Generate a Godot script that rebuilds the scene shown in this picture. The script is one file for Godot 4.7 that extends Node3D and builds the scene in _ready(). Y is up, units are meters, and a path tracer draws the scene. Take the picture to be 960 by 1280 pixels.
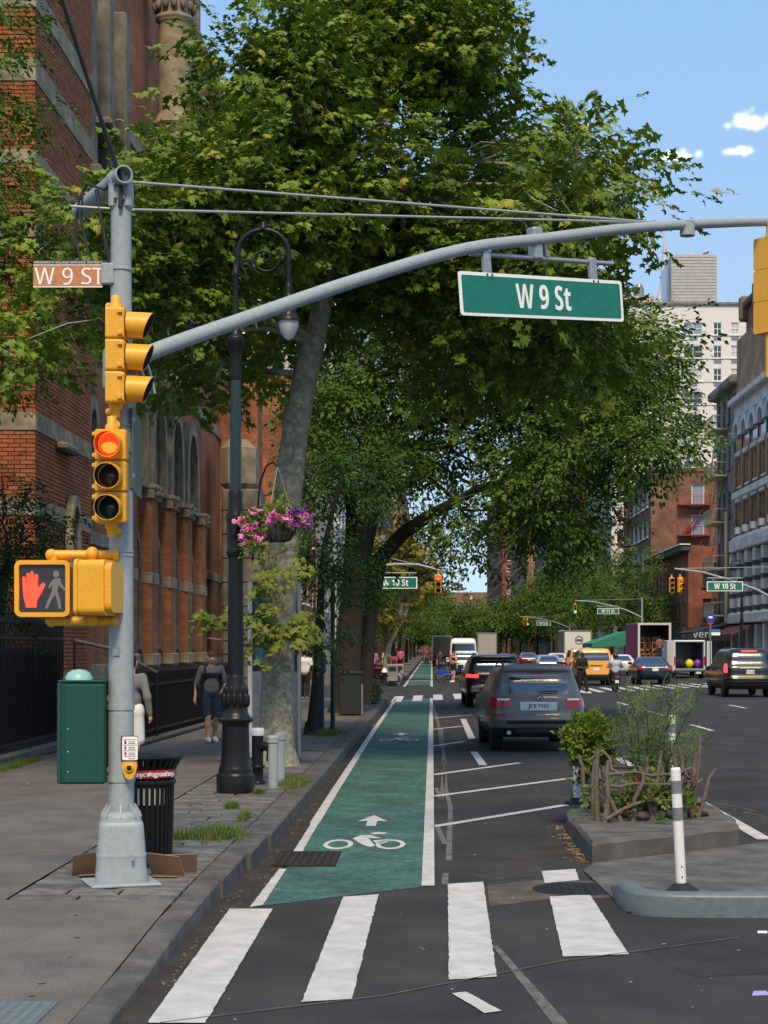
extends Node3D

# ---------------------------------------------------------------- mesh building
class MB:
	var v := PackedVector3Array()
	var n := PackedVector3Array()
	func tri(a: Vector3, b: Vector3, c: Vector3) -> void:
		var m := (c - a).cross(b - a).normalized()
		v.append(a); v.append(b); v.append(c)
		n.append(m); n.append(m); n.append(m)
	func quad(a: Vector3, b: Vector3, c: Vector3, d: Vector3) -> void:
		tri(a, b, c)
		tri(a, c, d)
	func box(c: Vector3, s: Vector3, b := Basis()) -> MB:
		var h := s * 0.5
		var p := []
		for i in 8:
			p.append(c + b * Vector3(h.x if i & 1 else -h.x, h.y if i & 2 else -h.y, h.z if i & 4 else -h.z))
		quad(p[4], p[6], p[7], p[5])
		quad(p[1], p[3], p[2], p[0])
		quad(p[5], p[7], p[3], p[1])
		quad(p[0], p[2], p[6], p[4])
		quad(p[6], p[2], p[3], p[7])
		quad(p[0], p[4], p[5], p[1])
		return self
	# box whose edges are chamfered by e
	func bevel(c: Vector3, s: Vector3, e: float, b := Basis()) -> MB:
		var h := s * 0.5
		var k := [Vector3(h.x, h.y - e, h.z - e), Vector3(h.x - e, h.y, h.z - e), Vector3(h.x - e, h.y - e, h.z)]
		var P := func(axis: int, sx: float, sy: float, sz: float) -> Vector3:
			return c + b * (k[axis] * Vector3(sx, sy, sz))
		for s1 in [-1.0, 1.0]:
			_q(P.call(0, s1, -1, -1), P.call(0, s1, 1, -1), P.call(0, s1, 1, 1), P.call(0, s1, -1, 1), c)
			_q(P.call(1, -1, s1, -1), P.call(1, 1, s1, -1), P.call(1, 1, s1, 1), P.call(1, -1, s1, 1), c)
			_q(P.call(2, -1, -1, s1), P.call(2, 1, -1, s1), P.call(2, 1, 1, s1), P.call(2, -1, 1, s1), c)
			for s2 in [-1.0, 1.0]:
				_q(P.call(0, s1, s2, -1), P.call(0, s1, s2, 1), P.call(1, s1, s2, 1), P.call(1, s1, s2, -1), c)
				_q(P.call(1, -1, s1, s2), P.call(1, 1, s1, s2), P.call(2, 1, s1, s2), P.call(2, -1, s1, s2), c)
				_q(P.call(0, s1, -1, s2), P.call(0, s1, 1, s2), P.call(2, s1, 1, s2), P.call(2, s1, -1, s2), c)
				for s3 in [-1.0, 1.0]:
					_t(P.call(0, s1, s2, s3), P.call(1, s1, s2, s3), P.call(2, s1, s2, s3), c)
		return self
	func _q(a: Vector3, bb: Vector3, cc: Vector3, d: Vector3, mid: Vector3) -> void:
		_t(a, bb, cc, mid)
		_t(a, cc, d, mid)
	# a triangle turned away from mid
	func _t(a: Vector3, bb: Vector3, cc: Vector3, mid: Vector3) -> void:
		if (cc - a).cross(bb - a).dot((a + bb + cc) / 3.0 - mid) < 0.0:
			tri(a, cc, bb)
		else:
			tri(a, bb, cc)
	# smooth sheet through rows of points
	func grid(rows: Array, closed := false) -> MB:
		var nr := rows.size()
		var nc: int = rows[0].size()
		var acc := PackedVector3Array()
		acc.resize(nr * nc)
		var lim := nc if closed else nc - 1
		for r in nr - 1:
			for c in lim:
				var c2 := (c + 1) % nc
				var a: Vector3 = rows[r][c]
				var b: Vector3 = rows[r][c2]
				var d: Vector3 = rows[r + 1][c2]
				var e: Vector3 = rows[r + 1][c]
				var m := (d - a).cross(b - a) + (e - a).cross(d - a)
				acc[r * nc + c] += m; acc[r * nc + c2] += m; acc[(r + 1) * nc + c2] += m; acc[(r + 1) * nc + c] += m
		for i in acc.size():
			acc[i] = acc[i].normalized()
		for r in nr - 1:
			for c in lim:
				var c2 := (c + 1) % nc
				for q in [[r, c], [r, c2], [r + 1, c2], [r, c], [r + 1, c2], [r + 1, c]]:
					v.append(rows[q[0]][q[1]])
					n.append(acc[q[0] * nc + q[1]])
		return self
	func fan(ring: Array, flip := false) -> MB:
		var m := Vector3.ZERO
		for p in ring:
			m += p
		m /= ring.size()
		for i in ring.size():
			var a: Vector3 = ring[i]
			var b: Vector3 = ring[(i + 1) % ring.size()]
			if flip:
				tri(m, b, a)
			else:
				tri(m, a, b)
		return self
	func tube(path: Array, radii: Array, seg := 8, caps := true) -> MB:
		var rows := []
		var side := Vector3.ZERO
		for i in path.size():
			var t: Vector3 = ((path[mini(i + 1, path.size() - 1)] - path[maxi(i - 1, 0)]) as Vector3).normalized()
			if side == Vector3.ZERO:
				side = t.cross(Vector3.UP if absf(t.y) < 0.9 else Vector3.RIGHT).normalized()
			side = (side - t * side.dot(t)).normalized()
			var up := side.cross(t)
			var ring := PackedVector3Array()
			var rad: float = radii[mini(i, radii.size() - 1)]
			for k in seg:
				var a := TAU * k / seg
				ring.append(path[i] + (side * cos(a) + up * sin(a)) * rad)
			rows.append(ring)
		grid(rows, true)
		if caps:
			fan(Array(rows[0]), true)
			fan(Array(rows[-1]))
		return self
	# profile: [radius, height] pairs from the bottom up, turned about an axis through o
	func lathe(profile: Array, seg := 16, o := Vector3.ZERO, b := Basis(), hard := false) -> MB:
		var rows := []
		for pr in profile:
			var ring := PackedVector3Array()
			for k in seg:
				var a := TAU * k / seg
				ring.append(o + b * Vector3(cos(a) * pr[0], pr[1], sin(a) * pr[0]))
			rows.append(ring)
		if hard:
			for i in rows.size() - 1:
				grid([rows[i], rows[i + 1]], true)
		else:
			grid(rows, true)
		if profile[0][0] > 0.001:
			fan(Array(rows[0]), true)
		if profile[-1][0] > 0.001:
			fan(Array(rows[-1]))
		return self
	# polygon in the x-y plane of b, pushed out along its z
	func prism(poly: PackedVector2Array, depth: float, o := Vector3.ZERO, b := Basis()) -> MB:
		var pts := poly
		if Geometry2D.is_polygon_clockwise(pts):
			pts = pts.duplicate()
			pts.reverse()
		var idx := Geometry2D.triangulate_polygon(pts)
		for i in range(0, idx.size(), 3):
			var t := [pts[idx[i]], pts[idx[i + 1]], pts[idx[i + 2]]]
			var f := []
			for p in t:
				f.append(Vector3(p.x, p.y, depth))
			if ((f[2] - f[0]) as Vector3).cross(f[1] - f[0]).z < 0.0:
				f = [f[0], f[2], f[1]]
			tri(o + b * f[0], o + b * f[1], o + b * f[2])
			if depth != 0.0:
				var dz := Vector3(0, 0, depth)
				tri(o + b * (f[0] - dz), o + b * (f[2] - dz), o + b * (f[1] - dz))
		if depth != 0.0:
			for i in pts.size():
				var a := pts[i]
				var c := pts[(i + 1) % pts.size()]
				quad(o + b * Vector3(a.x, a.y, 0), o + b * Vector3(a.x, a.y, depth), o + b * Vector3(c.x, c.y, depth), o + b * Vector3(c.x, c.y, 0))
		return self
	func ball(c: Vector3, r: Vector3, seg := 12, rings := 8, b := Basis()) -> MB:
		var rows := []
		for i in rings + 1:
			var el := -PI / 2 + PI * i / rings
			var ring := PackedVector3Array()
			for k in seg:
				var a := TAU * k / seg
				ring.append(c + b * (Vector3(cos(a) * cos(el), sin(el), sin(a) * cos(el)) * r))
			rows.append(ring)
		grid(rows, true)
		return self
	# flat polygon on the ground (x, z)
	func flat(poly: PackedVector2Array, y: float) -> MB:
		var idx := Geometry2D.triangulate_polygon(poly)
		for i in range(0, idx.size(), 3):
			var t := []
			for j in 3:
				t.append(Vector3(poly[idx[i + j]].x, y, poly[idx[i + j]].y))
			if ((t[2] - t[0]) as Vector3).cross(t[1] - t[0]).y < 0.0:
				t = [t[0], t[2], t[1]]
			tri(t[0], t[1], t[2])
		return self
	# strip along a path on the ground
	func strip(path: Array, w: float, y: float) -> MB:
		for i in path.size() - 1:
			var a: Vector2 = path[i]
			var b: Vector2 = path[i + 1]
			var s := (b - a).normalized().orthogonal() * w * 0.5
			flat(PackedVector2Array([a - s, a + s, b + s, b - s]), y)
		return self
	func mesh() -> ArrayMesh:
		var arr := []
		arr.resize(Mesh.ARRAY_MAX)
		arr[Mesh.ARRAY_VERTEX] = v
		arr[Mesh.ARRAY_NORMAL] = n
		var m := ArrayMesh.new()
		m.add_surface_from_arrays(Mesh.PRIMITIVE_TRIANGLES, arr)
		return m

func mb() -> MB:
	return MB.new()

# ---------------------------------------------------------------- nodes
var taken := {}
func numbered(called: String) -> String:
	if not taken.has(called):
		taken[called] = 0
		return called
	taken[called] += 1
	return "%s_%03d" % [called, taken[called]]

func part(called: String, b, m: Material, parent: Node3D) -> MeshInstance3D:
	var o := MeshInstance3D.new()
	o.name = called
	o.mesh = b.mesh() if b is MB else b
	o.material_override = m
	parent.add_child(o, true)
	return o

func thing(called: String, label: String, category: String, at := Vector3.ZERO, turn := 0.0, group := "") -> Node3D:
	var o := Node3D.new()
	o.name = numbered(called)
	add_child(o)
	o.position = at
	o.rotation.y = turn
	return tag(o, label, category, group)

func single(called: String, b, m: Material, label: String, category: String, group := "") -> MeshInstance3D:
	var o := part(numbered(called), b, m, self)
	tag(o, label, category, group)
	return o

func tag(o: Node3D, label: String, category: String, group := "") -> Node3D:
	o.set_meta("label", label)
	o.set_meta("category", category)
	if group:
		o.set_meta("group", group)
	return o

func structure(called: String, b: MB, m: Material) -> MeshInstance3D:
	var o := part(numbered(called), b, m, self)
	o.set_meta("kind", "structure")
	return o

func stuff(o: Node3D) -> Node3D:
	o.set_meta("kind", "stuff")
	return o

func scatter(called: String, mesh: Mesh, m: Material, where: Array, tints: Array, parent: Node3D) -> MultiMeshInstance3D:
	var mm := MultiMesh.new()
	mm.transform_format = MultiMesh.TRANSFORM_3D
	mm.use_colors = tints.size() > 0
	mm.mesh = mesh
	mm.instance_count = where.size()
	for i in where.size():
		mm.set_instance_transform(i, where[i])
		if tints.size():
			mm.set_instance_color(i, tints[i])
	var o := MultiMeshInstance3D.new()
	o.name = called
	o.multimesh = mm
	o.material_override = m
	parent.add_child(o, true)
	stuff(o)
	return o

var font := SystemFont.new()
var font_bold := SystemFont.new()
func lettering(called: String, text: String, height: float, m: Material, parent: Node3D, at: Vector3, squeeze := 1.0, bold := true, turn := 0.0) -> MeshInstance3D:
	var t := TextMesh.new()
	t.text = text
	t.font = font_bold if bold else font
	t.font_size = 64
	t.pixel_size = height / 46.0
	t.depth = 0.002
	t.curve_step = 2.0
	var o := MeshInstance3D.new()
	o.name = called
	o.mesh = t
	o.material_override = m
	parent.add_child(o, true)
	o.position = at
	o.rotation.y = turn
	o.scale = Vector3(squeeze, 1, 1)
	return o

# ---------------------------------------------------------------- materials
var T := {}
func noise(key: String, freq: float, lo: float, hi: float, sd := 1, oct := 4, kind := FastNoiseLite.TYPE_SIMPLEX, normal := 0.0, size := 512) -> NoiseTexture2D:
	if T.has(key):
		return T[key]
	var f := FastNoiseLite.new()
	f.seed = sd
	f.noise_type = kind
	f.frequency = freq
	f.fractal_octaves = oct
	f.fractal_gain = 0.6
	var t := NoiseTexture2D.new()
	t.width = size
	t.height = size
	t.seamless = true
	t.noise = f
	if normal > 0.0:
		t.as_normal_map = true
		t.bump_strength = normal
	else:
		var g := Gradient.new()
		g.set_color(0, Color(lo, lo, lo))
		g.set_color(1, Color(hi, hi, hi))
		t.color_ramp = g
	T[key] = t
	return t

func mat(col: Color, rough := 0.8, metal := 0.0) -> StandardMaterial3D:
	var m := StandardMaterial3D.new()
	m.albedo_color = col.linear_to_srgb()
	m.roughness = rough
	m.metallic = metal
	return m

# grain: fine texture over metres; wear: coarse texture laid over it
func worn(m: StandardMaterial3D, grain: Texture2D, per_m: float, wear: Texture2D = null, wear_per_m := 0.3, bump: Texture2D = null, bump_scale := 1.0, bump_per_m := 0.0) -> StandardMaterial3D:
	m.albedo_texture = grain
	m.uv1_triplanar = true
	m.uv1_world_triplanar = true
	m.uv1_scale = Vector3.ONE * per_m
	if wear:
		m.detail_enabled = true
		m.detail_albedo = wear
		m.detail_blend_mode = BaseMaterial3D.BLEND_MODE_MUL
		m.detail_uv_layer = BaseMaterial3D.DETAIL_UV_2
		m.uv2_triplanar = true
		m.uv2_world_triplanar = true
		m.uv2_scale = Vector3.ONE * wear_per_m
	if bump:
		m.normal_enabled = true
		m.normal_texture = bump
		m.normal_scale = bump_scale
	return m

func coated(m: StandardMaterial3D, c := 1.0) -> StandardMaterial3D:
	m.clearcoat_enabled = true
	m.clearcoat = c
	m.clearcoat_roughness = 0.05
	return m

func glow(col: Color, energy: float) -> StandardMaterial3D:
	var m := mat(col, 0.4)
	m.emission_enabled = true
	m.emission = col.linear_to_srgb()
	m.emission_energy_multiplier = energy
	return m

func glass(col: Color, alpha: float) -> StandardMaterial3D:
	var m := mat(col, 0.03)
	m.albedo_color.a = alpha
	m.transparency = BaseMaterial3D.TRANSPARENCY_ALPHA
	return m

var K := {}
func materials() -> void:
	font.font_names = PackedStringArray(["Droid Sans"])
	font_bold.font_names = PackedStringArray(["Droid Sans"])
	font_bold.font_weight = 700
	var fine := noise("fine", 0.12, 0.62, 1.0, 3, 5)
	noise("faint", 0.03, 0.9, 1.0, 51, 5)
	var soft := noise("soft", 0.02, 0.8, 1.0, 5, 4)
	var speck := noise("speck", 0.28, 0.32, 1.0, 7, 3)
	var blotch := noise("blotch", 0.008, 0.62, 1.0, 11, 6)
	var patchy := noise("patchy", 0.012, 0.78, 1.0, 12, 6)
	var rough_n := noise("rough_n", 0.25, 0, 1, 9, 3, FastNoiseLite.TYPE_SIMPLEX, 6.0)
	var lump_n := noise("lump_n", 0.05, 0, 1, 10, 4, FastNoiseLite.TYPE_SIMPLEX, 5.0)
	K.asphalt = worn(mat(Color(0.124, 0.115, 0.111), 0.88), speck, 0.6, blotch, 0.13, rough_n, 0.8)
	K.asphalt_dark = worn(mat(Color(0.09, 0.086, 0.086), 0.85), speck, 0.6, blotch, 0.3, rough_n, 0.8)
	K.asphalt_gutter = worn(mat(Color(0.15, 0.125, 0.105), 0.9), speck, 0.6, blotch, 0.35, rough_n, 0.9)
	K.asphalt_patch = worn(mat(Color(0.36, 0.3, 0.24), 0.92), speck, 0.6, blotch, 0.5, rough_n, 0.8)
	K.paint = worn(mat(Color(0.74, 0.725, 0.695), 0.75), noise("paint", 0.3, 0.8, 1.0, 21, 3), 0.6, noise("paintwear", 0.02, 0.84, 1.0, 22, 6), 0.27, rough_n, 0.2)
	K.paint_old = worn(mat(Color(0.5, 0.48, 0.455), 0.85), speck, 0.6, blotch, 0.9, rough_n, 0.6)
	K.paint_yellow = worn(mat(Color(0.36, 0.25, 0.1), 0.85), speck, 0.6, blotch, 0.9)
	K.bike_green = worn(mat(Color(0.105, 0.31, 0.24), 0.8), noise("greenwear", 0.03, 0.62, 1.0, 31, 6), 0.45, blotch, 0.21, rough_n, 0.6)
	K.concrete = worn(mat(Color(0.42, 0.375, 0.335), 0.9), speck, 0.6, patchy, 0.17, rough_n, 0.5)
	K.concrete_light = worn(mat(Color(0.43, 0.405, 0.37), 0.9), speck, 0.6, blotch, 0.4, rough_n, 0.7)
	K.joint = worn(mat(Color(0.06, 0.055, 0.045), 0.95), speck, 2.0)
	K.slate = []
	for c in [Color(0.26, 0.255, 0.245), Color(0.33, 0.318, 0.298), Color(0.2, 0.203, 0.208), Color(0.29, 0.275, 0.25)]:
		K.slate.append(worn(mat(c, 0.75), fine, 0.7, blotch, 0.8, lump_n, 0.4))
	K.kerb = []
	for c in [Color(0.38, 0.35, 0.32), Color(0.35, 0.325, 0.3), Color(0.41, 0.378, 0.342)]:
		K.kerb.append(worn(mat(c, 0.85), speck, 0.7, blotch, 0.5, rough_n, 0.6))
	K.kerb_blue = worn(mat(Color(0.15, 0.195, 0.21), 0.45), T.faint, 0.9, noise("scuff", 0.03, 0.85, 1.0, 55, 5), 0.5, lump_n, 0.05)
	K.iron = worn(mat(Color(0.05, 0.045, 0.042), 0.6, 0.2), speck, 3.0, blotch, 1.5)
	K.grate = worn(mat(Color(0.1, 0.075, 0.06), 0.75, 0.2), speck, 3.0, blotch, 1.5)
	K.pole = worn(mat(Color(0.33, 0.385, 0.405), 0.5), noise("faint", 0.03, 0.9, 1.0, 51, 5), 0.8, null, 0.3, lump_n, 0.1)
	K.pole_far = K.pole
	K.signal_yellow = worn(mat(Color(0.84, 0.42, 0.025), 0.42), T.faint, 1.6)
	K.signal_inner = mat(Color(0.03, 0.025, 0.02), 0.7)
	K.black_paint = worn(mat(Color(0.012, 0.012, 0.013), 0.38), soft, 2.0, null, 0.3, lump_n, 0.12)
	K.black_paint.metallic_specular = 0.38
	K.black_matte = worn(mat(Color(0.016, 0.016, 0.017), 0.6), fine, 1.3)
	K.black_plastic = mat(Color(0.018, 0.018, 0.019), 0.5)
	K.rubber = mat(Color(0.016, 0.016, 0.016), 0.85)
	K.dark_hole = mat(Color(0.008, 0.008, 0.008), 0.9)
	K.box_green = worn(mat(Color(0.007, 0.07, 0.052), 0.42), T.faint, 1.4, null, 0.3, lump_n, 0.06)
	K.dome_blue = mat(Color(0.25, 0.5, 0.5), 0.4)
	K.sign_green = worn(mat(Color(0.004, 0.21, 0.155), 0.4), soft, 0.7)
	K.sign_white = mat(Color(0.85, 0.86, 0.85), 0.45)
	K.sign_brown = worn(mat(Color(0.62, 0.25, 0.1), 0.5), soft, 2.0)
	K.sign_dark = mat(Color(0.04, 0.032, 0.03), 0.5)
	K.sign_red = mat(Color(0.5, 0.02, 0.025), 0.45)
	K.steel = worn(mat(Color(0.45, 0.47, 0.48), 0.4, 0.6), soft, 2.0)
	K.sign_back = worn(mat(Color(0.28, 0.36, 0.34), 0.35, 0.5), fine, 1.2)
	K.wire = mat(Color(0.4, 0.41, 0.42), 0.5, 0.4)
	K.cable = mat(Color(0.012, 0.012, 0.012), 0.6)
	K.cardboard = worn(mat(Color(0.5, 0.3, 0.17), 0.9), soft, 4.0)
	K.chrome = mat(Color(0.6, 0.6, 0.62), 0.15, 1.0)
	K.white_metal = worn(mat(Color(0.8, 0.79, 0.76), 0.5), T.faint, 1.5)
	K.kiosk_screen = mat(Color(0.012, 0.16, 0.24), 0.12)
	K.grey_metal = worn(mat(Color(0.3, 0.31, 0.33), 0.35, 0.4), soft, 0.6)
	K.red_plastic = mat(Color(0.6, 0.04, 0.03), 0.5)
	K.tail = coated(mat(Color(0.42, 0.008, 0.014), 0.2), 0.5)
	K.tail_lit = glow(Color(0.9, 0.03, 0.03), 1.2)
	K.plate = mat(Color(0.75, 0.74, 0.68), 0.5)
	K.plate_ink = mat(Color(0.05, 0.06, 0.12), 0.6)
	K.car_glass = mat(Color(0.16, 0.16, 0.165), 0.12, 1.0)
	K.window = mat(Color(0.03, 0.04, 0.05), 0.06)
	K.window.metallic_specular = 0.8
	K.window_blue = mat(Color(0.22, 0.3, 0.37), 0.1)
	K.window_blind = mat(Color(0.5, 0.5, 0.47), 0.35)
	K.frame_white = mat(Color(0.78, 0.78, 0.76), 0.6)
	K.frame_dark = mat(Color(0.05, 0.045, 0.04), 0.6)
	K.stone = worn(mat(Color(0.64, 0.53, 0.36), 0.85), fine, 0.9, blotch, 0.33, lump_n, 0.4)
	K.stone_grey = worn(mat(Color(0.4, 0.345, 0.265), 0.85), fine, 0.9, blotch, 0.33, lump_n, 0.4)
	K.mortar = worn(mat(Color(0.42, 0.27, 0.17), 0.95), speck, 2.0)
	K.bricks = []
	for c in [Color(0.47, 0.15, 0.052), Color(0.42, 0.125, 0.044), Color(0.51, 0.175, 0.062), Color(0.37, 0.105, 0.04)]:
		K.bricks.append(worn(mat(c, 0.9), fine, 2.2))
	K.brick_red = courses(Color(0.48, 0.15, 0.05), Color(0.38, 0.23, 0.13))
	K.brick_brown = courses(Color(0.29, 0.135, 0.085), Color(0.26, 0.19, 0.145))
	K.brick_orange = courses(Color(0.38, 0.115, 0.055), Color(0.3, 0.17, 0.12))
	K.brick_tan = courses(Color(0.52, 0.3, 0.155), Color(0.45, 0.33, 0.22))
	K.brick_umber = courses(Color(0.34, 0.18, 0.105), Color(0.3, 0.2, 0.13))
	K.stucco_white = worn(mat(Color(0.82, 0.8, 0.76), 0.8), T.faint, 0.3, patchy, 0.08)
	K.white_brick = worn(mat(Color(0.78, 0.755, 0.72), 0.85), T.faint, 0.4)
	K.grey_facade = worn(mat(Color(0.38, 0.345, 0.3), 0.85), soft, 0.4, blotch, 0.08)
	K.tower = worn(mat(Color(0.5, 0.49, 0.48), 0.8), T.faint, 0.02)
	K.cream = worn(mat(Color(0.6, 0.5, 0.42), 0.85), soft, 0.1)
	K.slate_band = mat(Color(0.05, 0.06, 0.07), 0.6)
	K.fire_red = mat(Color(0.26, 0.022, 0.03), 0.6)
	K.fire_tan = mat(Color(0.52, 0.42, 0.27), 0.6)
	K.roofing = mat(Color(0.09, 0.085, 0.08), 0.9)
	K.awning_dark = mat(Color(0.02, 0.022, 0.025), 0.8)
	K.awning_red = mat(Color(0.09, 0.025, 0.02), 0.8)
	K.awning_green = mat(Color(0.02, 0.2, 0.13), 0.7)
	K.bark_plane = worn(mat(Color(0.68, 0.64, 0.47), 0.9), noise("bark", 0.02, 0.6, 1.0, 41, 4, FastNoiseLite.TYPE_CELLULAR), 1.3, blotch, 1.2, lump_n, 0.8)
	K.bark_dark = worn(mat(Color(0.062, 0.05, 0.04), 0.95), fine, 1.6, blotch, 1.0, lump_n, 1.2)
	K.twig_wood = worn(mat(Color(0.33, 0.25, 0.2), 0.9), fine, 3.0, blotch, 2.5, lump_n, 0.7)
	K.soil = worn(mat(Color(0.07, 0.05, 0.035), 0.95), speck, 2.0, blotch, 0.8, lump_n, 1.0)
	K.leaf = mat(Color(1, 1, 1), 0.6)
	K.leaf.vertex_color_use_as_albedo = true
	K.leaf.metallic_specular = 0.3
	K.leaf.backlight_enabled = true
	K.leaf.backlight = Color(0.55, 0.6, 0.25)
	K.petal = mat(Color(1, 1, 1), 0.7)
	K.petal.vertex_color_use_as_albedo = true
	K.tint = mat(Color(1, 1, 1), 0.85)
	K.tint.vertex_color_use_as_albedo = true
	K.skin = mat(Color(0.52, 0.28, 0.19), 0.55)
	K.skin.subsurf_scatter_enabled = true
	K.skin.subsurf_scatter_strength = 0.08
	K.skin_dark = mat(Color(0.13, 0.065, 0.04), 0.55)
	K.hair_brown = mat(Color(0.09, 0.04, 0.022), 0.7)
	K.hair_black = mat(Color(0.012, 0.01, 0.009), 0.6)
	K.cloth_grey = worn(mat(Color(0.19, 0.19, 0.195), 0.95), fine, 9.0)
	K.cloth_black = mat(Color(0.012, 0.012, 0.014), 0.95)
	K.cloth_navy = mat(Color(0.02, 0.032, 0.055), 0.95)
	K.cloth_white = mat(Color(0.7, 0.69, 0.67), 0.95)
	K.cloth_slate = worn(mat(Color(0.26, 0.255, 0.26), 0.95), fine, 9.0)

# brickwork too far off to tell the bricks apart: tone and courses only
func courses(brick: Color, joint: Color) -> StandardMaterial3D:
	var rng := RandomNumberGenerator.new()
	rng.seed = 5 + int(brick.r * 1000)
	var im := Image.create(256, 256, false, Image.FORMAT_RGB8)
	im.fill(joint.linear_to_srgb())
	for r in 32:
		for c in 9:
			var k := rng.randf_range(0.72, 1.15)
			var x := c * 32 - (16 if r % 2 else 0)
			var col := Color(brick.r * k, brick.g * k * rng.randf_range(0.92, 1.08), brick.b * k).linear_to_srgb()
			im.fill_rect(Rect2i(maxi(x, 0), r * 8, 30 if x >= 0 else 14, 7), col)
	var m := mat(Color(1, 1, 1), 0.9)
	worn(m, ImageTexture.create_from_image(im), 0.5, T.blotch, 0.09)
	return m

# ---------------------------------------------------------------- the scene
func _ready() -> void:
	# camera: level, shifted lens, looking up the avenue along -z
	var cam := Camera3D.new()
	cam.name = "camera"
	cam.projection = Camera3D.PROJECTION_FRUSTUM
	cam.near = 0.1
	cam.far = 6000.0
	cam.size = 0.1 * 1280.0 / 2200.0
	cam.frustum_offset = Vector2(-60.0 / 2200.0, 169.0 / 2200.0) * 0.1
	cam.position = Vector3(0, 1.93, 0)
	add_child(cam)
	cam.current = true
	# sky
	var env := Environment.new()
	env.background_mode = Environment.BG_SKY
	env.tonemap_mode = Environment.TONE_MAPPER_LINEAR
	env.tonemap_exposure = 2.5
	var sm := ProceduralSkyMaterial.new()
	sm.sky_top_color = Color(0.108, 0.2, 0.345).linear_to_srgb()
	sm.sky_horizon_color = Color(0.28, 0.37, 0.445).linear_to_srgb()
	sm.sky_curve = 0.13
	sm.sky_energy_multiplier = 1.0
	sm.ground_bottom_color = Color(0.12, 0.12, 0.12).linear_to_srgb()
	sm.ground_horizon_color = Color(0.4, 0.43, 0.46).linear_to_srgb()
	sm.sun_angle_max = 1.0
	sm.sky_cover = clouds()
	sm.sky_cover_modulate = Color(1, 1, 1, 1)
	var sky := Sky.new()
	sky.sky_material = sm
	env.sky = sky
	env.sdfgi_enabled = true
	env.ssao_enabled = true
	env.ssil_enabled = true
	var we := WorldEnvironment.new()
	we.name = "daylight"
	we.environment = env
	add_child(we)
	# sun: high, behind the camera, veiled by thin cloud
	var sun := DirectionalLight3D.new()
	sun.name = "sun"
	sun.light_energy = 0.5
	sun.light_color = Color(1.0, 0.9, 0.75)
	sun.light_angular_distance = 14.0
	sun.shadow_enabled = true
	add_child(sun)
	sun.look_at_from_position(Vector3(0.04, 1.0, 0.82) * 10.0, Vector3.ZERO)

	materials()
	ground()
	buildings()
	trees()
	traffic_pole()
	furniture()
	island()
	far_street()
	vehicles()
	people()
	litter()

# small fair-weather clouds low all round, three over the right-hand roofs, added ones overhead
func clouds() -> ImageTexture:
	var w := 4096
	var h := 2048
	var im := Image.create(w, h, false, Image.FORMAT_RGBA8)
	im.fill(Color(0, 0, 0, 0))
	var f := FastNoiseLite.new()
	f.seed = 4
	f.frequency = 0.035
	f.fractal_octaves = 5
	var rng := RandomNumberGenerator.new()
	rng.seed = 77
	# [azimuth from -z towards +x, elevation, half width, half height] in degrees
	var puffs := [[10.2, 16.35, 0.62, 0.34], [7.85, 15.45, 0.7, 0.2], [9.95, 15.55, 0.5, 0.16]]
	for i in 78:
		var az := rng.randf_range(40.0, 320.0) if i < 60 else rng.randf_range(0.0, 360.0)
		var el := rng.randf_range(8.0, 46.0) if i < 60 else rng.randf_range(42.0, 74.0)  # high puffs are added out of view to make the skylight less blue
		var s := rng.randf_range(0.6, 2.4) * (0.5 + el / 26.0)
		puffs.append([az, el, s * 1.7, s * 0.6])
	for p in puffs:
		var cx: float = p[0] / 360.0 * w
		var cy: float = (0.5 - p[1] / 180.0) * h
		var rx: float = p[2] / 360.0 * w / cos(deg_to_rad(p[1]))
		var ry: float = p[3] / 180.0 * h
		for y in range(int(cy - ry * 1.6), int(cy + ry * 1.3)):
			for x in range(int(cx - rx * 1.5), int(cx + rx * 1.5)):
				var dx := (x - cx) / rx
				var dy := (y - cy) / ry
				var base := 0.45 if dy > 0.0 else 1.0
				var d := sqrt(dx * dx + dy * dy / (base * base))
				var nz := f.get_noise_2d(x * 90.0 / maxf(rx, 20.0) , y * 90.0 / maxf(rx, 20.0) * 1.5)
				var a := clampf((1.0 - d + nz * 0.9) * 1.9, 0.0, 1.0)
				if a > 0.01:
					var px := posmod(x, w)
					var o := im.get_pixel(px, y).a
					im.set_pixel(px, y, Color(1, 1, 1, maxf(o, a * 0.75)))
	return ImageTexture.create_from_image(im)

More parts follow.
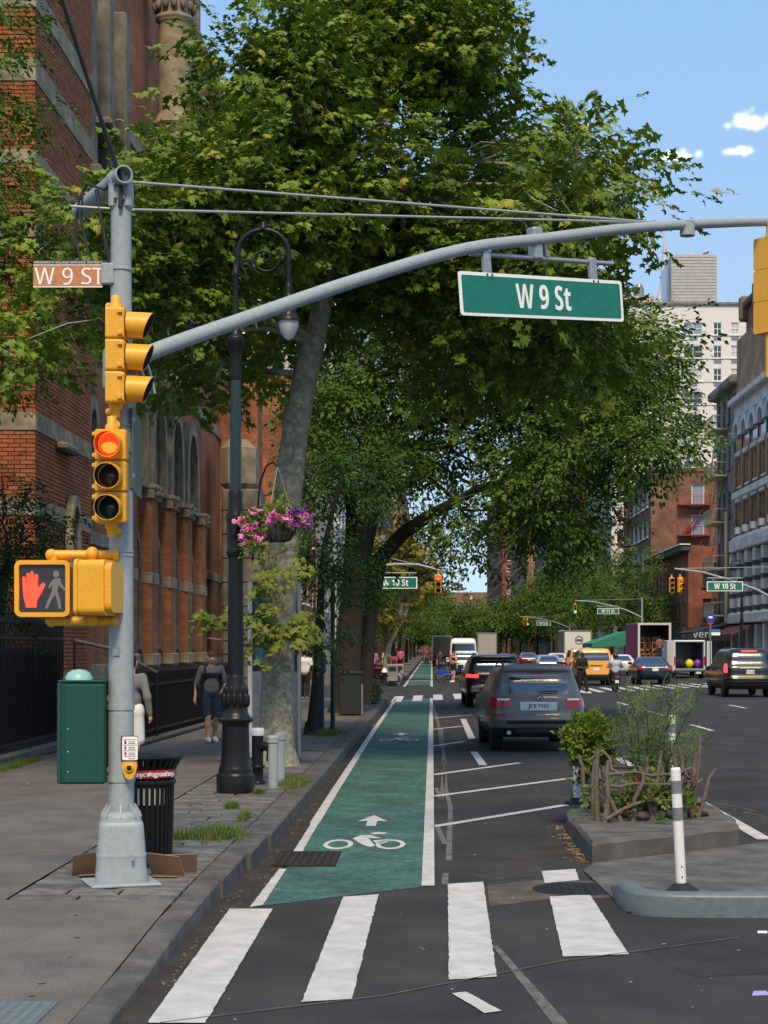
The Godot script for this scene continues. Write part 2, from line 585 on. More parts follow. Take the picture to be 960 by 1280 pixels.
# ---------------------------------------------------------------- ground
func ground() -> void:
	structure("road", mb().flat(PackedVector2Array([Vector2(-3000, 60), Vector2(3000, 60), Vector2(3000, -4000), Vector2(-3000, -4000)]), 0.0), K.asphalt)
	# dusty strip along the left kerb
	structure("gutter", mb().flat(PackedVector2Array([Vector2(-1.62, -5), Vector2(-1.3, -13), Vector2(-1.34, -63), Vector2(-1.54, -63), Vector2(-1.58, -16), Vector2(-1.72, -5)]), 0.002), K.asphalt_gutter)
	# bike lane
	var lane := mb()
	lane.flat(PackedVector2Array([Vector2(-1.318, -13.065), Vector2(-0.026, -14.201), Vector2(-0.05, -40), Vector2(-0.05, -66.5), Vector2(-1.32, -64), Vector2(-1.32, -40), Vector2(-1.29, -22), Vector2(-1.23, -17)]), 0.004)
	lane.flat(PackedVector2Array([Vector2(-1.32, -88), Vector2(-0.05, -90), Vector2(-0.05, -260), Vector2(-1.32, -260)]), 0.004)
	structure("bike_lane", lane, K.bike_green)
	for q in [[Vector2(-1.350, -13.025), Vector2(-1.261, -13.146), Vector2(-1.264, -15.273), Vector2(-1.326, -15.273)], [Vector2(-1.306, -16.331), Vector2(-1.217, -16.331), Vector2(-1.240, -19.213), Vector2(-1.319, -19.213)]]:
		structure("painted_line", mb().flat(ragged(q, 0.003), 0.0075), K.paint)
	structure("painted_line", mb().strip([Vector2(-1.284, -19.213), Vector2(-1.305, -24), Vector2(-1.345, -40), Vector2(-1.345, -66)], 0.105, 0.0075), K.paint)
	structure("painted_line", mb().strip([Vector2(-0.032, -14.201), Vector2(-0.03, -22), Vector2(-0.02, -66.5)], 0.105, 0.0075), K.paint)
	structure("painted_line", mb().strip([Vector2(-1.36, -86), Vector2(-1.36, -250)], 0.12, 0.0075), K.paint)
	structure("painted_line", mb().strip([Vector2(-0.02, -86), Vector2(-0.02, -250)], 0.12, 0.0075), K.paint)
	for y in [100.0, 118.0, 128.0, 150.0]:
		structure("painted_line", mb().strip([Vector2(-1.25, -y), Vector2(-0.1, -y - 1)], 0.7, 0.0105), K.paint)
	# near crosswalk
	var bars := [
		[Vector2(-1.489, -12.945), Vector2(-1.171, -12.945), Vector2(-1.160, -9.015), Vector2(-1.459, -9.015)],
		[Vector2(-0.684, -13.565), Vector2(-0.417, -13.697), Vector2(-0.438, -9.628), Vector2(-0.707, -9.542)],
		[Vector2(0.130, -14.296), Vector2(0.420, -14.442), Vector2(0.379, -10.281), Vector2(0.097, -10.182)],
		[Vector2(0.906, -13.565), Vector2(1.226, -13.697), Vector2(1.233, -11.029), Vector2(0.816, -10.943)],
		[Vector2(0.941, -15.110), Vector2(1.243, -15.273), Vector2(1.216, -14.541), Vector2(0.919, -14.345)],
		[Vector2(0.111, -9.783), Vector2(0.192, -9.829), Vector2(0.368, -9.311), Vector2(0.278, -9.251)]]
	for q in bars:
		structure("crosswalk_bar", mb().flat(ragged(q, 0.0035), 0.0075), K.paint)
	# crosswalk of the next street
	for x in [-1.45, -0.72, 0.05, 0.85, 1.7, 3.9, 4.7, 5.5, 6.3, 7.1, 7.9, 8.7, 9.5, 10.3, 11.1, 11.9, 12.7, 13.5, 14.3]:
		structure("crosswalk_bar", mb().flat(PackedVector2Array([Vector2(x, -63.8 - x * 1.6), Vector2(x + 0.36, -64.2 - x * 1.6), Vector2(x + 0.36, -71.5 - x * 1.6), Vector2(x, -71.2 - x * 1.6)]), 0.0075), K.paint)
	# parking lane: transverse lines, ticks
	for q in [[Vector2(0.009, -18.871), Vector2(1.618, -21.444)], [Vector2(0.010, -22.706), Vector2(2.071, -25.890)], [Vector2(0.012, -26.538), Vector2(1.464, -29.283)], [Vector2(0.016, -34.242), Vector2(0.654, -35.983)], [Vector2(0.019, -41.223), Vector2(0.741, -42.889)], [Vector2(0.022, -47.708), Vector2(1.135, -49.953)]]:
		structure("painted_line", mb().strip(q, 0.13, 0.0075), K.paint)
	structure("painted_line", mb().strip([Vector2(0.766, -32.412), Vector2(0.835, -28.689)], 0.13, 0.0075), K.paint)
	structure("painted_line", mb().strip([Vector2(0.836, -47.178), Vector2(0.839, -36.922)], 0.15, 0.0075), K.paint)
	structure("painted_line", mb().strip([Vector2(3.331, -17.618), Vector2(3.323, -22.706), Vector2(3.305, -25.425)], 0.16, 0.0075), K.paint)
	structure("painted_line", mb().strip([Vector2(3.258, -27.571), Vector2(3.221, -30.547)], 0.16, 0.0075), K.paint)
	structure("painted_line", mb().strip([Vector2(3.315, -30.768), Vector2(2.669, -30.113)], 0.13, 0.0105), K.paint)
	structure("painted_line", mb().strip([Vector2(3.313, -31.687), Vector2(3.295, -34.520)], 0.16, 0.0075), K.paint)
	# lane dashes
	for d in [[6.45, 40.5], [6.5, 49.5], [9.9, 55.5], [9.9, 47.0], [3.35, 57.0], [6.5, 58.5], [13.2, 60.0], [6.5, 84], [9.9, 84], [6.5, 94], [9.9, 96], [13.2, 84], [6.5, 106], [9.9, 108], [3.3, 86], [3.3, 98], [3.3, 110]]:
		structure("painted_line", mb().strip([Vector2(d[0], -d[1]), Vector2(d[0], -d[1] - 3.2)], 0.14, 0.0075), K.paint)
	# worn-out older markings
	for q in [[Vector2(0.229, -42.040), Vector2(0.186, -24.125), Vector2(0.221, -21.124), Vector2(0.152, -15.903)], [Vector2(0.116, -15.004), Vector2(0.104, -14.296)], [Vector2(0.055, -24.125), Vector2(0.121, -22.230), Vector2(0.219, -30.113)], [Vector2(0.044, -19.213), Vector2(0.126, -17.260)]]:
		structure("worn_line", mb().strip(q, 0.055, 0.003), K.paint_old)
	structure("worn_line", mb().flat(PackedVector2Array([Vector2(0.388, -11.383), Vector2(0.424, -11.383), Vector2(0.702, -8.977), Vector2(0.620, -8.977)]), 0.003), K.paint_old)
	structure("worn_line", mb().strip([Vector2(-1.393, -9.015), Vector2(-0.265, -9.716), Vector2(0.784, -10.777), Vector2(2.041, -11.665)], 0.012, 0.0095), K.paint_old)
	structure("worn_line", mb().strip([Vector2(0.027, -59.803), Vector2(0.161, -44.229), Vector2(0.184, -33.698)], 0.07, 0.0055), K.paint_old)
	structure("utility_mark", mb().strip([Vector2(3.482, -21.887), Vector2(3.813, -20.712), Vector2(3.636, -20.512), Vector2(3.796, -20.028)], 0.05, 0.004), K.paint_yellow)
	structure("utility_mark", mb().strip([Vector2(3.371, -20.316), Vector2(3.804, -20.413)], 0.04, 0.0065), K.paint_yellow)
	structure("road_patch", mb().flat(PackedVector2Array([Vector2(0.174, -15.329), Vector2(0.745, -16.394), Vector2(1.317, -18.223), Vector2(1.381, -15.496), Vector2(1.012, -14.846), Vector2(0.463, -14.541)]), 0.002), K.asphalt_gutter)
	structure("road_patch", mb().flat(PackedVector2Array([Vector2(1.317, -11.144), Vector2(1.828, -11.827), Vector2(2.499, -11.697), Vector2(2.234, -10.458), Vector2(1.542, -10.281)]), 0.0015), K.asphalt_dark)
	# lighter patch and manhole in the crossing
	structure("road_patch", mb().flat(PackedVector2Array([Vector2(0.447, -14.248), Vector2(0.998, -14.641), Vector2(1.518, -14.393), Vector2(1.383, -13.522), Vector2(0.919, -13.479), Vector2(0.428, -13.065)]), 0.003), K.asphalt_patch)
	manhole(Vector3(1.159, 0.000, -14.013), 0.36, K.iron)
	manhole(Vector3(4.410, 0.000, -25.733), 0.4, K.asphalt)
	bike_symbol(-0.66, -17.6, 1.0)
	bike_symbol(-0.68, -37.0, 1.05)
	drain()
	sidewalks()

# a painted outline with an uneven, crumbled edge
var edge_rng: RandomNumberGenerator
func ragged(q: Array, amount: float) -> PackedVector2Array:
	if edge_rng == null:
		edge_rng = RandomNumberGenerator.new()
		edge_rng.seed = 12
	var out := PackedVector2Array()
	for i in q.size():
		var a: Vector2 = q[i]
		var b: Vector2 = q[(i + 1) % q.size()]
		var n := maxi(int(a.distance_to(b) / 0.07), 1)
		var side := (b - a).normalized().orthogonal()
		for k in n:
			out.append(a.lerp(b, float(k) / n) + side * edge_rng.randfn(0.0, amount * 0.6))
	return out

func manhole(at: Vector3, r: float, m: Material) -> void:
	var o := structure("manhole_cover", mb().lathe([[r, 0.0], [r, 0.010], [r - 0.02, 0.0135], [r - 0.03, 0.011], [0.0, 0.011]], 36), m)
	o.position = at
	var ribs := mb()
	for i in range(-4, 5):
		for j in range(-4, 5):
			if Vector2(i, j).length() < 4.6:
				ribs.box(Vector3(i * r * 0.18, 0.012, j * r * 0.18), Vector3(r * 0.07, 0.003, r * 0.07))
	stuff(part("cover_tread", ribs, m, o))

func bike_symbol(x: float, z: float, s: float) -> void:
	var y := 0.0075
	for k in [-0.255, 0.255]:
		var ring := mb()
		for i in 32:
			var a := TAU * i / 32
			var b := TAU * (i + 1) / 32
			var p := func(t: float, r: float) -> Vector2:
				return Vector2(x + (k + cos(t) * r * 0.145) * s, z + sin(t) * r * 0.43 * s + 0.42 * s)
			ring.flat(PackedVector2Array([p.call(a, 1.0), p.call(b, 1.0), p.call(b, 0.68), p.call(a, 0.68)]), y)
		structure("bike_symbol_wheel", ring, K.paint)
	var pt := func(u: float, w: float) -> Vector2:
		return Vector2(x + u * s, z - w * s)
	# rider and frame
	var rider := mb()
	rider.flat(PackedVector2Array([pt.call(-0.14, 0.1), pt.call(-0.07, 0.42), pt.call(0.03, 0.42), pt.call(0.12, 0.2), pt.call(0.15, 0.1), pt.call(0.02, 0.12), pt.call(0.11, -0.55), pt.call(0.06, -0.66), pt.call(-0.02, -0.45)]), y)
	rider.flat(PackedVector2Array([pt.call(0.07, -0.1), pt.call(0.22, 0.06), pt.call(0.25, -0.1), pt.call(0.17, -0.4), pt.call(0.11, -0.32)]), y)
	structure("bike_symbol_rider", rider, K.paint)
	structure("bike_symbol_head", mb().flat(PackedVector2Array([pt.call(0.02, 0.58), pt.call(0.09, 0.72), pt.call(0.2, 0.66), pt.call(0.16, 0.5), pt.call(0.07, 0.48)]), y), K.paint)
	structure("lane_arrow", mb().flat(PackedVector2Array([pt.call(-0.055, 1.35), pt.call(0.055, 1.35), pt.call(0.055, 1.9), pt.call(0.17, 1.85), pt.call(0.0, 2.55), pt.call(-0.17, 1.85), pt.call(-0.055, 1.9)]), y), K.paint)

func drain() -> void:
	var a := Vector3(-1.329, 0.000, -15.384)
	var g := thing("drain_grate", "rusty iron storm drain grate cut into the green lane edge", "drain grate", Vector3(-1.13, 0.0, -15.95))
	part("pit_shade", mb().box(Vector3(0, 0.009, 0), Vector3(0.56, 0.006, 1.02)), K.soil, g)  # flat soil-coloured sheet painted as the shaded hollow under the bars
	for i in 9:
		part("bar", mb().box(Vector3(-0.256 + i * 0.064, 0.016, 0), Vector3(0.026, 0.012, 1.0)), K.grate, g)
	for j in 6:
		part("cross_bar", mb().box(Vector3(0, 0.0175, -0.49 + j * 0.196), Vector3(0.56, 0.012, 0.04)), K.grate, g)

func kerb_top(d: float) -> float:
	return lerpf(0.045, 0.15, smoothstep(9.0, 12.8, d))

func sidewalks() -> void:
	var rng := RandomNumberGenerator.new()
	rng.seed = 8
	# left pavement: a body below the flags, then kerbstones, flags and slabs as pieces
	var body := mb()
	var rows := []
	for d in [4.0, 7.0, 9.0, 10.0, 11.0, 12.0, 12.8, 14.0, 20.0, 40.0, 62.0]:
		var t := kerb_top(d) - 0.035
		rows.append(PackedVector3Array([Vector3(-1.8, -0.05, -d), Vector3(-1.8, t, -d), Vector3(-30, t, -d)]))
	body.grid(rows)
	body.quad(Vector3(-30, -0.05, -62), Vector3(-30, 0.115, -62), Vector3(-1.8, 0.115, -62), Vector3(-1.8, -0.05, -62))
	var pave := structure("left_pavement", body, K.joint)
	# kerbstones
	var z := 5.0
	while z < 62.0:
		var l := rng.randf_range(1.5, 2.1)
		var e := minf(z + l, 62.0)
		var gap := 0.006
		var x0 := lerpf(-1.62, -1.53, smoothstep(12.0, 17.0, z)) + rng.randf_range(-0.003, 0.003)
		var dy := rng.randf_range(-0.003, 0.003)
		var k := mb()
		var za := -z - gap
		var zb := -e
		var ta := kerb_top(z) + dy
		var tb := kerb_top(e) + dy
		var c := 0.014
		var pa := [Vector3(x0, -0.03, za), Vector3(x0 - 0.01, ta - c, za), Vector3(x0 - 0.024, ta, za), Vector3(-1.812, ta, za), Vector3(-1.812, -0.03, za)]
		var pb := [Vector3(x0, -0.03, zb), Vector3(x0 - 0.01, tb - c, zb), Vector3(x0 - 0.024, tb, zb), Vector3(-1.812, tb, zb), Vector3(-1.812, -0.03, zb)]
		for i in 4:
			k.quad(pa[i], pb[i], pb[i + 1], pa[i + 1])
		k.fan(pa, true)
		k.fan(pb)
		part("kerbstone", k, K.kerb[rng.randi() % 3], pave)
		z = e
	# bluestone flags between the kerb and the concrete
	var d := 12.45
	while d < 30.0:
		var dep := rng.randf_range(0.2, 0.3)
		var x := -1.82
		var inner := -3.01
		while x > inner:
			var w := minf(rng.randf_range(0.35, 0.85), x - inner)
			if x - w - inner < 0.25:
				w = x - inner
			var tilt := Basis.from_euler(Vector3(rng.randf_range(-0.012, 0.012), rng.randf_range(-0.008, 0.008), rng.randf_range(-0.008, 0.008)))
			part("flagstone", mb().bevel(Vector3(x - w / 2, 0.115, -d - dep / 2), Vector3(w - 0.022, 0.064 + rng.randf_range(0.0, 0.014), dep - 0.034), 0.008, tilt), K.slate[rng.randi() % 4], pave)
			x -= w
		d += dep
	# concrete slabs
	var slabs := [[-1.815, -6.6, 4.6, 8.2], [-1.815, -6.6, 8.2, 12.43], [-3.008, -6.6, 12.43, 15.6], [-3.008, -6.6, 15.6, 19.4], [-3.008, -6.6, 19.4, 23.2], [-3.008, -6.6, 23.2, 27.0], [-3.008, -6.6, 27.0, 30.5], [-1.815, -6.6, 30.5, 36.0], [-1.815, -6.6, 36.0, 42.0], [-1.815, -6.6, 42.0, 50.0], [-1.815, -6.6, 50.0, 61.9]]
	for s in slabs:
		var b := mb()
		var g := 0.008
		var rr := []
		var n := 6
		for i in n + 1:
			var q := lerpf(s[2] + g, s[3] - g, float(i) / n)
			rr.append(PackedVector3Array([Vector3(s[0] - g, kerb_top(q) - 0.05, -q), Vector3(s[0] - g, kerb_top(q), -q), Vector3(s[1], kerb_top(q), -q)]))
		b.grid([[rr[0][0], rr[0][2]], [rr[0][1], rr[0][2]]])
		for i in n:
			b.quad(rr[i][1], rr[i][2], rr[i + 1][2], rr[i + 1][1])
		part("concrete_slab", b, K.concrete, pave)
	# tactile plate at the ramp
	var plate := thing("tactile_plate", "blue grey metal plate of raised domes set into the pavement ramp", "tactile plate", Vector3(0, kerb_top(8.9) + 0.004, 0))
	part("plate", mb().box(Vector3(-2.8, 0.0, -8.85), Vector3(1.65, 0.012, 0.95)), K.kerb_blue, plate)
	var domes := mb()
	for i in 27:
		for j in 16:
			domes.lathe([[0.022, 0.0], [0.018, 0.006], [0.0, 0.008]], 6, Vector3(-3.58 + i * 0.06, 0.006, -9.28 + j * 0.058))
	stuff(part("raised_dome", domes, K.kerb_blue, plate))
	# pavement beyond the next street, left
	var far_left := mb().box(Vector3(-16.6, 0.05, -212), Vector3(30, 0.2, 250))
	structure("far_left_pavement", far_left, K.concrete)
	# right-hand pavement
	structure("right_pavement", mb().box(Vector3(37.5, 0.05, -250), Vector3(40, 0.2, 330)), K.concrete_light)

# ---------------------------------------------------------------- buildings
# wall O..O+U*W, height H, with openings [u0, v0, u1, v1] cut out and their reveals
func wall_cut(b: MB, o: Vector3, u: Vector3, nrm: Vector3, w: float, h: float, wins: Array, reveal: float) -> void:
	var us := [0.0, w]
	var vs := [0.0, h]
	for q in wins:
		us.append_array([q[0], q[2]])
		vs.append_array([q[1], q[3]])
	us.sort()
	vs.sort()
	var up := Vector3.UP
	for j in vs.size() - 1:
		if vs[j + 1] - vs[j] < 0.001:
			continue
		var start := -1.0
		for i in us.size() - 1:
			if us[i + 1] - us[i] < 0.001:
				continue
			var cu: float = (us[i] + us[i + 1]) / 2
			var cv: float = (vs[j] + vs[j + 1]) / 2
			var inside := false
			for q in wins:
				if cu > q[0] and cu < q[2] and cv > q[1] and cv < q[3]:
					inside = true
					break
			if not inside:
				if start < 0.0:
					start = us[i]
			if start >= 0.0 and (inside or i == us.size() - 2 or us[i + 1] > w - 0.001):
				var e: float = us[i] if inside else us[i + 1]
				_wq(b, o + u * start + up * vs[j], o + u * e + up * vs[j], o + u * e + up * vs[j + 1], o + u * start + up * vs[j + 1], nrm)
				start = -1.0
	for q in wins:
		var c := [o + u * q[0] + up * q[1], o + u * q[2] + up * q[1], o + u * q[2] + up * q[3], o + u * q[0] + up * q[3]]
		var mid: Vector3 = (c[0] + c[2]) / 2
		for i in 4:
			var a: Vector3 = c[i]
			var d: Vector3 = c[(i + 1) % 4]
			_wq(b, a, d, d - nrm * reveal, a - nrm * reveal, mid - (a + d) / 2)

func _wq(b: MB, p: Vector3, q: Vector3, r: Vector3, s: Vector3, nrm: Vector3) -> void:
	if (r - p).cross(q - p).dot(nrm) < 0.0:
		b.quad(p, s, r, q)
	else:
		b.quad(p, q, r, s)

var win_cache := {}
# one window: frame with a middle rail (and mullions), pane behind it, sill
func window(parent: Node3D, c: Vector3, u: Vector3, nrm: Vector3, w: float, h: float, reveal: float, frame: Material, pane: Material, mullions := 0, called := "window") -> Node3D:
	var key := "%.2f_%.2f_%d_%.2f" % [w, h, mullions, reveal]
	if not win_cache.has(key):
		var f := mb()
		var t := 0.08
		var z := -reveal * 0.6
		f.box(Vector3(-w / 2 + t / 2, 0, z), Vector3(t, h, 0.08)).box(Vector3(w / 2 - t / 2, 0, z), Vector3(t, h, 0.08))
		f.box(Vector3(0, h / 2 - t / 2, z), Vector3(w - t * 2, t, 0.08)).box(Vector3(0, -h / 2 + t / 2, z), Vector3(w - t * 2, t, 0.08))
		f.box(Vector3(0, 0, z), Vector3(w - t * 2, 0.07, 0.07))
		for i in mullions:
			f.box(Vector3(-w / 2 + w * (i + 1) / (mullions + 1), 0, z), Vector3(0.07, h - t * 2, 0.075))
		f.box(Vector3(0, -h / 2 - 0.05, 0.05), Vector3(w + 0.2, 0.1, 0.2))
		var p := mb()
		p.box(Vector3(0, 0, z - 0.05), Vector3(w, h, 0.02))
		win_cache[key] = [f.mesh(), p.mesh()]
	var o := part(called, win_cache[key][0], frame, parent)
	o.transform = Transform3D(Basis(u, Vector3.UP, nrm), c)
	part("pane", win_cache[key][1], pane, o)
	return o

func facade(parent: Node3D, called: String, o: Vector3, u: Vector3, nrm: Vector3, w: float, h: float, wins: Array, m: Material, frame: Material, reveal := 0.22, mullions := 0, sd := 1) -> void:
	var b := mb()
	wall_cut(b, o, u, nrm, w, h, wins, reveal)
	part(called, b, m, parent)
	var rng := RandomNumberGenerator.new()
	rng.seed = sd
	for q in wins:
		var pane: Material = [K.window, K.window, K.window_blue, K.window_blind][rng.randi() % 4]
		window(parent, o + u * (q[0] + q[2]) / 2 + Vector3.UP * (q[1] + q[3]) / 2, u, nrm, q[2] - q[0], q[3] - q[1], reveal, frame, pane, mullions)

func grid_wins(u0: float, du: float, nu: int, v0: float, dv: float, nv: int, w: float, h: float) -> Array:
	var out := []
	for j in nv:
		for i in nu:
			out.append([u0 + i * du, v0 + j * dv, u0 + i * du + w, v0 + j * dv + h])
	return out

# the sides nobody sees the front of, and the roof
func shell(parent: Node3D, x0: float, x1: float, d0: float, d1: float, h: float, m: Material, south := false, west := false) -> void:
	var b := mb()
	if not south:
		_wq(b, Vector3(x0, 0, -d0), Vector3(x1, 0, -d0), Vector3(x1, h, -d0), Vector3(x0, h, -d0), Vector3.BACK)
	if not west:
		_wq(b, Vector3(x0, 0, -d0), Vector3(x0, 0, -d1), Vector3(x0, h, -d1), Vector3(x0, h, -d0), Vector3.LEFT)
	_wq(b, Vector3(x1, 0, -d0), Vector3(x1, 0, -d1), Vector3(x1, h, -d1), Vector3(x1, h, -d0), Vector3.RIGHT)
	_wq(b, Vector3(x0, 0, -d1), Vector3(x1, 0, -d1), Vector3(x1, h, -d1), Vector3(x0, h, -d1), Vector3.FORWARD)
	part("back_wall", b, m, parent)
	var r := mb()
	_wq(r, Vector3(x0, h - 0.3, -d0), Vector3(x1, h - 0.3, -d0), Vector3(x1, h - 0.3, -d1), Vector3(x0, h - 0.3, -d1), Vector3.UP)
	part("roof", r, K.roofing, parent)

# iron platform with rails hung on a wall: at = wall point under the middle
func fire_escape(parent: Node3D, at: Vector3, u: Vector3, nrm: Vector3, w: float, rise: float, m: Material, stairs: bool, called := "fire_escape") -> void:
	var b := mb()
	var bs := Basis(u, Vector3.UP, nrm)
	var dp := 1.1
	b.box(at + nrm * dp / 2, Vector3(w, 0.12, dp), bs)
	b.box(at + nrm * dp + Vector3.UP * 1.0, Vector3(w, 0.07, 0.07), bs)
	for s in [-0.5, 0.5]:
		b.box(at + u * w * s + nrm * dp / 2 + Vector3.UP * 1.0, Vector3(0.06, 0.06, dp), bs)
	var nb := int(w / 0.35)
	for i in nb + 1:
		b.box(at + u * (-w / 2 + w * i / nb) + nrm * dp + Vector3.UP * 0.5, Vector3(0.035, 1.0, 0.035), bs)
	if stairs:
		for k in [0.3, 0.75]:
			b.tube([at + u * (-w * 0.36) + nrm * k, at + u * (w * 0.36) + nrm * k + Vector3.UP * rise], [0.045], 4)
		for i in 10:
			b.box(at + u * lerpf(-w * 0.36, w * 0.36, (i + 0.5) / 10.0) + nrm * 0.52 + Vector3.UP * rise * (i + 0.5) / 10.0, Vector3(0.25, 0.03, 0.45), bs)
	part(called, b, m, parent)

# pointed arch: inner outline of half width w/2, springing at hs, apex at h
func arch_pts(w: float, hs: float, h: float, grow: float) -> Array:
	var pts := [Vector2(-w / 2 - grow, -0.0)]
	var n := 7
	for i in n + 1:
		var t := float(i) / n
		pts.append(Vector2(-(w / 2 + grow) * cos(t * PI / 2) ** 0.8, hs + (h - hs + grow * 1.3) * sin(t * PI / 2) ** 0.95))
	for i in n:
		var t := float(n - 1 - i) / n
		pts.append(Vector2((w / 2 + grow) * cos(t * PI / 2) ** 0.8, hs + (h - hs + grow * 1.3) * sin(t * PI / 2) ** 0.95))
	pts.append(Vector2(w / 2 + grow, 0.0))
	return pts

func pointed_window(parent: Node3D, o: Vector3, u: Vector3, nrm: Vector3, w: float, hs: float, h: float, t: float, proud: float, m: Material, pane: Material) -> void:
	var bs := Basis(u, Vector3.UP, nrm)
	var inner := arch_pts(w, hs, h, 0.0)
	var outer := arch_pts(w, hs, h, t)
	var b := mb()
	for i in inner.size() - 1:
		var f := func(p: Vector2, z: float) -> Vector3:
			return o + bs * Vector3(p.x, p.y, z)
		var a0: Vector3 = f.call(inner[i], proud)
		var a1: Vector3 = f.call(inner[i + 1], proud)
		var b0: Vector3 = f.call(outer[i], proud)
		var b1: Vector3 = f.call(outer[i + 1], proud)
		_wq(b, a0, a1, b1, b0, nrm)
		_wq(b, a0, a1, f.call(inner[i + 1], 0.0), f.call(inner[i], 0.0), o + Vector3.UP * h * 0.4 - a0)
		_wq(b, b0, b1, f.call(outer[i + 1], 0.0), f.call(outer[i], 0.0), b0 - o - Vector3.UP * h * 0.4)
	b.box(o + nrm * proud / 2 - Vector3.UP * 0.06, Vector3(w + t * 2.4, 0.14, proud + 0.06), bs)
	var k := part("arched_window", b, m, parent)
	var g := mb()
	g.prism(PackedVector2Array(inner), 0.02, o + nrm * 0.004, bs)
	part("pane", g, pane, k)
	var mul := mb().box(o + Vector3.UP * h * 0.45 + nrm * 0.05, Vector3(0.07, h * 0.9, 0.06), bs)
	part("mullion", mul, m, k)

func band(parent: Node3D, o: Vector3, u: Vector3, nrm: Vector3, len: float, h: float, proud: float, m: Material, called := "stone_band") -> void:
	part(called, mb().bevel(o + u * len / 2 + nrm * proud / 2 + Vector3.UP * h / 2, Vector3(len, h, proud), minf(proud, h) * 0.3, Basis(u, Vector3.UP, nrm)), m, parent)

# single bricks on a rectangle of wall
func bricks(parent: Node3D, o: Vector3, u: Vector3, nrm: Vector3, w: float, v0: float, v1: float, count: Array) -> void:
	var rng := RandomNumberGenerator.new()
	rng.seed = int(v0 * 100) + int(w * 10)
	var rest := [mb(), mb(), mb(), mb()]
	var bs := Basis(u, Vector3.UP, nrm)
	var bw := 0.215
	var bh := 0.0745
	var shared := mb().box(Vector3.ZERO, Vector3(bw - 0.014, bh - 0.014, 0.05)).mesh()
	var nv := int((v1 - v0) / bh)
	for j in nv:
		var y := v0 + (v1 - v0) * (j + 0.5) / nv
		var x := -bw * 0.5 if j % 2 else 0.0
		while x < w - 0.02:
			var a := maxf(x, 0.0)
			var e := minf(x + bw, w)
			if e - a > 0.04:
				var c := o + u * (a + e) / 2 + Vector3.UP * y - nrm * (0.014 + rng.randf() * 0.006)
				var k := rng.randi() % 4
				if count[0] < 300 and y > 4.5 and y < 8.0 and e - a > bw * 0.95:
					count[0] += 1
					var p := part("brick", shared, K.bricks[k], parent)
					p.transform = Transform3D(bs, c)
				else:
					rest[k].box(c, Vector3(e - a - 0.014, bh - 0.014, 0.05), bs)
			x += bw
	for k in 4:
		if rest[k].v.size():
			stuff(part("brickwork", rest[k], K.bricks[k], parent))

func buildings() -> void:
	library()
	right_row()
	distant()

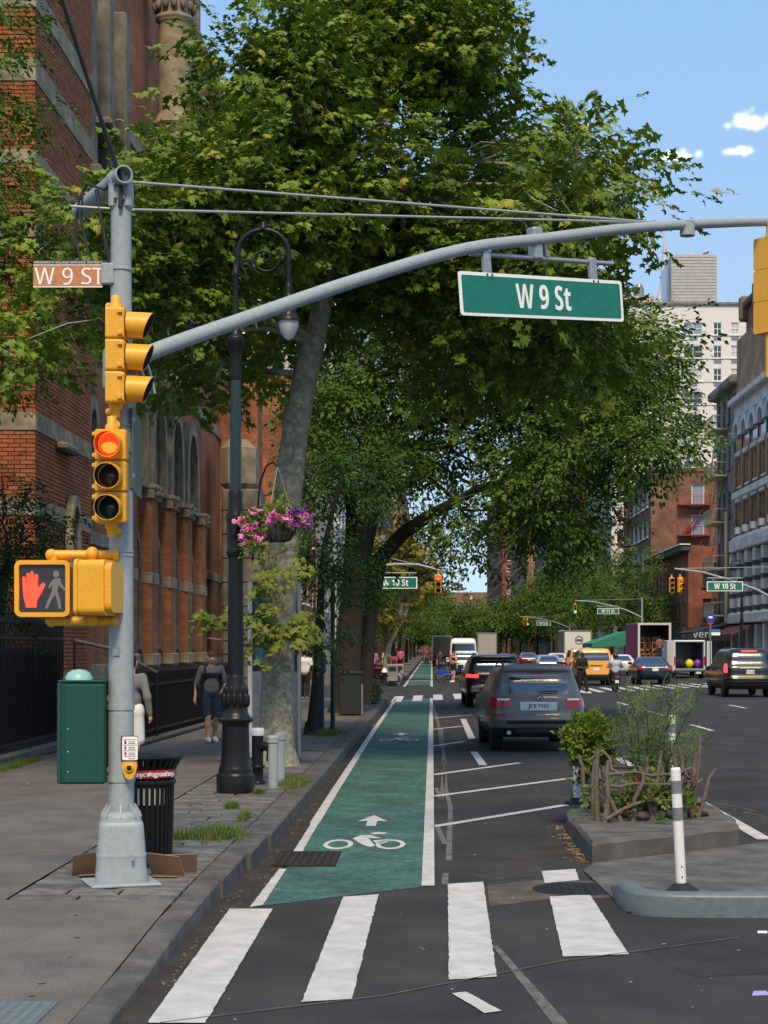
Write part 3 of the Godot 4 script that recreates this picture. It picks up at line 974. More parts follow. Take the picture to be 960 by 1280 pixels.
func library() -> void:
	var t := thing("brick_library", "red brick Gothic library with pale stone bands and pointed windows", "library", Vector3.ZERO)
	var X := -7.0
	var E := Vector3.RIGHT
	var S := Vector3.BACK
	var north := Vector3.FORWARD
	# corner bay: D 31..36.2, bricks as pieces; backing behind them
	var back := mb()
	back.box(Vector3(X - 3.06, 9, -33.56), Vector3(6.0, 18, 5.0))
	part("bay_core", back, K.mortar, t)
	var count := [0]
	# stone bands of the bay: bottom height, height
	var bands := [[0.0, 1.45], [4.25, 0.3], [5.75, 0.32], [9.15, 0.28], [10.45, 0.25], [11.9, 0.42], [13.2, 0.4]]
	var from := 0.0
	for bd in bands:
		if bd[0] > from:
			bricks(t, Vector3(X - 2.4, 0, -31.0), E, S, 2.4, from, bd[0], count)
			bricks(t, Vector3(X, 0, -31.0), north, E, 5.1, from, bd[0], count)
		band(t, Vector3(X - 2.4, bd[0], -31.0), E, S, 2.4 + 0.03, bd[1], 0.03, K.stone)
		band(t, Vector3(X, bd[0], -31.0), north, E, 5.1, bd[1], 0.03, K.stone)
		from = bd[0] + bd[1]
	bricks(t, Vector3(X - 2.4, 0, -31.0), E, S, 2.4, from, 16.0, count)
	bricks(t, Vector3(X, 0, -31.0), north, E, 5.1, from, 16.0, count)
	# narrow lancet in the bay, drip ledge
	pointed_window(t, Vector3(X + 0.03, 3.1, -33.9), north, E, 0.55, 0.95, 1.55, 0.16, 0.14, K.stone, K.window)
	band(t, Vector3(X, 5.6, -32.7), north, E, 1.2, 0.16, 0.22, K.stone_grey, "drip_ledge")
	# main wall set back, beyond the bay
	var xb := X - 0.55
	var wall := mb()
	wall.box(Vector3(xb - 5, 11, -51.5), Vector3(10, 22, 31.0))
	part("main_wall", wall, K.brick_red, t)
	for bd in [[1.0, 0.55], [4.2, 0.3], [9.3, 0.35], [11.8, 0.4], [14.5, 0.4]]:
		band(t, Vector3(xb, bd[0], -36.2), north, E, 30.0, bd[1], 0.06, K.stone)
	# plinth moulding
	band(t, Vector3(xb, 0.1, -36.2), north, E, 30.0, 0.9, 0.25, K.stone_grey, "plinth")
	# pair of windows beside the bay
	for z in [37.0, 38.2]:
		pointed_window(t, Vector3(xb + 0.03, 5.2, -z), north, E, 0.85, 1.0, 1.9, 0.22, 0.2, K.stone, K.window)
	# arcade: piers with stone caps and pointed arches between
	for i in 5:
		var z := 42.6 + i * 3.3
		var pier := mb().bevel(Vector3(xb + 0.08, 3.0, -z), Vector3(0.5, 5.8, 1.2), 0.1)
		part("pier", pier, K.brick_red, t)
		for hh in [[1.45, 0.32, 0.12], [3.55, 0.32, 0.03], [5.75, 0.28, 0.16], [6.0, 0.12, 0.22]]:
			part("pier_stone", mb().bevel(Vector3(xb + 0.08, hh[0] + hh[1] / 2, -z), Vector3(0.5 + hh[2], hh[1], 1.2 + hh[2]), 0.03), K.stone, t)
		part("pier_base", mb().bevel(Vector3(xb + 0.12, 0.55, -z), Vector3(0.7, 0.8, 1.4), 0.06), K.stone_grey, t)
		# carved capital
		var cap := mb()
		var rng := RandomNumberGenerator.new()
		rng.seed = i + 3
		for k in 14:
			cap.ball(Vector3(xb + 0.36 + rng.randf() * 0.06, 5.85 + rng.randf() * 0.25, -z - 0.55 + rng.randf() * 1.1), Vector3.ONE * rng.randf_range(0.06, 0.11), 6, 4)
		stuff(part("carving", cap, K.stone_grey, t))
	for i in 4:
		var z := 44.25 + i * 3.3
		pointed_window(t, Vector3(xb + 0.03, 6.15, -z), north, E, 2.0, 0.5, 2.3, 0.32, 0.2, K.stone, K.window)
		pointed_window(t, Vector3(xb + 0.03, 2.0, -z), north, E, 1.3, 1.6, 2.7, 0.16, 0.1, K.stone_grey, K.window)
	# raking copings above the arcade
	part("gable_coping", mb().box(Vector3(xb + 0.3, 10.6, -45.0), Vector3(0.7, 0.3, 6.0), Basis(Vector3.RIGHT, -0.35)), K.stone, t)
	part("gable_coping", mb().box(Vector3(xb + 0.3, 10.0, -51.5), Vector3(0.7, 0.3, 6.0), Basis(Vector3.RIGHT, 0.3)), K.stone, t)
	# upper windows with sills and hoods
	for z in [37.4, 39.6]:
		window(t, Vector3(xb, 13.0, -z), north, E, 0.9, 2.2, -0.1, K.stone, K.window)
	for z in [36.6, 38.5, 40.6]:
		part("upper_pier", mb().bevel(Vector3(xb + 0.2, 13.0, -z), Vector3(0.7, 7.0, 0.6), 0.05), K.stone_grey, t)
	part("upper_sill", mb().bevel(Vector3(xb + 0.45, 11.7, -38.2), Vector3(0.7, 0.22, 4.6), 0.05), K.stone_grey, t)
	part("upper_sill", mb().bevel(Vector3(xb + 0.42, 12.9, -37.5), Vector3(0.9, 0.18, 1.7), 0.05), K.stone_grey, t)
	# round stone column with a carved capital
	var col := mb()
	col.lathe([[0.55, 15.7], [0.48, 15.9], [0.42, 16.0], [0.42, 18.4], [0.5, 18.45], [0.5, 18.55], [0.42, 18.6], [0.5, 19.0], [0.62, 19.2], [0.62, 19.4]], 20, Vector3(X + 0.2, 0, -46.5))
	part("stone_column", col, K.stone, t)
	part("column_bracket", mb().lathe([[0.05, 14.4], [0.3, 14.9], [0.55, 15.7]], 16, Vector3(X + 0.2, 0, -46.5)), K.stone_grey, t)
	var leaves := mb()
	for k in 26:
		var a := TAU * k / 13.0
		leaves.ball(Vector3(X + 0.2 + cos(a) * 0.5, 18.8 + 0.22 * (k % 2), -46.5 + sin(a) * 0.5), Vector3(0.09, 0.14, 0.09), 6, 4)
	stuff(part("carving", leaves, K.stone_grey, t))
	for k in 4:
		part("colonnette", mb().lathe([[0.12, 16.5], [0.1, 16.7], [0.1, 21.0]], 10, Vector3(X + 0.1, 0, -49.0 - k * 0.9)), K.stone_grey, t)
	# buttress of the next bay: stone steps
	part("buttress", mb().bevel(Vector3(-6.35, 3.6, -59.5), Vector3(1.3, 7.2, 1.8), 0.05), K.stone_grey, t)
	part("buttress", mb().bevel(Vector3(-6.5, 8.0, -59.5), Vector3(1.2, 1.8, 1.7), 0.3), K.stone, t)
	for y in [0.9, 1.7, 2.5, 3.3, 4.1, 4.9, 5.7, 6.5]:
		part("buttress_course", mb().bevel(Vector3(-6.35, y, -59.5), Vector3(1.33, 0.04, 1.83), 0.01), K.joint, t)
	part("buttress", mb().bevel(Vector3(-7.0, 5.5, -63.5), Vector3(1.6, 11.0, 1.8), 0.05), K.brick_red, t)

	# garden fence before the bay, railing further up
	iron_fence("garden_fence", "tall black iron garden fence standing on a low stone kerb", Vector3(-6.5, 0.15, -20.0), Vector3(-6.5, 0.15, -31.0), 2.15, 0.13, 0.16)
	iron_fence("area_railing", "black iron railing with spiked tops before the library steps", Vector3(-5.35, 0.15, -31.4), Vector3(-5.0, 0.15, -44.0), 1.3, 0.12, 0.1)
	var stair := thing("stair_handrail", "slanting bronze handrail beside the library wall", "handrail", Vector3(-6.3, 0.15, -32.0))
	part("rail", mb().tube([Vector3(-0.2, 1.9, 0), Vector3(0.4, 1.75, -0.4), Vector3(1.1, 1.3, -1.2)], [0.035], 8), K.twig_wood, stair)
	for p in [Vector3(-0.2, 0, 0), Vector3(1.1, 0, -1.2)]:
		part("post", mb().tube([p, p + Vector3.UP * (1.9 if p.x < 0 else 1.3)], [0.025], 8), K.black_paint, stair)

func iron_fence(called: String, label: String, a: Vector3, b: Vector3, h: float, pitch: float, base: float) -> void:
	var t := thing(called, label, "fence")
	var dir := (b - a).normalized()
	var bs := Basis(dir, Vector3.UP, dir.cross(Vector3.UP))
	var len := a.distance_to(b)
	part("kerb", mb().bevel((a + b) / 2 + Vector3.UP * base / 2, Vector3(len, base, 0.3), 0.03, bs), K.kerb[1], t)
	for y in [base + 0.12, h - 0.22]:
		part("rail", mb().box((a + b) / 2 + Vector3.UP * y, Vector3(len, 0.045, 0.03), bs), K.black_paint, t)
	var bar := mb()
	bar.box(Vector3(0, (h + base) / 2, 0), Vector3(0.022, h - base, 0.022))
	bar.lathe([[0.022, h - 0.01], [0.03, h + 0.03], [0.0, h + 0.12]], 6)
	var m := bar.mesh()
	var n := int(len / pitch)
	for i in n + 1:
		var p := part("bar", m, K.black_paint, t)
		p.position = a + dir * len * i / n
	# dark infill panel behind the bars
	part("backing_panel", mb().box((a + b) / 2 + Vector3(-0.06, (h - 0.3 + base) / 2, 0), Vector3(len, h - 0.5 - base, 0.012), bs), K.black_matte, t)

func right_row() -> void:
	var W := Vector3.LEFT
	var S := Vector3.BACK
	var R := Vector3.RIGHT
	var F := Vector3.FORWARD
	# 1: white and tan building with arches, D 108..127
	var t := thing("arched_building", "tan brick building with white stone trim and a row of round arches", "building")
	var x := 22.0
	# ground storey stripes, middle, arcade, brown top
	var wins := []
	for i in 6:
		var u := 0.9 + i * 3.05
		wins.append([u, 5.2, u + 1.5, 8.2])
		wins.append([u, 9.9, u + 1.5, 12.3])
		wins.append([u, 13.4, u + 1.5, 15.6])
	var shop := []
	for i in 6:
		shop.append([0.5 + i * 3.05, 0.4, 2.7 + i * 3.05, 3.4])
	facade(t, "avenue_front", Vector3(x, 0, -127), Vector3.BACK, W, 19.0, 24.0, wins + shop, K.brick_tan, K.frame_white, 0.35, 1, 4)
	shell(t, x, 44, 108, 127, 24.0, K.brick_umber, false, true)
	for i in 7:
		var u := i * 3.05 + 0.05
		# pilasters: white with dark courses low down
		part("pilaster", mb().bevel(Vector3(x - 0.25, 6.4, -127 + u), Vector3(0.5, 4.4, 0.75), 0.05), K.stucco_white, t)
		for k in 4:
			part("dark_course", mb().box(Vector3(x - 0.27, 4.6 + k * 1.0, -127 + u), Vector3(0.5, 0.32, 0.79)), K.slate_band, t)
		part("shop_pier", mb().bevel(Vector3(x - 0.2, 1.75, -127 + u), Vector3(0.45, 3.5, 0.7), 0.05), K.stucco_white, t)
		for v in [[9.6, 3.2], [13.2, 2.6]]:
			part("pilaster", mb().bevel(Vector3(x - 0.12, v[0] + v[1] / 2, -127 + u), Vector3(0.24, v[1], 0.5), 0.05), K.brick_tan, t)
	for hh in [[3.6, 0.7, 0.7], [8.7, 0.9, 0.6], [12.5, 0.5, 0.4], [9.55, 0.25, 0.35], [19.2, 0.45, 0.7]]:
		part("white_cornice", mb().bevel(Vector3(x - hh[2] / 2, hh[0] + hh[1] / 2, -117.5), Vector3(hh[2], hh[1], 19.0), 0.06), K.stucco_white, t)
	for i in 6:
		var u := 0.9 + i * 3.05 + 0.75
		for hv in [12.75, 9.75, 16.0]:
			part("window_head", mb().bevel(Vector3(x - 0.14, hv - 0.32, -127 + u), Vector3(0.3, 0.35, 2.0), 0.04), K.stucco_white, t)
		# arches of the arcade
		var ring := mb()
		for k in 12:
			var a := PI * k / 12
			var c := PI * (k + 1) / 12
			var p := func(ang: float, r: float, dx: float) -> Vector3:
				return Vector3(x - dx, 16.9 + sin(ang) * r, -127 + u - cos(ang) * r)
			_wq(ring, p.call(a, 0.9, 0.4), p.call(c, 0.9, 0.4), p.call(c, 1.45, 0.4), p.call(a, 1.45, 0.4), W)
			_wq(ring, p.call(a, 0.9, 0.4), p.call(c, 0.9, 0.4), p.call(c, 0.9, 0.0), p.call(a, 0.9, 0.0), Vector3(0, -sin(a), cos(a)))
			_wq(ring, p.call(a, 1.45, 0.4), p.call(c, 1.45, 0.4), p.call(c, 1.45, 0.0), p.call(a, 1.45, 0.0), Vector3(0, sin(a), -cos(a)))
		part("round_arch", ring, K.stucco_white, t)
		part("arch_panel", mb().box(Vector3(x - 0.05, 16.9, -127 + u), Vector3(0.1, 1.9, 1.7)), K.window, t)
		part("air_conditioner", mb().box(Vector3(x - 0.2, 10.2, -127 + u + 0.3), Vector3(0.5, 0.45, 0.65)), K.frame_white, t)
	part("spandrel", mb().box(Vector3(x - 0.1, 18.75, -117.5), Vector3(0.2, 0.9, 19.0)), K.stucco_white, t)
	# dark awnings at the shops
	for i in 3:
		var aw := mb()
		aw.box(Vector3(x - 1.0, 3.2, -125.2 + i * 3.1), Vector3(2.2, 0.08, 2.6), Basis(Vector3.BACK, 0.45))
		aw.box(Vector3(x - 2.0, 2.6, -125.2 + i * 3.1), Vector3(0.05, 0.45, 2.6))
		part("shop_awning", aw, K.awning_red, t)
	# brown set-back storey on top
	var t1 := thing("brown_brick_block", "brown brick block with arched windows rising above the white arches", "building")
	facade(t1, "avenue_front", Vector3(22.6, 18.0, -126.6), Vector3.BACK, W, 15.0, 8.2, grid_wins(1.0, 2.4, 6, 2.4, 4.0, 1, 1.1, 2.2), K.brick_umber, K.frame_dark, 0.3, 0, 6)
	var sh := mb()
	_wq(sh, Vector3(22.6, 18, -111.6), Vector3(40, 18, -111.6), Vector3(40, 26.2, -111.6), Vector3(22.6, 26.2, -111.6), S)
	_wq(sh, Vector3(22.6, 26.1, -111.6), Vector3(40, 26.1, -111.6), Vector3(40, 26.1, -126.6), Vector3(22.6, 26.1, -126.6), Vector3.UP)
	_wq(sh, Vector3(22.6, 18, -126.6), Vector3(40, 18, -126.6), Vector3(40, 26.2, -126.6), Vector3(22.6, 26.2, -126.6), F)
	_wq(sh, Vector3(40, 18, -111.6), Vector3(40, 18, -126.6), Vector3(40, 26.2, -126.6), Vector3(40, 26.2, -111.6), R)
	part("back_wall", sh, K.brick_umber, t1)
	part("parapet", mb().bevel(Vector3(22.5, 26.4, -119.1), Vector3(0.6, 0.5, 15.2), 0.1), K.roofing, t1)
	for z in [126.3, 121.0]:
		part("corner_turret", mb().bevel(Vector3(22.45, 26.2, -z), Vector3(0.8, 1.8, 0.9), 0.15), K.brick_umber, t1)
	# 2: grey-brown narrow building with tan fire balconies, D 127..137
	var t2 := thing("balcony_building", "narrow grey brown building with tan iron fire balconies", "building")
	facade(t2, "avenue_front", Vector3(22.15, 0, -137), Vector3.BACK, W, 10.0, 21.5, grid_wins(0.8, 2.3, 4, 4.6, 3.5, 5, 1.0, 1.9), K.grey_facade, K.frame_dark, 0.25, 0, 9)
	shell(t2, 22.15, 44, 127.02, 137, 21.5, K.grey_facade, false, true)
	for k in 5:
		fire_escape(t2, Vector3(22.15, 4.3 + k * 3.5, -134.0), Vector3.BACK, W, 4.6, 3.5, K.fire_tan, k < 4, "fire_balcony")
	part("cornice", mb().bevel(Vector3(21.9, 21.3, -132), Vector3(0.9, 0.7, 10.2), 0.15), K.grey_facade, t2)
	part("downpipe", mb().tube([Vector3(21.9, 0.2, -131.0), Vector3(21.9, 12, -131.0)], [0.14], 8), K.fire_tan, t2)
	# shop under a black awning
	var aw2 := mb().box(Vector3(20.6, 3.4, -132), Vector3(3.4, 0.1, 9.0), Basis(Vector3.BACK, 0.25))
	part("shop_awning", aw2, K.awning_dark, t2)
	part("shop_front", mb().box(Vector3(22.0, 2.0, -132), Vector3(0.2, 3.6, 9.6)), K.slate_band, t2)
	# 3: low orange brick shop building at the next corner, D 151..176
	var t3 := thing("shop_building", "low orange brick corner building above a dark phone shop front", "building")
	var w3 := [[1.2, 3.9, 2.6, 6.1], [1.2, 7.1, 2.6, 9.2], [5.0, 3.9, 6.4, 6.1], [5.0, 7.1, 6.4, 9.2]]
	facade(t3, "street_front", Vector3(22, 0, -151), R, S, 12.0, 10.6, w3, K.brick_orange, K.frame_dark, 0.25, 0, 12)
	facade(t3, "avenue_front", Vector3(22, 0, -176), Vector3.BACK, W, 25.0, 10.6, grid_wins(1.0, 2.6, 9, 4.1, 3.0, 2, 1.0, 1.8), K.brick_orange, K.frame_dark, 0.25, 0, 13)
	shell(t3, 22, 34, 151, 176, 10.6, K.brick_orange, true, true)
	part("cornice", mb().bevel(Vector3(21.7, 10.4, -163.5), Vector3(0.8, 0.6, 25.6), 0.15), K.slate_band, t3)
	part("cornice_cap", mb().box(Vector3(21.65, 10.75, -163.5), Vector3(0.95, 0.1, 25.8)), K.frame_white, t3)
	part("shop_fascia", mb().bevel(Vector3(26.0, 3.0, -150.85), Vector3(8.0, 1.3, 0.3), 0.03), K.slate_band, t3)
	part("shop_window", mb().box(Vector3(26.0, 1.2, -150.95), Vector3(7.4, 2.1, 0.1)), K.window, t3)
	var fascia: Node3D = lettering("shop_lettering", "verizon", 0.62, K.sign_white, t3, Vector3(23.85, 3.05, -150.68), 1.0)
	part("side_shop_fascia", mb().bevel(Vector3(21.8, 3.1, -163), Vector3(0.4, 1.0, 22.0), 0.03), K.slate_band, t3)
	for i in 7:
		part("shop_window", mb().box(Vector3(21.95, 1.3, -154.0 - i * 3.0), Vector3(0.1, 2.2, 2.4)), K.window, t3)
	# 4: brown brick block with red fire escapes, D 177..202
	var t4 := thing("fire_escape_building", "brown brick apartment block with dark red fire escapes", "building")
	var w4 := []
	for k in 5:
		w4.append([4.1, 4.0 + k * 3.05, 5.4, 6.1 + k * 3.05])
		w4.append([7.1, 4.1 + k * 3.05, 7.75, 5.8 + k * 3.05])
	facade(t4, "street_front", Vector3(22, 0, -177), R, S, 13.0, 19.6, w4, K.brick_brown, K.frame_white, 0.22, 0, 15)
	facade(t4, "avenue_front", Vector3(22, 0, -202), Vector3.BACK, W, 25.0, 19.6, grid_wins(1.2, 3.9, 6, 4.0, 3.05, 5, 2.4, 1.9), K.brick_brown, K.frame_white, 0.22, 1, 16)
	shell(t4, 22, 35, 177, 202, 19.6, K.brick_brown, true, true)
	for k in 5:
		fire_escape(t4, Vector3(26.3, 4.0 + k * 3.05, -177), R, S, 3.3, 3.05, K.fire_red, k < 4)
		fire_escape(t4, Vector3(22, 4.0 + k * 3.05, -196), Vector3.BACK, W, 4.0, 3.05, K.fire_red, k < 4)
	part("parapet", mb().box(Vector3(28.5, 19.75, -177.05), Vector3(13.2, 0.3, 0.4)), K.brick_orange, t4)
	# 5: tall white brick apartments, D 212..246
	var t5 := thing("white_apartments", "tall white brick apartment block with wide windows and air vents", "building")
	var w5 := []
	for k in 14:
		var v := 3.4 + k * 2.78
		w5.append([0.6, v, 2.4, v + 1.5])
		w5.append([3.6, v, 5.2, v + 1.5])
		w5.append([8.7, v, 11.0, v + 1.5])
		w5.append([12.3, v, 13.3, v + 1.5])
		w5.append([14.4, v, 15.4, v + 1.5])
	facade(t5, "street_front", Vector3(21.6, 0, -212), R, S, 19.0, 43.2, w5, K.white_brick, K.frame_white, 0.18, 1, 21)
	facade(t5, "avenue_front", Vector3(21.6, 0, -246), Vector3.BACK, W, 34.0, 43.2, grid_wins(1.5, 5.4, 6, 3.4, 2.78, 13, 3.0, 1.5), K.white_brick, K.frame_white, 0.18, 1, 22)
	shell(t5, 21.6, 40.6, 212, 246, 43.2, K.white_brick, true, true)
	for k in 14:
		var v := 3.4 + k * 2.78
		for u in [9.9, 12.8, 14.9]:
			part("vent_grille", mb().box(Vector3(21.6 + u, v - 0.42, -211.97), Vector3(0.9, 0.34, 0.1)), K.grey_metal, t5)
		part("floor_line", mb().box(Vector3(31.1, v - 0.12, -211.99), Vector3(19.0, 0.07, 0.06)), K.grey_facade, t5)
	part("parapet", mb().box(Vector3(31.1, 43.3, -212.0), Vector3(19.2, 0.3, 0.5)), K.grey_facade, t5)
	# roof garden on the white block
	var plants := [[24.6, 1.7], [33.0, 0.5], [36.0, 0.6], [38.5, 0.5]]
	var rng := RandomNumberGenerator.new()
	rng.seed = 3
	for p in plants:
		roof_shrub(Vector3(29.239 if p[1] > 1.0 else p[0], 43.2, -214), p[1], rng, "large leafy shrub standing on the roof edge of the white apartments" if p[1] > 1.0 else "low green shrub growing on the roof of the white apartments")

func roof_shrub(at: Vector3, h: float, rng: RandomNumberGenerator, label: String) -> void:
	var s := thing("roof_shrub", label, "shrub", at, 0.0, "roof garden shrubs")
	part("stem", mb().tube([Vector3.ZERO, Vector3(0, h * 0.6, 0)], [0.06, 0.03], 5), K.bark_dark, s)
	var where := []
	var tints := []
	for i in int(60 * h):
		where.append(Transform3D(Basis.from_euler(Vector3(rng.randf() * 6, rng.randf() * 6, rng.randf() * 6)).scaled(Vector3.ONE * 0.3), Vector3(rng.randfn(0, 0.35) * h * 0.6, h * (0.3 + rng.randf() * 1.2), rng.randfn(0, 0.3) * h)))
		tints.append(Color(0.06, 0.16, 0.025).lerp(Color(0.1, 0.22, 0.04), rng.randf()))
	scatter("crown", small_sprig(), K.leaf, where, tints, s)

func distant() -> void:
	# grey tower with horizontal bands
	var t := thing("grey_tower", "distant grey office tower with fine horizontal bands", "tower")
	var d := 620.0
	var x0 := 84.264
	var x1 := 100.327
	var top := 140.303
	part("shaft", mb().box(Vector3((x0 + x1) / 2, top / 2, -d - 9), Vector3(x1 - x0, top, 18)), K.tower, t)
	part("side_bay", mb().box(Vector3(x0 - 0.6, top / 2 - 1.5, -d - 11), Vector3(1.2, top - 3, 14)), K.window_blue, t)
	for i in 30:
		part("floor_band", mb().box(Vector3((x0 + x1) / 2, top - 1.0 - i * 1.1, -d), Vector3(x1 - x0 + 0.1, 0.1, 0.16)), K.grey_facade, t)
	part("roof_cone", mb().lathe([[2.2, top], [0.0, top + 2.6]], 8, Vector3(x0 + 7.5, 0, -d - 6)), K.cream, t)
	part("roof_crane", mb().tube([Vector3(x1 - 4.5, top, -d - 5), Vector3(x1 - 4.3, top + 1.0, -d - 5), Vector3(x1 - 2.0, top + 2.0, -d - 5)], [0.35], 6), K.slate_band, t)
	# white needle spire
	var sp := thing("white_spire", "far white tapering spire with a slim antenna", "spire")
	var b := mb()
	var cx := 198.409
	b.lathe([[24.00, 0], [19.50, 267.157], [12.75, 284.203], [5.10, 306.703], [3.60, 316.248], [3.60, 327.157], [1.95, 328.521], [1.95, 342.157], [1.20, 343.521], [0.60, 362.612]], 14, Vector3(cx, 0, -1500))
	part("mast", b, K.stucco_white, sp)
	for y in [316.930, 327.839]:
		part("collar", mb().lathe([[4.6, y], [4.6, y + 0.9]], 12, Vector3(cx, 0, -1500)), K.tower, sp)
	# pale block with a water tank
	var p := thing("pale_block", "pale pinkish block far off with a grey rooftop tank", "building")
	var px0 := 30.545
	var px1 := 53.073
	var ptop := 85.739
	part("block", mb().box(Vector3((px0 + px1) / 2, ptop / 2, -430), Vector3(px1 - px0, ptop, 20)), K.cream, p)
	part("brick_panel", mb().box(Vector3(48.300, ptop - 2.2, -419.9), Vector3(2.0, 3.4, 0.2)), K.brick_orange, p)
	part("tank", mb().lathe([[1.3, ptop], [1.3, ptop + 2.4], [0.7, ptop + 3.6]], 12, Vector3(49.827, 0, -424)), K.grey_metal, p)
	# blocks along the avenue, right, beyond the white apartments
	far_block("far_brick_block", "tall red brick block glimpsed through the trees up the avenue", 21.5, 45, 255, 300, 46, K.brick_red, 31)
	far_block("far_grey_block", "tall grey stone block glimpsed through the trees up the avenue", 21.0, 45, 310, 360, 40, K.grey_facade, 32)
	far_block("far_tan_block", "tan brick block far up the right side of the avenue", 20.5, 45, 380, 460, 46, K.brick_tan, 33)
	far_block("far_orange_block", "orange brick block at the far end of the avenue", 20, 50, 500, 640, 52, K.brick_orange, 34)
	# left side
	far_block("left_brick_block", "red brick row house behind the trees left of the bike lane", -26, -6.6, 84, 100, 15, K.brick_red, 35)
	far_block("left_cream_block", "cream fronted house behind the trees left of the bike lane", -26, -6.6, 101, 118, 19, K.cream, 36)
	far_block("left_white_block", "white brick apartments behind the trees left of the bike lane", -30, -6.6, 121, 170, 30, K.white_brick, 37)
	far_block("left_brown_block", "brown brick block far up the left side of the avenue", -30, -6.6, 185, 300, 34, K.brick_brown, 38)
	far_block("left_tan_block", "tan brick block at the far left end of the avenue", -30, -6.4, 320, 620, 40, K.brick_tan, 39)
	far_block("end_block", "hazy brick block closing the view where the avenue bends", -60, 60, 900, 960, 30, K.brick_umber, 40)

func far_block(called: String, label: String, x0: float, x1: float, d0: float, d1: float, h: float, m: Material, sd: int) -> void:
	var t := thing(called, label, "building")
	var right := x0 > 0.0
	var w := d1 - d0
	var n := mini(int(w / 4.0), 10)
	var floors := mini(int(h / 3.3) - 1, 13)
	var big := w / n
	var ws := grid_wins(big * 0.25, big, n, 4.2, 3.2, floors, big * 0.4, 1.8)
	if right:
		facade(t, "avenue_front", Vector3(x0, 0, -d1), Vector3.BACK, Vector3.LEFT, w, h, ws, m, K.frame_white, 0.2, 0, sd)
	else:
		facade(t, "avenue_front", Vector3(x1, 0, -d0), Vector3.FORWARD, Vector3.RIGHT, w, h, ws, m, K.frame_white, 0.2, 0, sd)
	var sw := x1 - x0
	var k := mini(maxi(int(sw / 4.0), 1), 8)
	facade(t, "street_front", Vector3(x0, 0, -d0), Vector3.RIGHT, Vector3.BACK, sw, h, grid_wins(sw / k * 0.3, sw / k, k, 4.2, 3.2, floors, 1.3, 1.8), m, K.frame_white, 0.2, 0, sd + 50)
	var b := mb()
	var xi := x1 if right else x0
	_wq(b, Vector3(xi, 0, -d0), Vector3(xi, 0, -d1), Vector3(xi, h, -d1), Vector3(xi, h, -d0), Vector3.RIGHT if right else Vector3.LEFT)
	_wq(b, Vector3(x0, 0, -d1), Vector3(x1, 0, -d1), Vector3(x1, h, -d1), Vector3(x0, h, -d1), Vector3.FORWARD)
	part("back_wall", b, m, t)
	var r := mb()
	_wq(r, Vector3(x0, h - 0.1, -d0), Vector3(x1, h - 0.1, -d0), Vector3(x1, h - 0.1, -d1), Vector3(x0, h - 0.1, -d1), Vector3.UP)
	part("roof", r, K.roofing, t)

# ---------------------------------------------------------------- trees and plants
var sprigs := {}
func leaf_fan(b: MB, at: Vector3, bs: Basis, size: float, outline: Array, curl: float) -> void:
	var mid := Vector3(0, 0.03 * size, outline[outline.size() / 2].y * 0.35 * size)
	var pts := []
	for p in outline:
		pts.append(Vector3(p.x * size, -curl * size * (p.x * p.x * 1.5 + p.y * p.y * 0.6), p.y * size))
	for i in pts.size() - 1:
		b.tri(at + bs * mid, at + bs * pts[i], at + bs * pts[i + 1])

func sprig(key: String, n: int, length: float, size: float, outline: Array, spread: float, sd: int) -> Mesh:
	if sprigs.has(key):
		return sprigs[key]
	var rng := RandomNumberGenerator.new()
	rng.seed = sd
	var b := mb()
	b.tube([Vector3.ZERO, Vector3(0, 0.03, length * 0.5), Vector3(0, 0, length)], [0.006, 0.004, 0.002], 3, false)
	for i in n:
		var t := (i + 0.6) / n
		var yaw := (1.0 if i % 2 else -1.0) * rng.randf_range(0.5, 1.3) * (1.1 - t * 0.6)
		var bs := Basis(Vector3.UP, yaw) * Basis(Vector3.RIGHT, rng.randf_range(-0.3, 0.6)) * Basis(Vector3.BACK, rng.randf_range(-0.7, 0.7))
		var at := Vector3(0, rng.randf_range(-0.5, 0.5) * spread, length * t) + Basis(Vector3.UP, yaw) * Vector3(0, 0, spread * rng.randf())
		leaf_fan(b, at, bs, size * rng.randf_range(0.75, 1.2), outline, rng.randf_range(0.15, 0.5))
	sprigs[key] = b.mesh()
	return sprigs[key]

func plane_sprig() -> Mesh:
	return sprig("plane", 8, 0.42, 0.16, [Vector2(0, 0), Vector2(0.34, -0.1), Vector2(0.26, 0.16), Vector2(0.62, 0.36), Vector2(0.26, 0.5), Vector2(0, 1.0), Vector2(-0.26, 0.5), Vector2(-0.62, 0.36), Vector2(-0.26, 0.16), Vector2(-0.34, -0.1), Vector2(0, 0)], 0.12, 5)

func small_sprig() -> Mesh:
	return sprig("small", 16, 0.5, 0.095, [Vector2(0, 0), Vector2(0.28, 0.3), Vector2(0.24, 0.65), Vector2(0, 1.0), Vector2(-0.24, 0.65), Vector2(-0.28, 0.3), Vector2(0, 0)], 0.16, 6)

func willow_sprig() -> Mesh:
	return sprig("willow", 14, 0.22, 0.055, [Vector2(0, 0), Vector2(0.09, 0.4), Vector2(0, 1.0), Vector2(-0.09, 0.4), Vector2(0, 0)], 0.012, 7)

func bush_sprig() -> Mesh:
	return sprig("bush", 10, 0.13, 0.05, [Vector2(0, 0), Vector2(0.26, 0.3), Vector2(0.2, 0.7), Vector2(0, 1.0), Vector2(-0.2, 0.7), Vector2(-0.26, 0.3), Vector2(0, 0)], 0.03, 8)

func bent(a: Vector3, c: Vector3, sag: float, n: int, rng: RandomNumberGenerator, wob: float) -> Array:
	var out := []
	for i in n + 1:
		var t := float(i) / n
		var p := a.lerp(c, t) + Vector3.UP * sag * sin(t * PI)
		if i > 0 and i < n:
			p += Vector3(rng.randfn(0, wob), rng.randfn(0, wob), rng.randfn(0, wob))
		out.append(p)
	return out

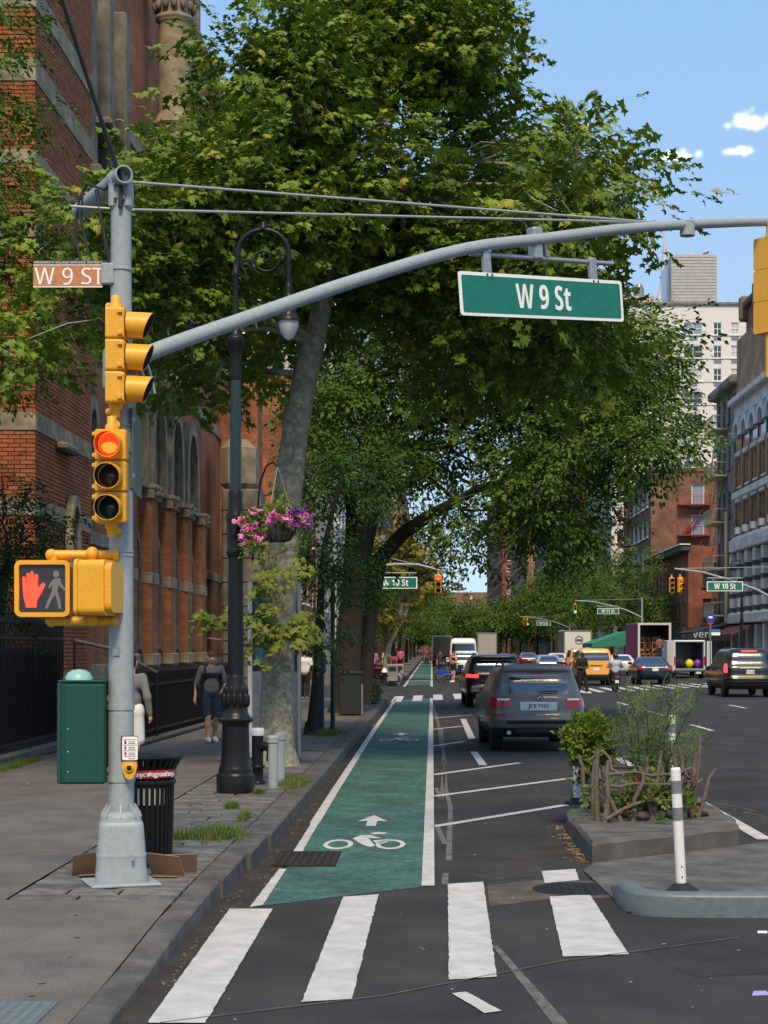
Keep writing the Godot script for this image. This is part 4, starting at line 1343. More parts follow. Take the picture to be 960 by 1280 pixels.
# lobes: [centre, radii, clusters, where on the trunk path 0..1]; all in world metres
func tree(called: String, label: String, trunk: Array, radii: Array, lobes: Array, leaf: Mesh, per: int, clump: float, cols: Array, bark: Material, sd: int, leaf_scale := 1.0, group := "") -> Node3D:
	var rng := RandomNumberGenerator.new()
	rng.seed = sd
	var t := thing(called, label, "tree", Vector3.ZERO, 0.0, group)
	var tb := mb()
	var smooth_t := []
	var smooth_r := []
	for i in trunk.size() - 1:
		for k in 4:
			var f := k / 4.0
			var p: Vector3 = (trunk[i] as Vector3).cubic_interpolate(trunk[i + 1], trunk[maxi(i - 1, 0)], trunk[mini(i + 2, trunk.size() - 1)], f)
			smooth_t.append(p)
			smooth_r.append(lerpf(radii[i], radii[i + 1], f) * (1.0 + rng.randf_range(-0.04, 0.04)))
	smooth_t.append(trunk[-1])
	smooth_r.append(radii[-1])
	# root flare
	var base: Vector3 = trunk[0]
	tb.tube([base + Vector3(0, -0.1, 0), base + Vector3(0, 0.02, 0), base + Vector3(0, 0.25, 0) + (trunk[1] - base) * 0.01], [radii[0] * 1.45, radii[0] * 1.3, radii[0] * 1.02], 14, false)
	tb.tube(smooth_t, smooth_r, 14)
	part("trunk", tb, bark, t)
	var lb := mb()
	var where := []
	var tints := []
	for lo in lobes:
		var c: Vector3 = lo[0]
		var r: Vector3 = lo[1]
		var ti: int = clampi(int(lo[3] * (smooth_t.size() - 1)), 0, smooth_t.size() - 1)
		var root: Vector3 = smooth_t[ti]
		var rad: float = minf(smooth_r[ti] * 0.6, 0.03 + 0.035 * maxf(r.x, r.y))
		var limb := bent(root, c, (c - root).length() * 0.08, 6, rng, (c - root).length() * 0.025)
		var lr := []
		for i in limb.size():
			lr.append(lerpf(rad, rad * 0.35, float(i) / (limb.size() - 1)))
		lb.tube(limb, lr, 7, false)
		for k in lo[2]:
			var dir := Vector3(rng.randfn(), rng.randfn(), rng.randfn()).normalized()
			var q := c + dir * r * pow(rng.randf(), 0.42)
			var from: Vector3 = limb[clampi(3 + rng.randi() % 4, 0, limb.size() - 1)]
			lb.tube(bent(from, q, from.distance_to(q) * 0.06, 4, rng, from.distance_to(q) * 0.05), [rad * 0.3, rad * 0.22, rad * 0.15, 0.012, 0.008], 4, false)
			for j in per:
				var off := Vector3(rng.randfn(0, 0.5), rng.randfn(0, 0.38), rng.randfn(0, 0.5)) * clump
				var out := (off + dir * 0.3 * clump).normalized()
				out.y = out.y * 0.6 - 0.12
				var z := out.normalized()
				var x := Vector3.UP.cross(z).normalized()
				var bs := Basis(x, z.cross(x), z) * Basis(Vector3.BACK, rng.randf_range(-0.9, 0.9))
				where.append(Transform3D(bs.scaled_local(Vector3.ONE * leaf_scale * rng.randf_range(0.55, 1.35)), q + off))
				var col: Color = (cols[0] as Color).lerp(cols[1], rng.randf())
				if cols.size() > 2 and rng.randf() < 0.07:
					col = cols[2]
				tints.append(col)
	part("limbs", lb, bark, t)
	scatter("crown", leaf, K.leaf, where, tints, t)
	return t

func trees() -> void:
	var green := [Color(0.078, 0.145, 0.014), Color(0.2, 0.285, 0.036), Color(0.29, 0.29, 0.04)]
	var deep := [Color(0.04, 0.1, 0.012), Color(0.12, 0.215, 0.025)]
	# the plane tree
	var D := 31.0
	var lobes := []
	for q in [
		[[365, 110], [95, 95], 40, 30, 0.95], [[460, 50], [120, 90], 46, 31, 1.0], [[560, 60], [75, 105], 34, 31, 1.0], [[585, 210], [60, 70], 20, 32, 0.9],
		[[235, 225], [65, 45], 18, 29, 0.8], [[290, 260], [110, 90], 36, 29, 0.85], [[420, 210], [120, 110], 46, 30, 0.95], [[430, 330], [110, 70], 30, 32, 0.9],
		[[545, 330], [110, 75], 34, 31, 0.9], [[660, 330], [90, 75], 28, 30, 0.88], [[725, 215], [48, 42], 12, 30, 0.9], [[775, 255], [30, 20], 5, 30, 0.9],
		[[150, 300], [60, 45], 14, 28, 0.75], [[110, 385], [70, 34], 9, 28, 0.7], [[215, 360], [75, 45], 14, 29, 0.7], [[260, 462], [70, 22], 10, 31, 0.62],
		[[600, 430], [100, 60], 24, 32, 0.85], [[720, 430], [70, 60], 18, 32, 0.85], [[340, 430], [45, 40], 8, 34.5, 0.7], [[430, -60], [130, 90], 34, 32, 1.0], [[540, -70], [100, 80], 24, 32, 1.0], [[700, 300], [60, 45], 12, 29, 0.9], [[40, 430], [40, 24], 4, 27, 0.7], [[330, 330], [90, 80], 22, 33, 0.8]]:
		var dd: float = q[3] - 4.3
		var s: float = 2200.0 / dd
		lobes.append([Vector3((q[0][0] - 540.0) / s, 1.93 - (q[0][1] - 809.0) / s, -dd), Vector3(q[1][0] / s, q[1][1] / s, 1.7), q[2], q[4]])
	var plane := tree("plane_tree", "big plane tree with pale mottled trunk at the kerb", [Vector3(-2.349, 0.147, -26.500), Vector3(-2.301, 2.038, -26.500), Vector3(-2.204, 3.845, -26.500), Vector3(-2.024, 5.411, -26.500), Vector3(-1.783, 6.495, -26.500), Vector3(-1.445, 8.061, -26.500), Vector3(-1.205, 9.868, -26.500)], [0.28, 0.245, 0.22, 0.2, 0.17, 0.12, 0.07], lobes, plane_sprig(), 24, 0.62, green, K.bark_plane, 11, 0.66)
	# broken stub limb and young shoots on its trunk
	var shoots := []
	var st := []
	var rng := RandomNumberGenerator.new()
	rng.seed = 91
	for q in [[332, 740, 18, 34, 13], [342, 785, 34, 24, 19], [380, 775, 18, 16, 8], [300, 768, 26, 7, 6], [262, 768, 16, 6, 5], [362, 690, 10, 26, 4], [345, 620, 14, 14, 3]]:
		for i in int(q[4] * 1.7):
			var p := Vector3((q[0] + rng.randfn(0, 0.55) * q[2] - 540.0) * 25.9 / 2200.0, 1.93 - (q[1] + rng.randfn(0, 0.6) * q[3] - 809.0) * 25.9 / 2200.0, -25.9 + rng.randfn(0, 0.15))
			shoots.append(Transform3D(Basis.from_euler(Vector3(rng.randf_range(0.2, 0.9), rng.randf_range(-1.2, 1.2), rng.randf_range(-0.4, 0.4))).scaled(Vector3.ONE * rng.randf_range(0.45, 0.85)), p))
			st.append(Color(0.08, 0.125, 0.018).lerp(Color(0.2, 0.23, 0.04), rng.randf()))
	scatter("trunk_shoots", plane_sprig(), K.leaf, shoots, st, plane)
	var stems := mb()
	for q in [[330, 740], [300, 785], [255, 775], [375, 770], [345, 690]]:
		stems.tube([Vector3(-2.349, 1.918, -26.500), Vector3((q[0] - 540.0) * 26.0 / 2200.0, 1.93 - (q[1] + 22.0 - 809.0) * 26.0 / 2200.0, -26.1), Vector3((q[0] - 540.0) * 25.9 / 2200.0, 1.93 - (q[1] - 809.0) * 25.9 / 2200.0, -25.9)], [0.02, 0.014, 0.008], 5)
	part("shoot_stems", stems, K.bark_plane, plane)

	# the dark spreading tree
	lobes = []
	for q in [
		[[480, 470], [85, 70], 26, 47, 0.8], [[585, 440], [90, 75], 30, 48, 0.9], [[700, 440], [95, 60], 30, 46, 0.9], [[790, 460], [62, 62], 26, 45, 0.9],
		[[735, 540], [90, 50], 26, 45, 0.85], [[815, 545], [45, 42], 13, 44, 0.85], [[640, 540], [60, 40], 10, 48, 0.85], [[690, 610], [60, 45], 14, 46, 0.8],
		[[550, 560], [60, 45], 12, 49, 0.8], [[470, 570], [65, 50], 17, 47, 0.7], [[600, 660], [70, 40], 13, 48, 0.8], [[690, 675], [40, 35], 6, 47, 0.8], [[420, 500], [55, 60], 14, 49, 0.7], [[540, 380], [120, 60], 20, 50, 0.95], [[735, 650], [26, 30], 4, 46, 0.8], [[655, 190], [45, 45], 7, 50, 1.0], [[690, 250], [40, 50], 8, 50, 1.0]]:
		var s: float = 2200.0 / q[3]
		lobes.append([Vector3((q[0][0] - 540.0) / s, 1.93 - (q[0][1] - 809.0) / s, -q[3]), Vector3(q[1][0] / s, q[1][1] / s, 1.9), q[2], q[4]])
	var dark := tree("spreading_tree", "dark leafy tree with forked trunk whose limb arches over the avenue", [Vector3(-2.356, 0.097, -48.000), Vector3(-2.269, 2.126, -48.000), Vector3(-2.051, 3.872, -48.000), Vector3(-1.702, 5.617, -48.000), Vector3(-1.309, 7.363, -48.000), Vector3(-0.436, 9.326, -48.000)], [0.42, 0.36, 0.33, 0.28, 0.22, 0.14], lobes, small_sprig(), 26, 0.75, deep, K.bark_dark, 12, 1.15)
	part("second_stem", mb().tube([Vector3(-1.960, 0.349, -49.000), Vector3(-1.782, 2.576, -49.000), Vector3(-1.470, 4.358, -49.000), Vector3(-0.772, 5.105, -48.500), Vector3(0.109, 5.617, -48.000), Vector3(1.282, 6.181, -47.000), Vector3(2.927, 6.509, -46.000)], [0.28, 0.25, 0.23, 0.2, 0.16, 0.11, 0.06], 10), K.bark_dark, dark)
	part("second_stem", mb().tube([Vector3(-2.425, 2.128, -48.500), Vector3(-2.249, 3.892, -48.500), Vector3(-2.205, 5.656, -48.500), Vector3(-2.535, 7.419, -48.500)], [0.2, 0.2, 0.17, 0.1], 10), K.bark_dark, dark)

	# slender street tree
	lobes = []
	for q in [[[405, 690], [40, 35], 11, 36, 0.8], [[440, 600], [50, 40], 12, 37, 1.0], [[408, 790], [18, 16], 4, 35.5, 0.5], [[390, 590], [30, 40], 6, 37, 0.9], [[440, 730], [25, 30], 5, 37, 0.7]]:
		var s: float = 2200.0 / q[3]
		lobes.append([Vector3((q[0][0] - 540.0) / s, 1.93 - (q[0][1] - 809.0) / s, -q[3]), Vector3(q[1][0] / s, q[1][1] / s, 0.8), q[2], q[4]])
	tree("young_tree", "young street tree with a thin brown leaning trunk in a grass pit", [Vector3(-2.487, 0.146, -36.000), Vector3(-2.356, 1.259, -36.000), Vector3(-2.291, 2.568, -36.000), Vector3(-2.209, 3.877, -36.000), Vector3(-1.882, 5.350, -36.000)], [0.11, 0.1, 0.085, 0.06, 0.03], lobes, small_sprig(), 14, 0.45, [Color(0.03, 0.08, 0.012), Color(0.07, 0.15, 0.02)], K.bark_dark, 13, 0.9)

	# trees of the library garden at the left edge
	lobes = []
	for q in [[[-42, 130], [60, 50], 12, 24, 0.8], [[-38, 240], [65, 70], 17, 24, 0.8], [[-35, 340], [55, 55], 12, 24, 0.7], [[-20, 460], [45, 32], 7, 24, 0.6], [[-60, 20], [60, 60], 8, 24, 0.9]]:
		var s: float = 2200.0 / q[3]
		lobes.append([Vector3((q[0][0] - 540.0) / s, 1.93 - (q[0][1] - 809.0) / s, -q[3]), Vector3(q[1][0] / s, q[1][1] / s, 1.0), q[2], q[4]])
	tree("garden_tree", "fine leaved garden tree reaching in beside the brick corner", [Vector3(-7.527, 0.010, -24.000), Vector3(-7.527, 3.119, -24.000), Vector3(-7.418, 6.392, -24.000), Vector3(-7.200, 9.119, -24.000)], [0.2, 0.17, 0.12, 0.06], lobes, small_sprig(), 22, 0.5, deep, K.bark_dark, 14, 0.75)
	lobes = []
	for q in [[[15, 700], [40, 40], 12, 28, 0.6], [[30, 660], [30, 30], 6, 28, 0.8], [[5, 620], [30, 25], 5, 28, 0.9], [[-20, 760], [50, 40], 10, 28, 0.5]]:
		var s: float = 2200.0 / q[3]
		lobes.append([Vector3((q[0][0] - 540.0) / s, 1.93 - (q[0][1] - 809.0) / s, -q[3]), Vector3(q[1][0] / s, q[1][1] / s, 0.5), q[2], q[4]])
	tree("garden_evergreen", "small dark evergreen behind the tall iron garden fence", [Vector3(-6.873, 0.199, -28.000), Vector3(-6.873, 2.045, -28.000), Vector3(-6.745, 3.572, -28.000)], [0.08, 0.07, 0.04], lobes, small_sprig(), 16, 0.4, [Color(0.012, 0.04, 0.012), Color(0.03, 0.08, 0.02)], K.bark_dark, 15, 0.6)

	# beyond the next street, left pavement
	var k := 0
	var la := ["slim plane tree with a bent pale trunk and yellowing leaves past the side street", "leafy street tree on the left pavement of the farther block"]
	for q in [[100.0, -2.7, 9.0, 3.0], [125.0, -3.2, 10.0, 4.0], [146.0, -3.2, 10.5, 4.2], [172.0, -3.2, 11.0, 4.4], [205.0, -3.0, 11.0, 4.5], [245.0, -3.0, 12.0, 4.5], [300.0, -3.0, 12.0, 5.0]]:
		street_tree(Vector3(q[1], 0.15, -q[0]), q[2], q[3], k == 0, la[mini(k, 1)], "trees of the farther left pavement" if k else "", 200 + k)
		k += 1
	# right pavement
	k = 0
	for q in [[160.0, 18.6, 11.0, 4.6], [182.0, 18.6, 12.0, 5.0], [207.0, 18.6, 13.0, 5.5], [236.0, 18.8, 13.5, 5.5], [272.0, 18.8, 13.0, 5.5], [315.0, 18.8, 12.0, 5.5], [370.0, 18.6, 12.0, 6.0]]:
		street_tree(Vector3(q[1], 0.15, -q[0]), q[2], q[3], false, ["bushy street tree before the low orange brick building", "bushy street tree before the brown block with fire escapes", "tall bushy street tree at the foot of the white apartments", "bushy green street tree along the right pavement past the white apartments"][mini(k, 3)], "trees of the right pavement", 300 + k)
		k += 1
	k = 0
	for q in [[470.0, 12.0], [520.0, 4.0], [560.0, 16.0], [500.0, -4.0], [610.0, -1.0], [640.0, 9.0], [450.0, 19.0]]:
		street_tree(Vector3(q[1], 0.0, -q[0]), 14.0, 7.0, false, "hazy green tree far up the avenue", "trees at the end of the avenue", 400 + k)
		k += 1

func street_tree(at: Vector3, h: float, r: float, pale: bool, label: String, group: String, sd: int) -> void:
	var rng := RandomNumberGenerator.new()
	rng.seed = sd
	var lean := Vector3(0.9, 0, 0) if pale else Vector3(rng.randf_range(-0.3, 0.3), 0, 0)
	var trunk := [at, at + Vector3(0, h * 0.2, 0) + lean * 0.25, at + Vector3(0, h * 0.4, 0) + lean, at + Vector3(0, h * 0.8, 0) + lean * 1.2]
	var lobes := []
	for i in 7:
		var a := TAU * i / 6.0 + rng.randf()
		var up := rng.randf_range(0.42, 0.8) * h
		var out := r * 0.55 if i < 6 else 0.0
		lobes.append([at + lean + Vector3(cos(a) * out, up if i < 6 else h * 0.86, sin(a) * out), Vector3(r * 0.45, h * 0.15, r * 0.45), 11, 0.5 + rng.randf() * 0.4])
	var far := -at.z
	var sc := clampf(far / 110.0, 1.2, 4.0)
	tree("street_tree", label, trunk, [0.2, 0.17, 0.14, 0.05], lobes, plane_sprig() if pale else small_sprig(), 11, r * 0.24, [Color(0.13, 0.13, 0.015), Color(0.24, 0.2, 0.03)] if pale else [Color(0.05, 0.105, 0.015), Color(0.12, 0.2, 0.032)], K.bark_plane if pale else K.bark_dark, sd, sc * (1.0 if pale else 1.25), group)

# ---------------------------------------------------------------- signals and furniture
const SKEW := Vector3(0.762, 0, -0.648)   # direction of the cross street
func skew_basis() -> Basis:
	return Basis(SKEW, Vector3.UP, SKEW.cross(Vector3.UP))

func rounded(w: float, h: float, r: float, n := 5) -> PackedVector2Array:
	var p := PackedVector2Array()
	for c in [[1, 1, 0.0], [-1, 1, PI / 2], [-1, -1, PI], [1, -1, PI * 1.5]]:
		for i in n + 1:
			var a: float = c[2] + PI / 2 * i / n
			p.append(Vector2(c[0] * (w / 2 - r) + cos(a) * r, c[1] * (h / 2 - r) + sin(a) * r))
	return p

# three-lens signal, facing its own +z, hung at its middle
func signal_head(label: String, at: Vector3, turn: float, sec: float, lit: int, tilt_visor := 0.16, group := "") -> Node3D:
	var t := thing("traffic_signal", label, "traffic light", at, turn, group)
	var w := sec * 1.0
	for i in 3:
		var y := (1 - i) * sec
		var h := part("signal_section", mb().prism(rounded(w, sec * 0.985, sec * 0.08, 3), sec * 0.5, Vector3(0, y, -sec * 0.5)), K.signal_yellow, t)
		part("door", mb().prism(rounded(w * 0.96, sec * 0.93, sec * 0.06, 3), 0.018, Vector3(0, y, 0)), K.signal_yellow, h)
		# hinge lugs
		for s in [-0.34, 0.34]:
			part("hinge", mb().bevel(Vector3(-w / 2 - 0.008, y + s * sec, -0.01), Vector3(0.025, 0.03, 0.035), 0.005), K.signal_yellow, h)
		# lens
		var cols := [Color(0.16, 0.012, 0.01), Color(0.11, 0.045, 0.012), Color(0.006, 0.05, 0.035)]
		var on := [Color(1.0, 0.045, 0.008), Color(1.0, 0.5, 0.0), Color(0.05, 1.0, 0.5)]
		var lm: StandardMaterial3D = glow(on[i], 0.62) if i == lit else coated(mat(cols[i], 0.25))
		part("signal_lamp", mb().lathe([[sec * 0.37, 0.02], [sec * 0.3, 0.032], [sec * 0.15, 0.044], [0.0, 0.048]], 28, Vector3(0, y, 0), Basis(Vector3.RIGHT, PI / 2)), lm, h)
		if i == lit:
			part("signal_lamp_core", mb().prism(PackedVector2Array([Vector2(-0.27, -0.02), Vector2(-0.2, 0.06), Vector2(0.0, 0.1), Vector2(0.2, 0.05), Vector2(0.26, -0.04), Vector2(0.19, -0.2), Vector2(0.0, -0.27), Vector2(-0.19, -0.2)]), 0.006, Vector3(0, y - sec * 0.04, 0.046), Basis().scaled(Vector3(sec, sec, 1))), glow(Color(1.0, 0.2, 0.012) if i == 0 else on[i], 0.7), h)
			var l := OmniLight3D.new()
			l.name = "signal_light"
			l.light_color = on[i].linear_to_srgb()
			l.light_energy = 0.02
			l.light_size = sec * 0.3
			l.omni_range = 12.0
			l.omni_attenuation = 2.0
			l.shadow_enabled = true
			l.position = Vector3(0, y, sec * 0.42)
			h.add_child(l)
		# visor: a sleeve cut back underneath
		var rows_o := []
		var rows_i := []
		for k in 2:
			var o := PackedVector3Array()
			var n := PackedVector3Array()
			for j in 29:
				var a := PI * 1.5 + TAU * (j - 14) / 28.0 * 0.985 + PI
				var reach := 0.012 if k == 0 else sec * (0.86 + 0.0 * j) * (0.62 + 0.38 * (0.5 + 0.5 * sin(a)))
				var drop := -reach * tilt_visor * 0.5
				var rr := sec * 0.415
				o.append(Vector3(cos(a) * rr, y + sin(a) * rr + drop, 0.014 + reach))
				n.append(Vector3(cos(a) * (rr - 0.006), y + sin(a) * (rr - 0.006) + drop, 0.014 + reach))
			rows_o.append(o)
			rows_i.append(n)
		var vz := mb()
		vz.grid(rows_o)
		vz.grid([rows_o[1], rows_i[1]])
		var visor := part("visor", vz, K.signal_yellow, h)
		part("visor_lining", mb().grid([rows_i[1], rows_i[0]]), K.signal_inner, visor)
	for s in [-1.0, 1.0]:
		part("end_cap", mb().lathe([[0.05, 0.0], [0.05, 0.03], [0.035, 0.05], [0.035, 0.1], [0.0, 0.11]], 14, Vector3(0, s * sec * 1.49, -sec * 0.26), Basis(Vector3.RIGHT, 0.0 if s > 0 else PI)), K.signal_yellow, t)
	return t

func arm_bracket(t: Node3D, a: Vector3, b: Vector3, r: float) -> void:
	part("bracket", mb().tube([a, b], [r], 12), K.signal_yellow, t)
	part("bracket_knuckle", mb().ball(a, Vector3.ONE * r * 1.5, 12, 8), K.signal_yellow, t)
	part("bracket_clamp", mb().lathe([[r * 1.4, -0.02], [r * 1.8, 0.0], [r * 1.8, 0.03], [r * 1.2, 0.05]], 12, b, Basis(Quaternion(Vector3.UP, (b - a).normalized()))), K.signal_yellow, t)

func traffic_pole() -> void:
	var o := Vector3(-2.34, 0.15, -13.25)
	var t := thing("signal_pole", "grey octagonal signal pole with long curved mast arm and cast base", "signal pole", o)
	part("base_plate", mb().bevel(Vector3(0, 0.012, 0), Vector3(0.52, 0.024, 0.5), 0.008, Basis(Vector3.UP, 0.35)), K.pole, t)
	# cast base: rounded square, narrowing
	var rows := []
	for q in [[0.024, 0.385], [0.05, 0.388], [0.1, 0.378], [0.2, 0.362], [0.215, 0.37], [0.235, 0.37], [0.25, 0.357], [0.44, 0.33], [0.465, 0.318], [0.475, 0.295]]:
		var ring := PackedVector3Array()
		for p in rounded(q[1], q[1], q[1] * 0.2, 4):
			ring.append(Basis(Vector3.UP, 0.2) * Vector3(p.x, q[0], -p.y))
		rows.append(ring)
	var cast := mb()
	cast.grid(rows, true)
	cast.fan(Array(rows[-1]))
	var base := part("cast_base", cast, K.pole, t)
	part("base_collar", mb().lathe([[0.155, 0.47], [0.15, 0.5], [0.145, 0.51], [0.14, 0.53], [0.11, 0.545]], 24), K.pole, t)
	for i in 8:
		var a := TAU * i / 8 + 0.2
		part("gusset", mb().prism(PackedVector2Array([Vector2(0.09, 0.0), Vector2(0.155, 0.0), Vector2(0.145, 0.035), Vector2(0.105, 0.1), Vector2(0.09, 0.1)]), 0.014, Vector3(0, 0.505, 0), Basis(Vector3.UP, a)), K.pole, t)
	part("base_handle", mb().box(Vector3(0.12, 0.225, 0.2), Vector3(0.02, 0.05, 0.03), Basis(Vector3.UP, 0.2)), K.pole, base)
	# octagonal shaft
	part("shaft", mb().lathe([[0.1, 0.5], [0.093, 2.4], [0.076, 5.36]], 8, Vector3.ZERO, Basis(Vector3.UP, 0.39), false), K.pole, t)
	# bands
	for y in [1.33, 0.79, 2.47, 2.5, 2.98, 3.25, 3.45, 3.95, 4.12, 4.62]:
		part("steel_band", mb().lathe([[0.108 - y * 0.004, y - 0.008], [0.109 - y * 0.004, y], [0.108 - y * 0.004, y + 0.008]], 8, Vector3.ZERO, Basis(Vector3.UP, 0.39)), K.pole, t)
	for y in [1.33, 0.79]:
		part("strap", mb().lathe([[0.112 - y * 0.006, y - 0.022], [0.112 - y * 0.006, y + 0.022]], 8, Vector3.ZERO, Basis(Vector3.UP, 0.39), true), K.pole, t)
	# top: clamp and open pipe
	part("top_clamp", mb().bevel(Vector3(0, 5.2, 0.0), Vector3(0.17, 0.26, 0.15), 0.02), K.pole, t)
	for k in 4:
		part("clamp_bolt", mb().lathe([[0.014, 0.0], [0.014, 0.03], [0.0, 0.035]], 6, Vector3(0.03 if k % 2 else -0.03, 5.14 + 0.1 * (k / 2), 0.075), Basis(Vector3.RIGHT, PI / 2)), K.steel, t)
	var pa := Vector3(0.05, 5.3, 0.16)
	var pb := Vector3(-0.5, 5.3, -0.95)
	part("stub_pipe", mb().tube([pa, pb], [0.068], 20, false), K.pole, t)
	part("pipe_bore", mb().tube([pa + (pb - pa).normalized() * 0.002, pb], [0.058], 20, false).fan(Array(ring_at(pb, Basis(Quaternion(Vector3.UP, (pb - pa).normalized())), 0.058))), K.pole, t)
	var rim := mb()
	var ax := (pb - pa).normalized()
	var rb := Basis(Quaternion(Vector3.UP, ax))
	rim.lathe([[0.068, 0.0], [0.056, 0.0], [0.056, 0.02]], 20, pa, rb)
	part("pipe_rim", mb().grid([ring_at(pa, rb, 0.069), ring_at(pa - ax * 0.001, rb, 0.057)], true), K.pole, t)
	part("pipe_clamp", mb().tube([pa + ax * 0.12, pa + ax * 0.22], [0.08], 16), K.pole, t)
	# mast arm
	var pts := []
	var px := [[-2.31, 4.02, 13.27], [-2.17, 4.16, 13.39], [-1.52, 4.52, 13.95], [-0.602, 5.01, 14.73], [0.281, 5.43, 15.48], [1.064, 5.68, 16.14], [2.0, 5.97, 16.94], [3.47, 6.33, 18.19], [4.6, 6.52, 19.15], [5.8, 6.65, 20.17]]
	for i in px.size() - 1:
		for k in 4:
			var v := []
			for j in range(-1, 3):
				var q: Array = px[clampi(i + j, 0, px.size() - 1)]
				v.append(Vector3(q[0], q[1], -q[2]) - o)
			pts.append((v[1] as Vector3).cubic_interpolate(v[2], v[0], v[3], k / 4.0))
	var rr := []
	for i in pts.size():
		rr.append(lerpf(0.062, 0.045, float(i) / pts.size()))
	part("mast_arm", mb().tube(pts, rr, 16), K.pole, t)
	part("arm_clamp", mb().bevel(Vector3(0.0, 3.88, 0), Vector3(0.24, 0.34, 0.24), 0.03, Basis(Vector3.UP, 0.4)), K.pole, t)
	part("arm_joint", mb().tube([Vector3(2.46, 5.47, -2.1) + Vector3(1.98, 0.38, -1.68) * 0.0, Vector3(2.46, 5.47, -2.1)], [0.01], 6), K.pole, t)
	# guy wires up to the pole top
	var w_end := Vector3(2.62, 6.11, -17.45) - o
	part("guy_wire", mb().tube([Vector3(0.04, 5.28, 0.02), w_end], [0.011], 6), K.wire, t)
	part("guy_wire", mb().tube([Vector3(0.04, 5.07, 0.02), w_end + Vector3(-0.12, -0.0, 0.1)], [0.011], 6), K.wire, t)
	part("guy_wire_tail", mb().tube([Vector3(-0.38, 5.1, 0), Vector3(0.1, 5.07, 0.0)], [0.01], 6), K.wire, t)
	part("wire_clamp", mb().tube([w_end + Vector3(-0.1, -0.12, 0.08), w_end + Vector3(-0.1, 0.02, 0.08)], [0.075], 12), K.pole, t)
	# flexible conduit below the upper signal
	part("conduit", mb().tube([Vector3(0.06, 3.95, 0.02), Vector3(0.15, 3.86, 0.05), Vector3(0.2, 3.76, 0.04), Vector3(0.22, 3.68, 0.04)], [0.014], 8), K.steel, t)
	part("conduit", mb().tube([Vector3(0.1, 4.0, 0.02), Vector3(0.19, 3.92, -0.03), Vector3(0.22, 3.82, -0.04), Vector3(0.25, 3.69, -0.02)], [0.012], 8), K.steel, t)

	# black cable from above and its loops
	var cb := thing("power_cable", "black power cable dropping to the signal pole and looping beside it", "cable", o + Vector3(0, 5.2, 0))
	part("cable", mb().tube([Vector3(-0.62, 2.4, 1.2), Vector3(-0.36, 1.4, 0.75), Vector3(-0.14, 0.6, 0.3), Vector3(0.0, 0.12, 0.09), Vector3(0.02, -0.02, 0.1), Vector3(0.01, -0.14, 0.1)], [0.017], 8), K.cable, cb)
	part("cable_loop", mb().tube([Vector3(0.0, 0.1, 0.1), Vector3(-0.12, 0.02, 0.02), Vector3(-0.27, 0.08, -0.05), Vector3(-0.33, -0.05, -0.05), Vector3(-0.36, -0.3, -0.05), Vector3(-0.32, -0.48, -0.05), Vector3(-0.24, -0.56, -0.05)], [0.011], 7), K.cable, cb)
	part("cable_loop", mb().tube([Vector3(-0.3, 0.04, -0.05), Vector3(-0.31, -0.2, -0.04), Vector3(-0.26, -0.42, -0.04), Vector3(-0.2, -0.55, -0.04)], [0.01], 7), K.cable, cb)
	part("cable_loop", mb().tube([Vector3(-0.19, 0.03, -0.02), Vector3(-0.16, -0.15, 0.0), Vector3(-0.11, -0.4, 0.0), Vector3(-0.08, -0.55, 0.0)], [0.015], 7), K.cable, cb)

	part("sticker", mb().bevel(Vector3(0.02, 3.35, 0.086), Vector3(0.06, 0.012, 0.004), 0.001), K.sign_white, t)
	part("sticker", mb().bevel(Vector3(-0.02, 1.75, 0.096), Vector3(0.05, 0.07, 0.004), 0.001), K.steel, t)
	# signals
	var up := signal_head("side facing yellow traffic light with deep hoods high on the signal pole", Vector3(-2.29, 4.09, -13.09), PI / 2, 0.237, -1, 0.1)
	var low := signal_head("yellow traffic light with lit red lens low on the signal pole", Vector3(-2.375, 3.195, -13.0), 0.02, 0.232, 0)
	for y in [-0.4, 0.39]:
		part("bracket", mb().tube([Vector3(0.03, y, -0.06), Vector3(0.03, y, -0.2)], [0.03], 10), K.signal_yellow, low)
		part("bracket", mb().tube([Vector3(0.06, y, -0.06), Vector3(0.1, y * 1.0, -0.14)], [0.03], 10), K.signal_yellow, up)

	# pedestrian signals
	walk_signal(Vector3(-2.885, 2.365, -13.05), 0.0, true)
	walk_signal(Vector3(-2.57, 2.37, -13.1), -PI / 2 - 0.15, false)
	# street signs
	var big := thing("street_sign", "large green W 9 St sign hanging from the mast arm", "street sign", Vector3(1.03, 5.13, -16.1))
	big.basis = Basis(Vector3(0.745, 0.095, -0.66).normalized(), Vector3.UP, Vector3(0.66, 0, 0.745)).orthonormalized()
	part("border", mb().prism(rounded(2.12, 0.385, 0.03), 0.006, Vector3(0, 0, -0.006)), K.sign_white, big)
	part("board", mb().prism(rounded(2.05, 0.325, 0.02), 0.004, Vector3(0, 0, 0.0)), K.sign_green, big)
	lettering("lettering", "W 9 St", 0.215, K.sign_white, big, Vector3(-0.01, -0.005, 0.006), 0.82)
	part("hanger_bar", mb().tube([Vector3(-0.85, 0.36, -0.05), Vector3(1.0, 0.36, -0.05)], [0.022], 10), K.steel, big)
	for x in [-0.68, 0.7]:
		part("hanger", mb().bevel(Vector3(x, 0.28, -0.03), Vector3(0.09, 0.24, 0.05), 0.01), K.steel, big)
		for b in [-0.03, 0.03]:
			part("hanger_bolt", mb().lathe([[0.012, 0], [0.0, 0.015]], 6, Vector3(x + b, 0.175, 0.005), Basis(Vector3.RIGHT, PI / 2)), K.dark_hole, big)
	part("arm_hanger", mb().bevel(Vector3(-0.03, 0.49, -0.05), Vector3(0.11, 0.3, 0.12), 0.02), K.steel, big)
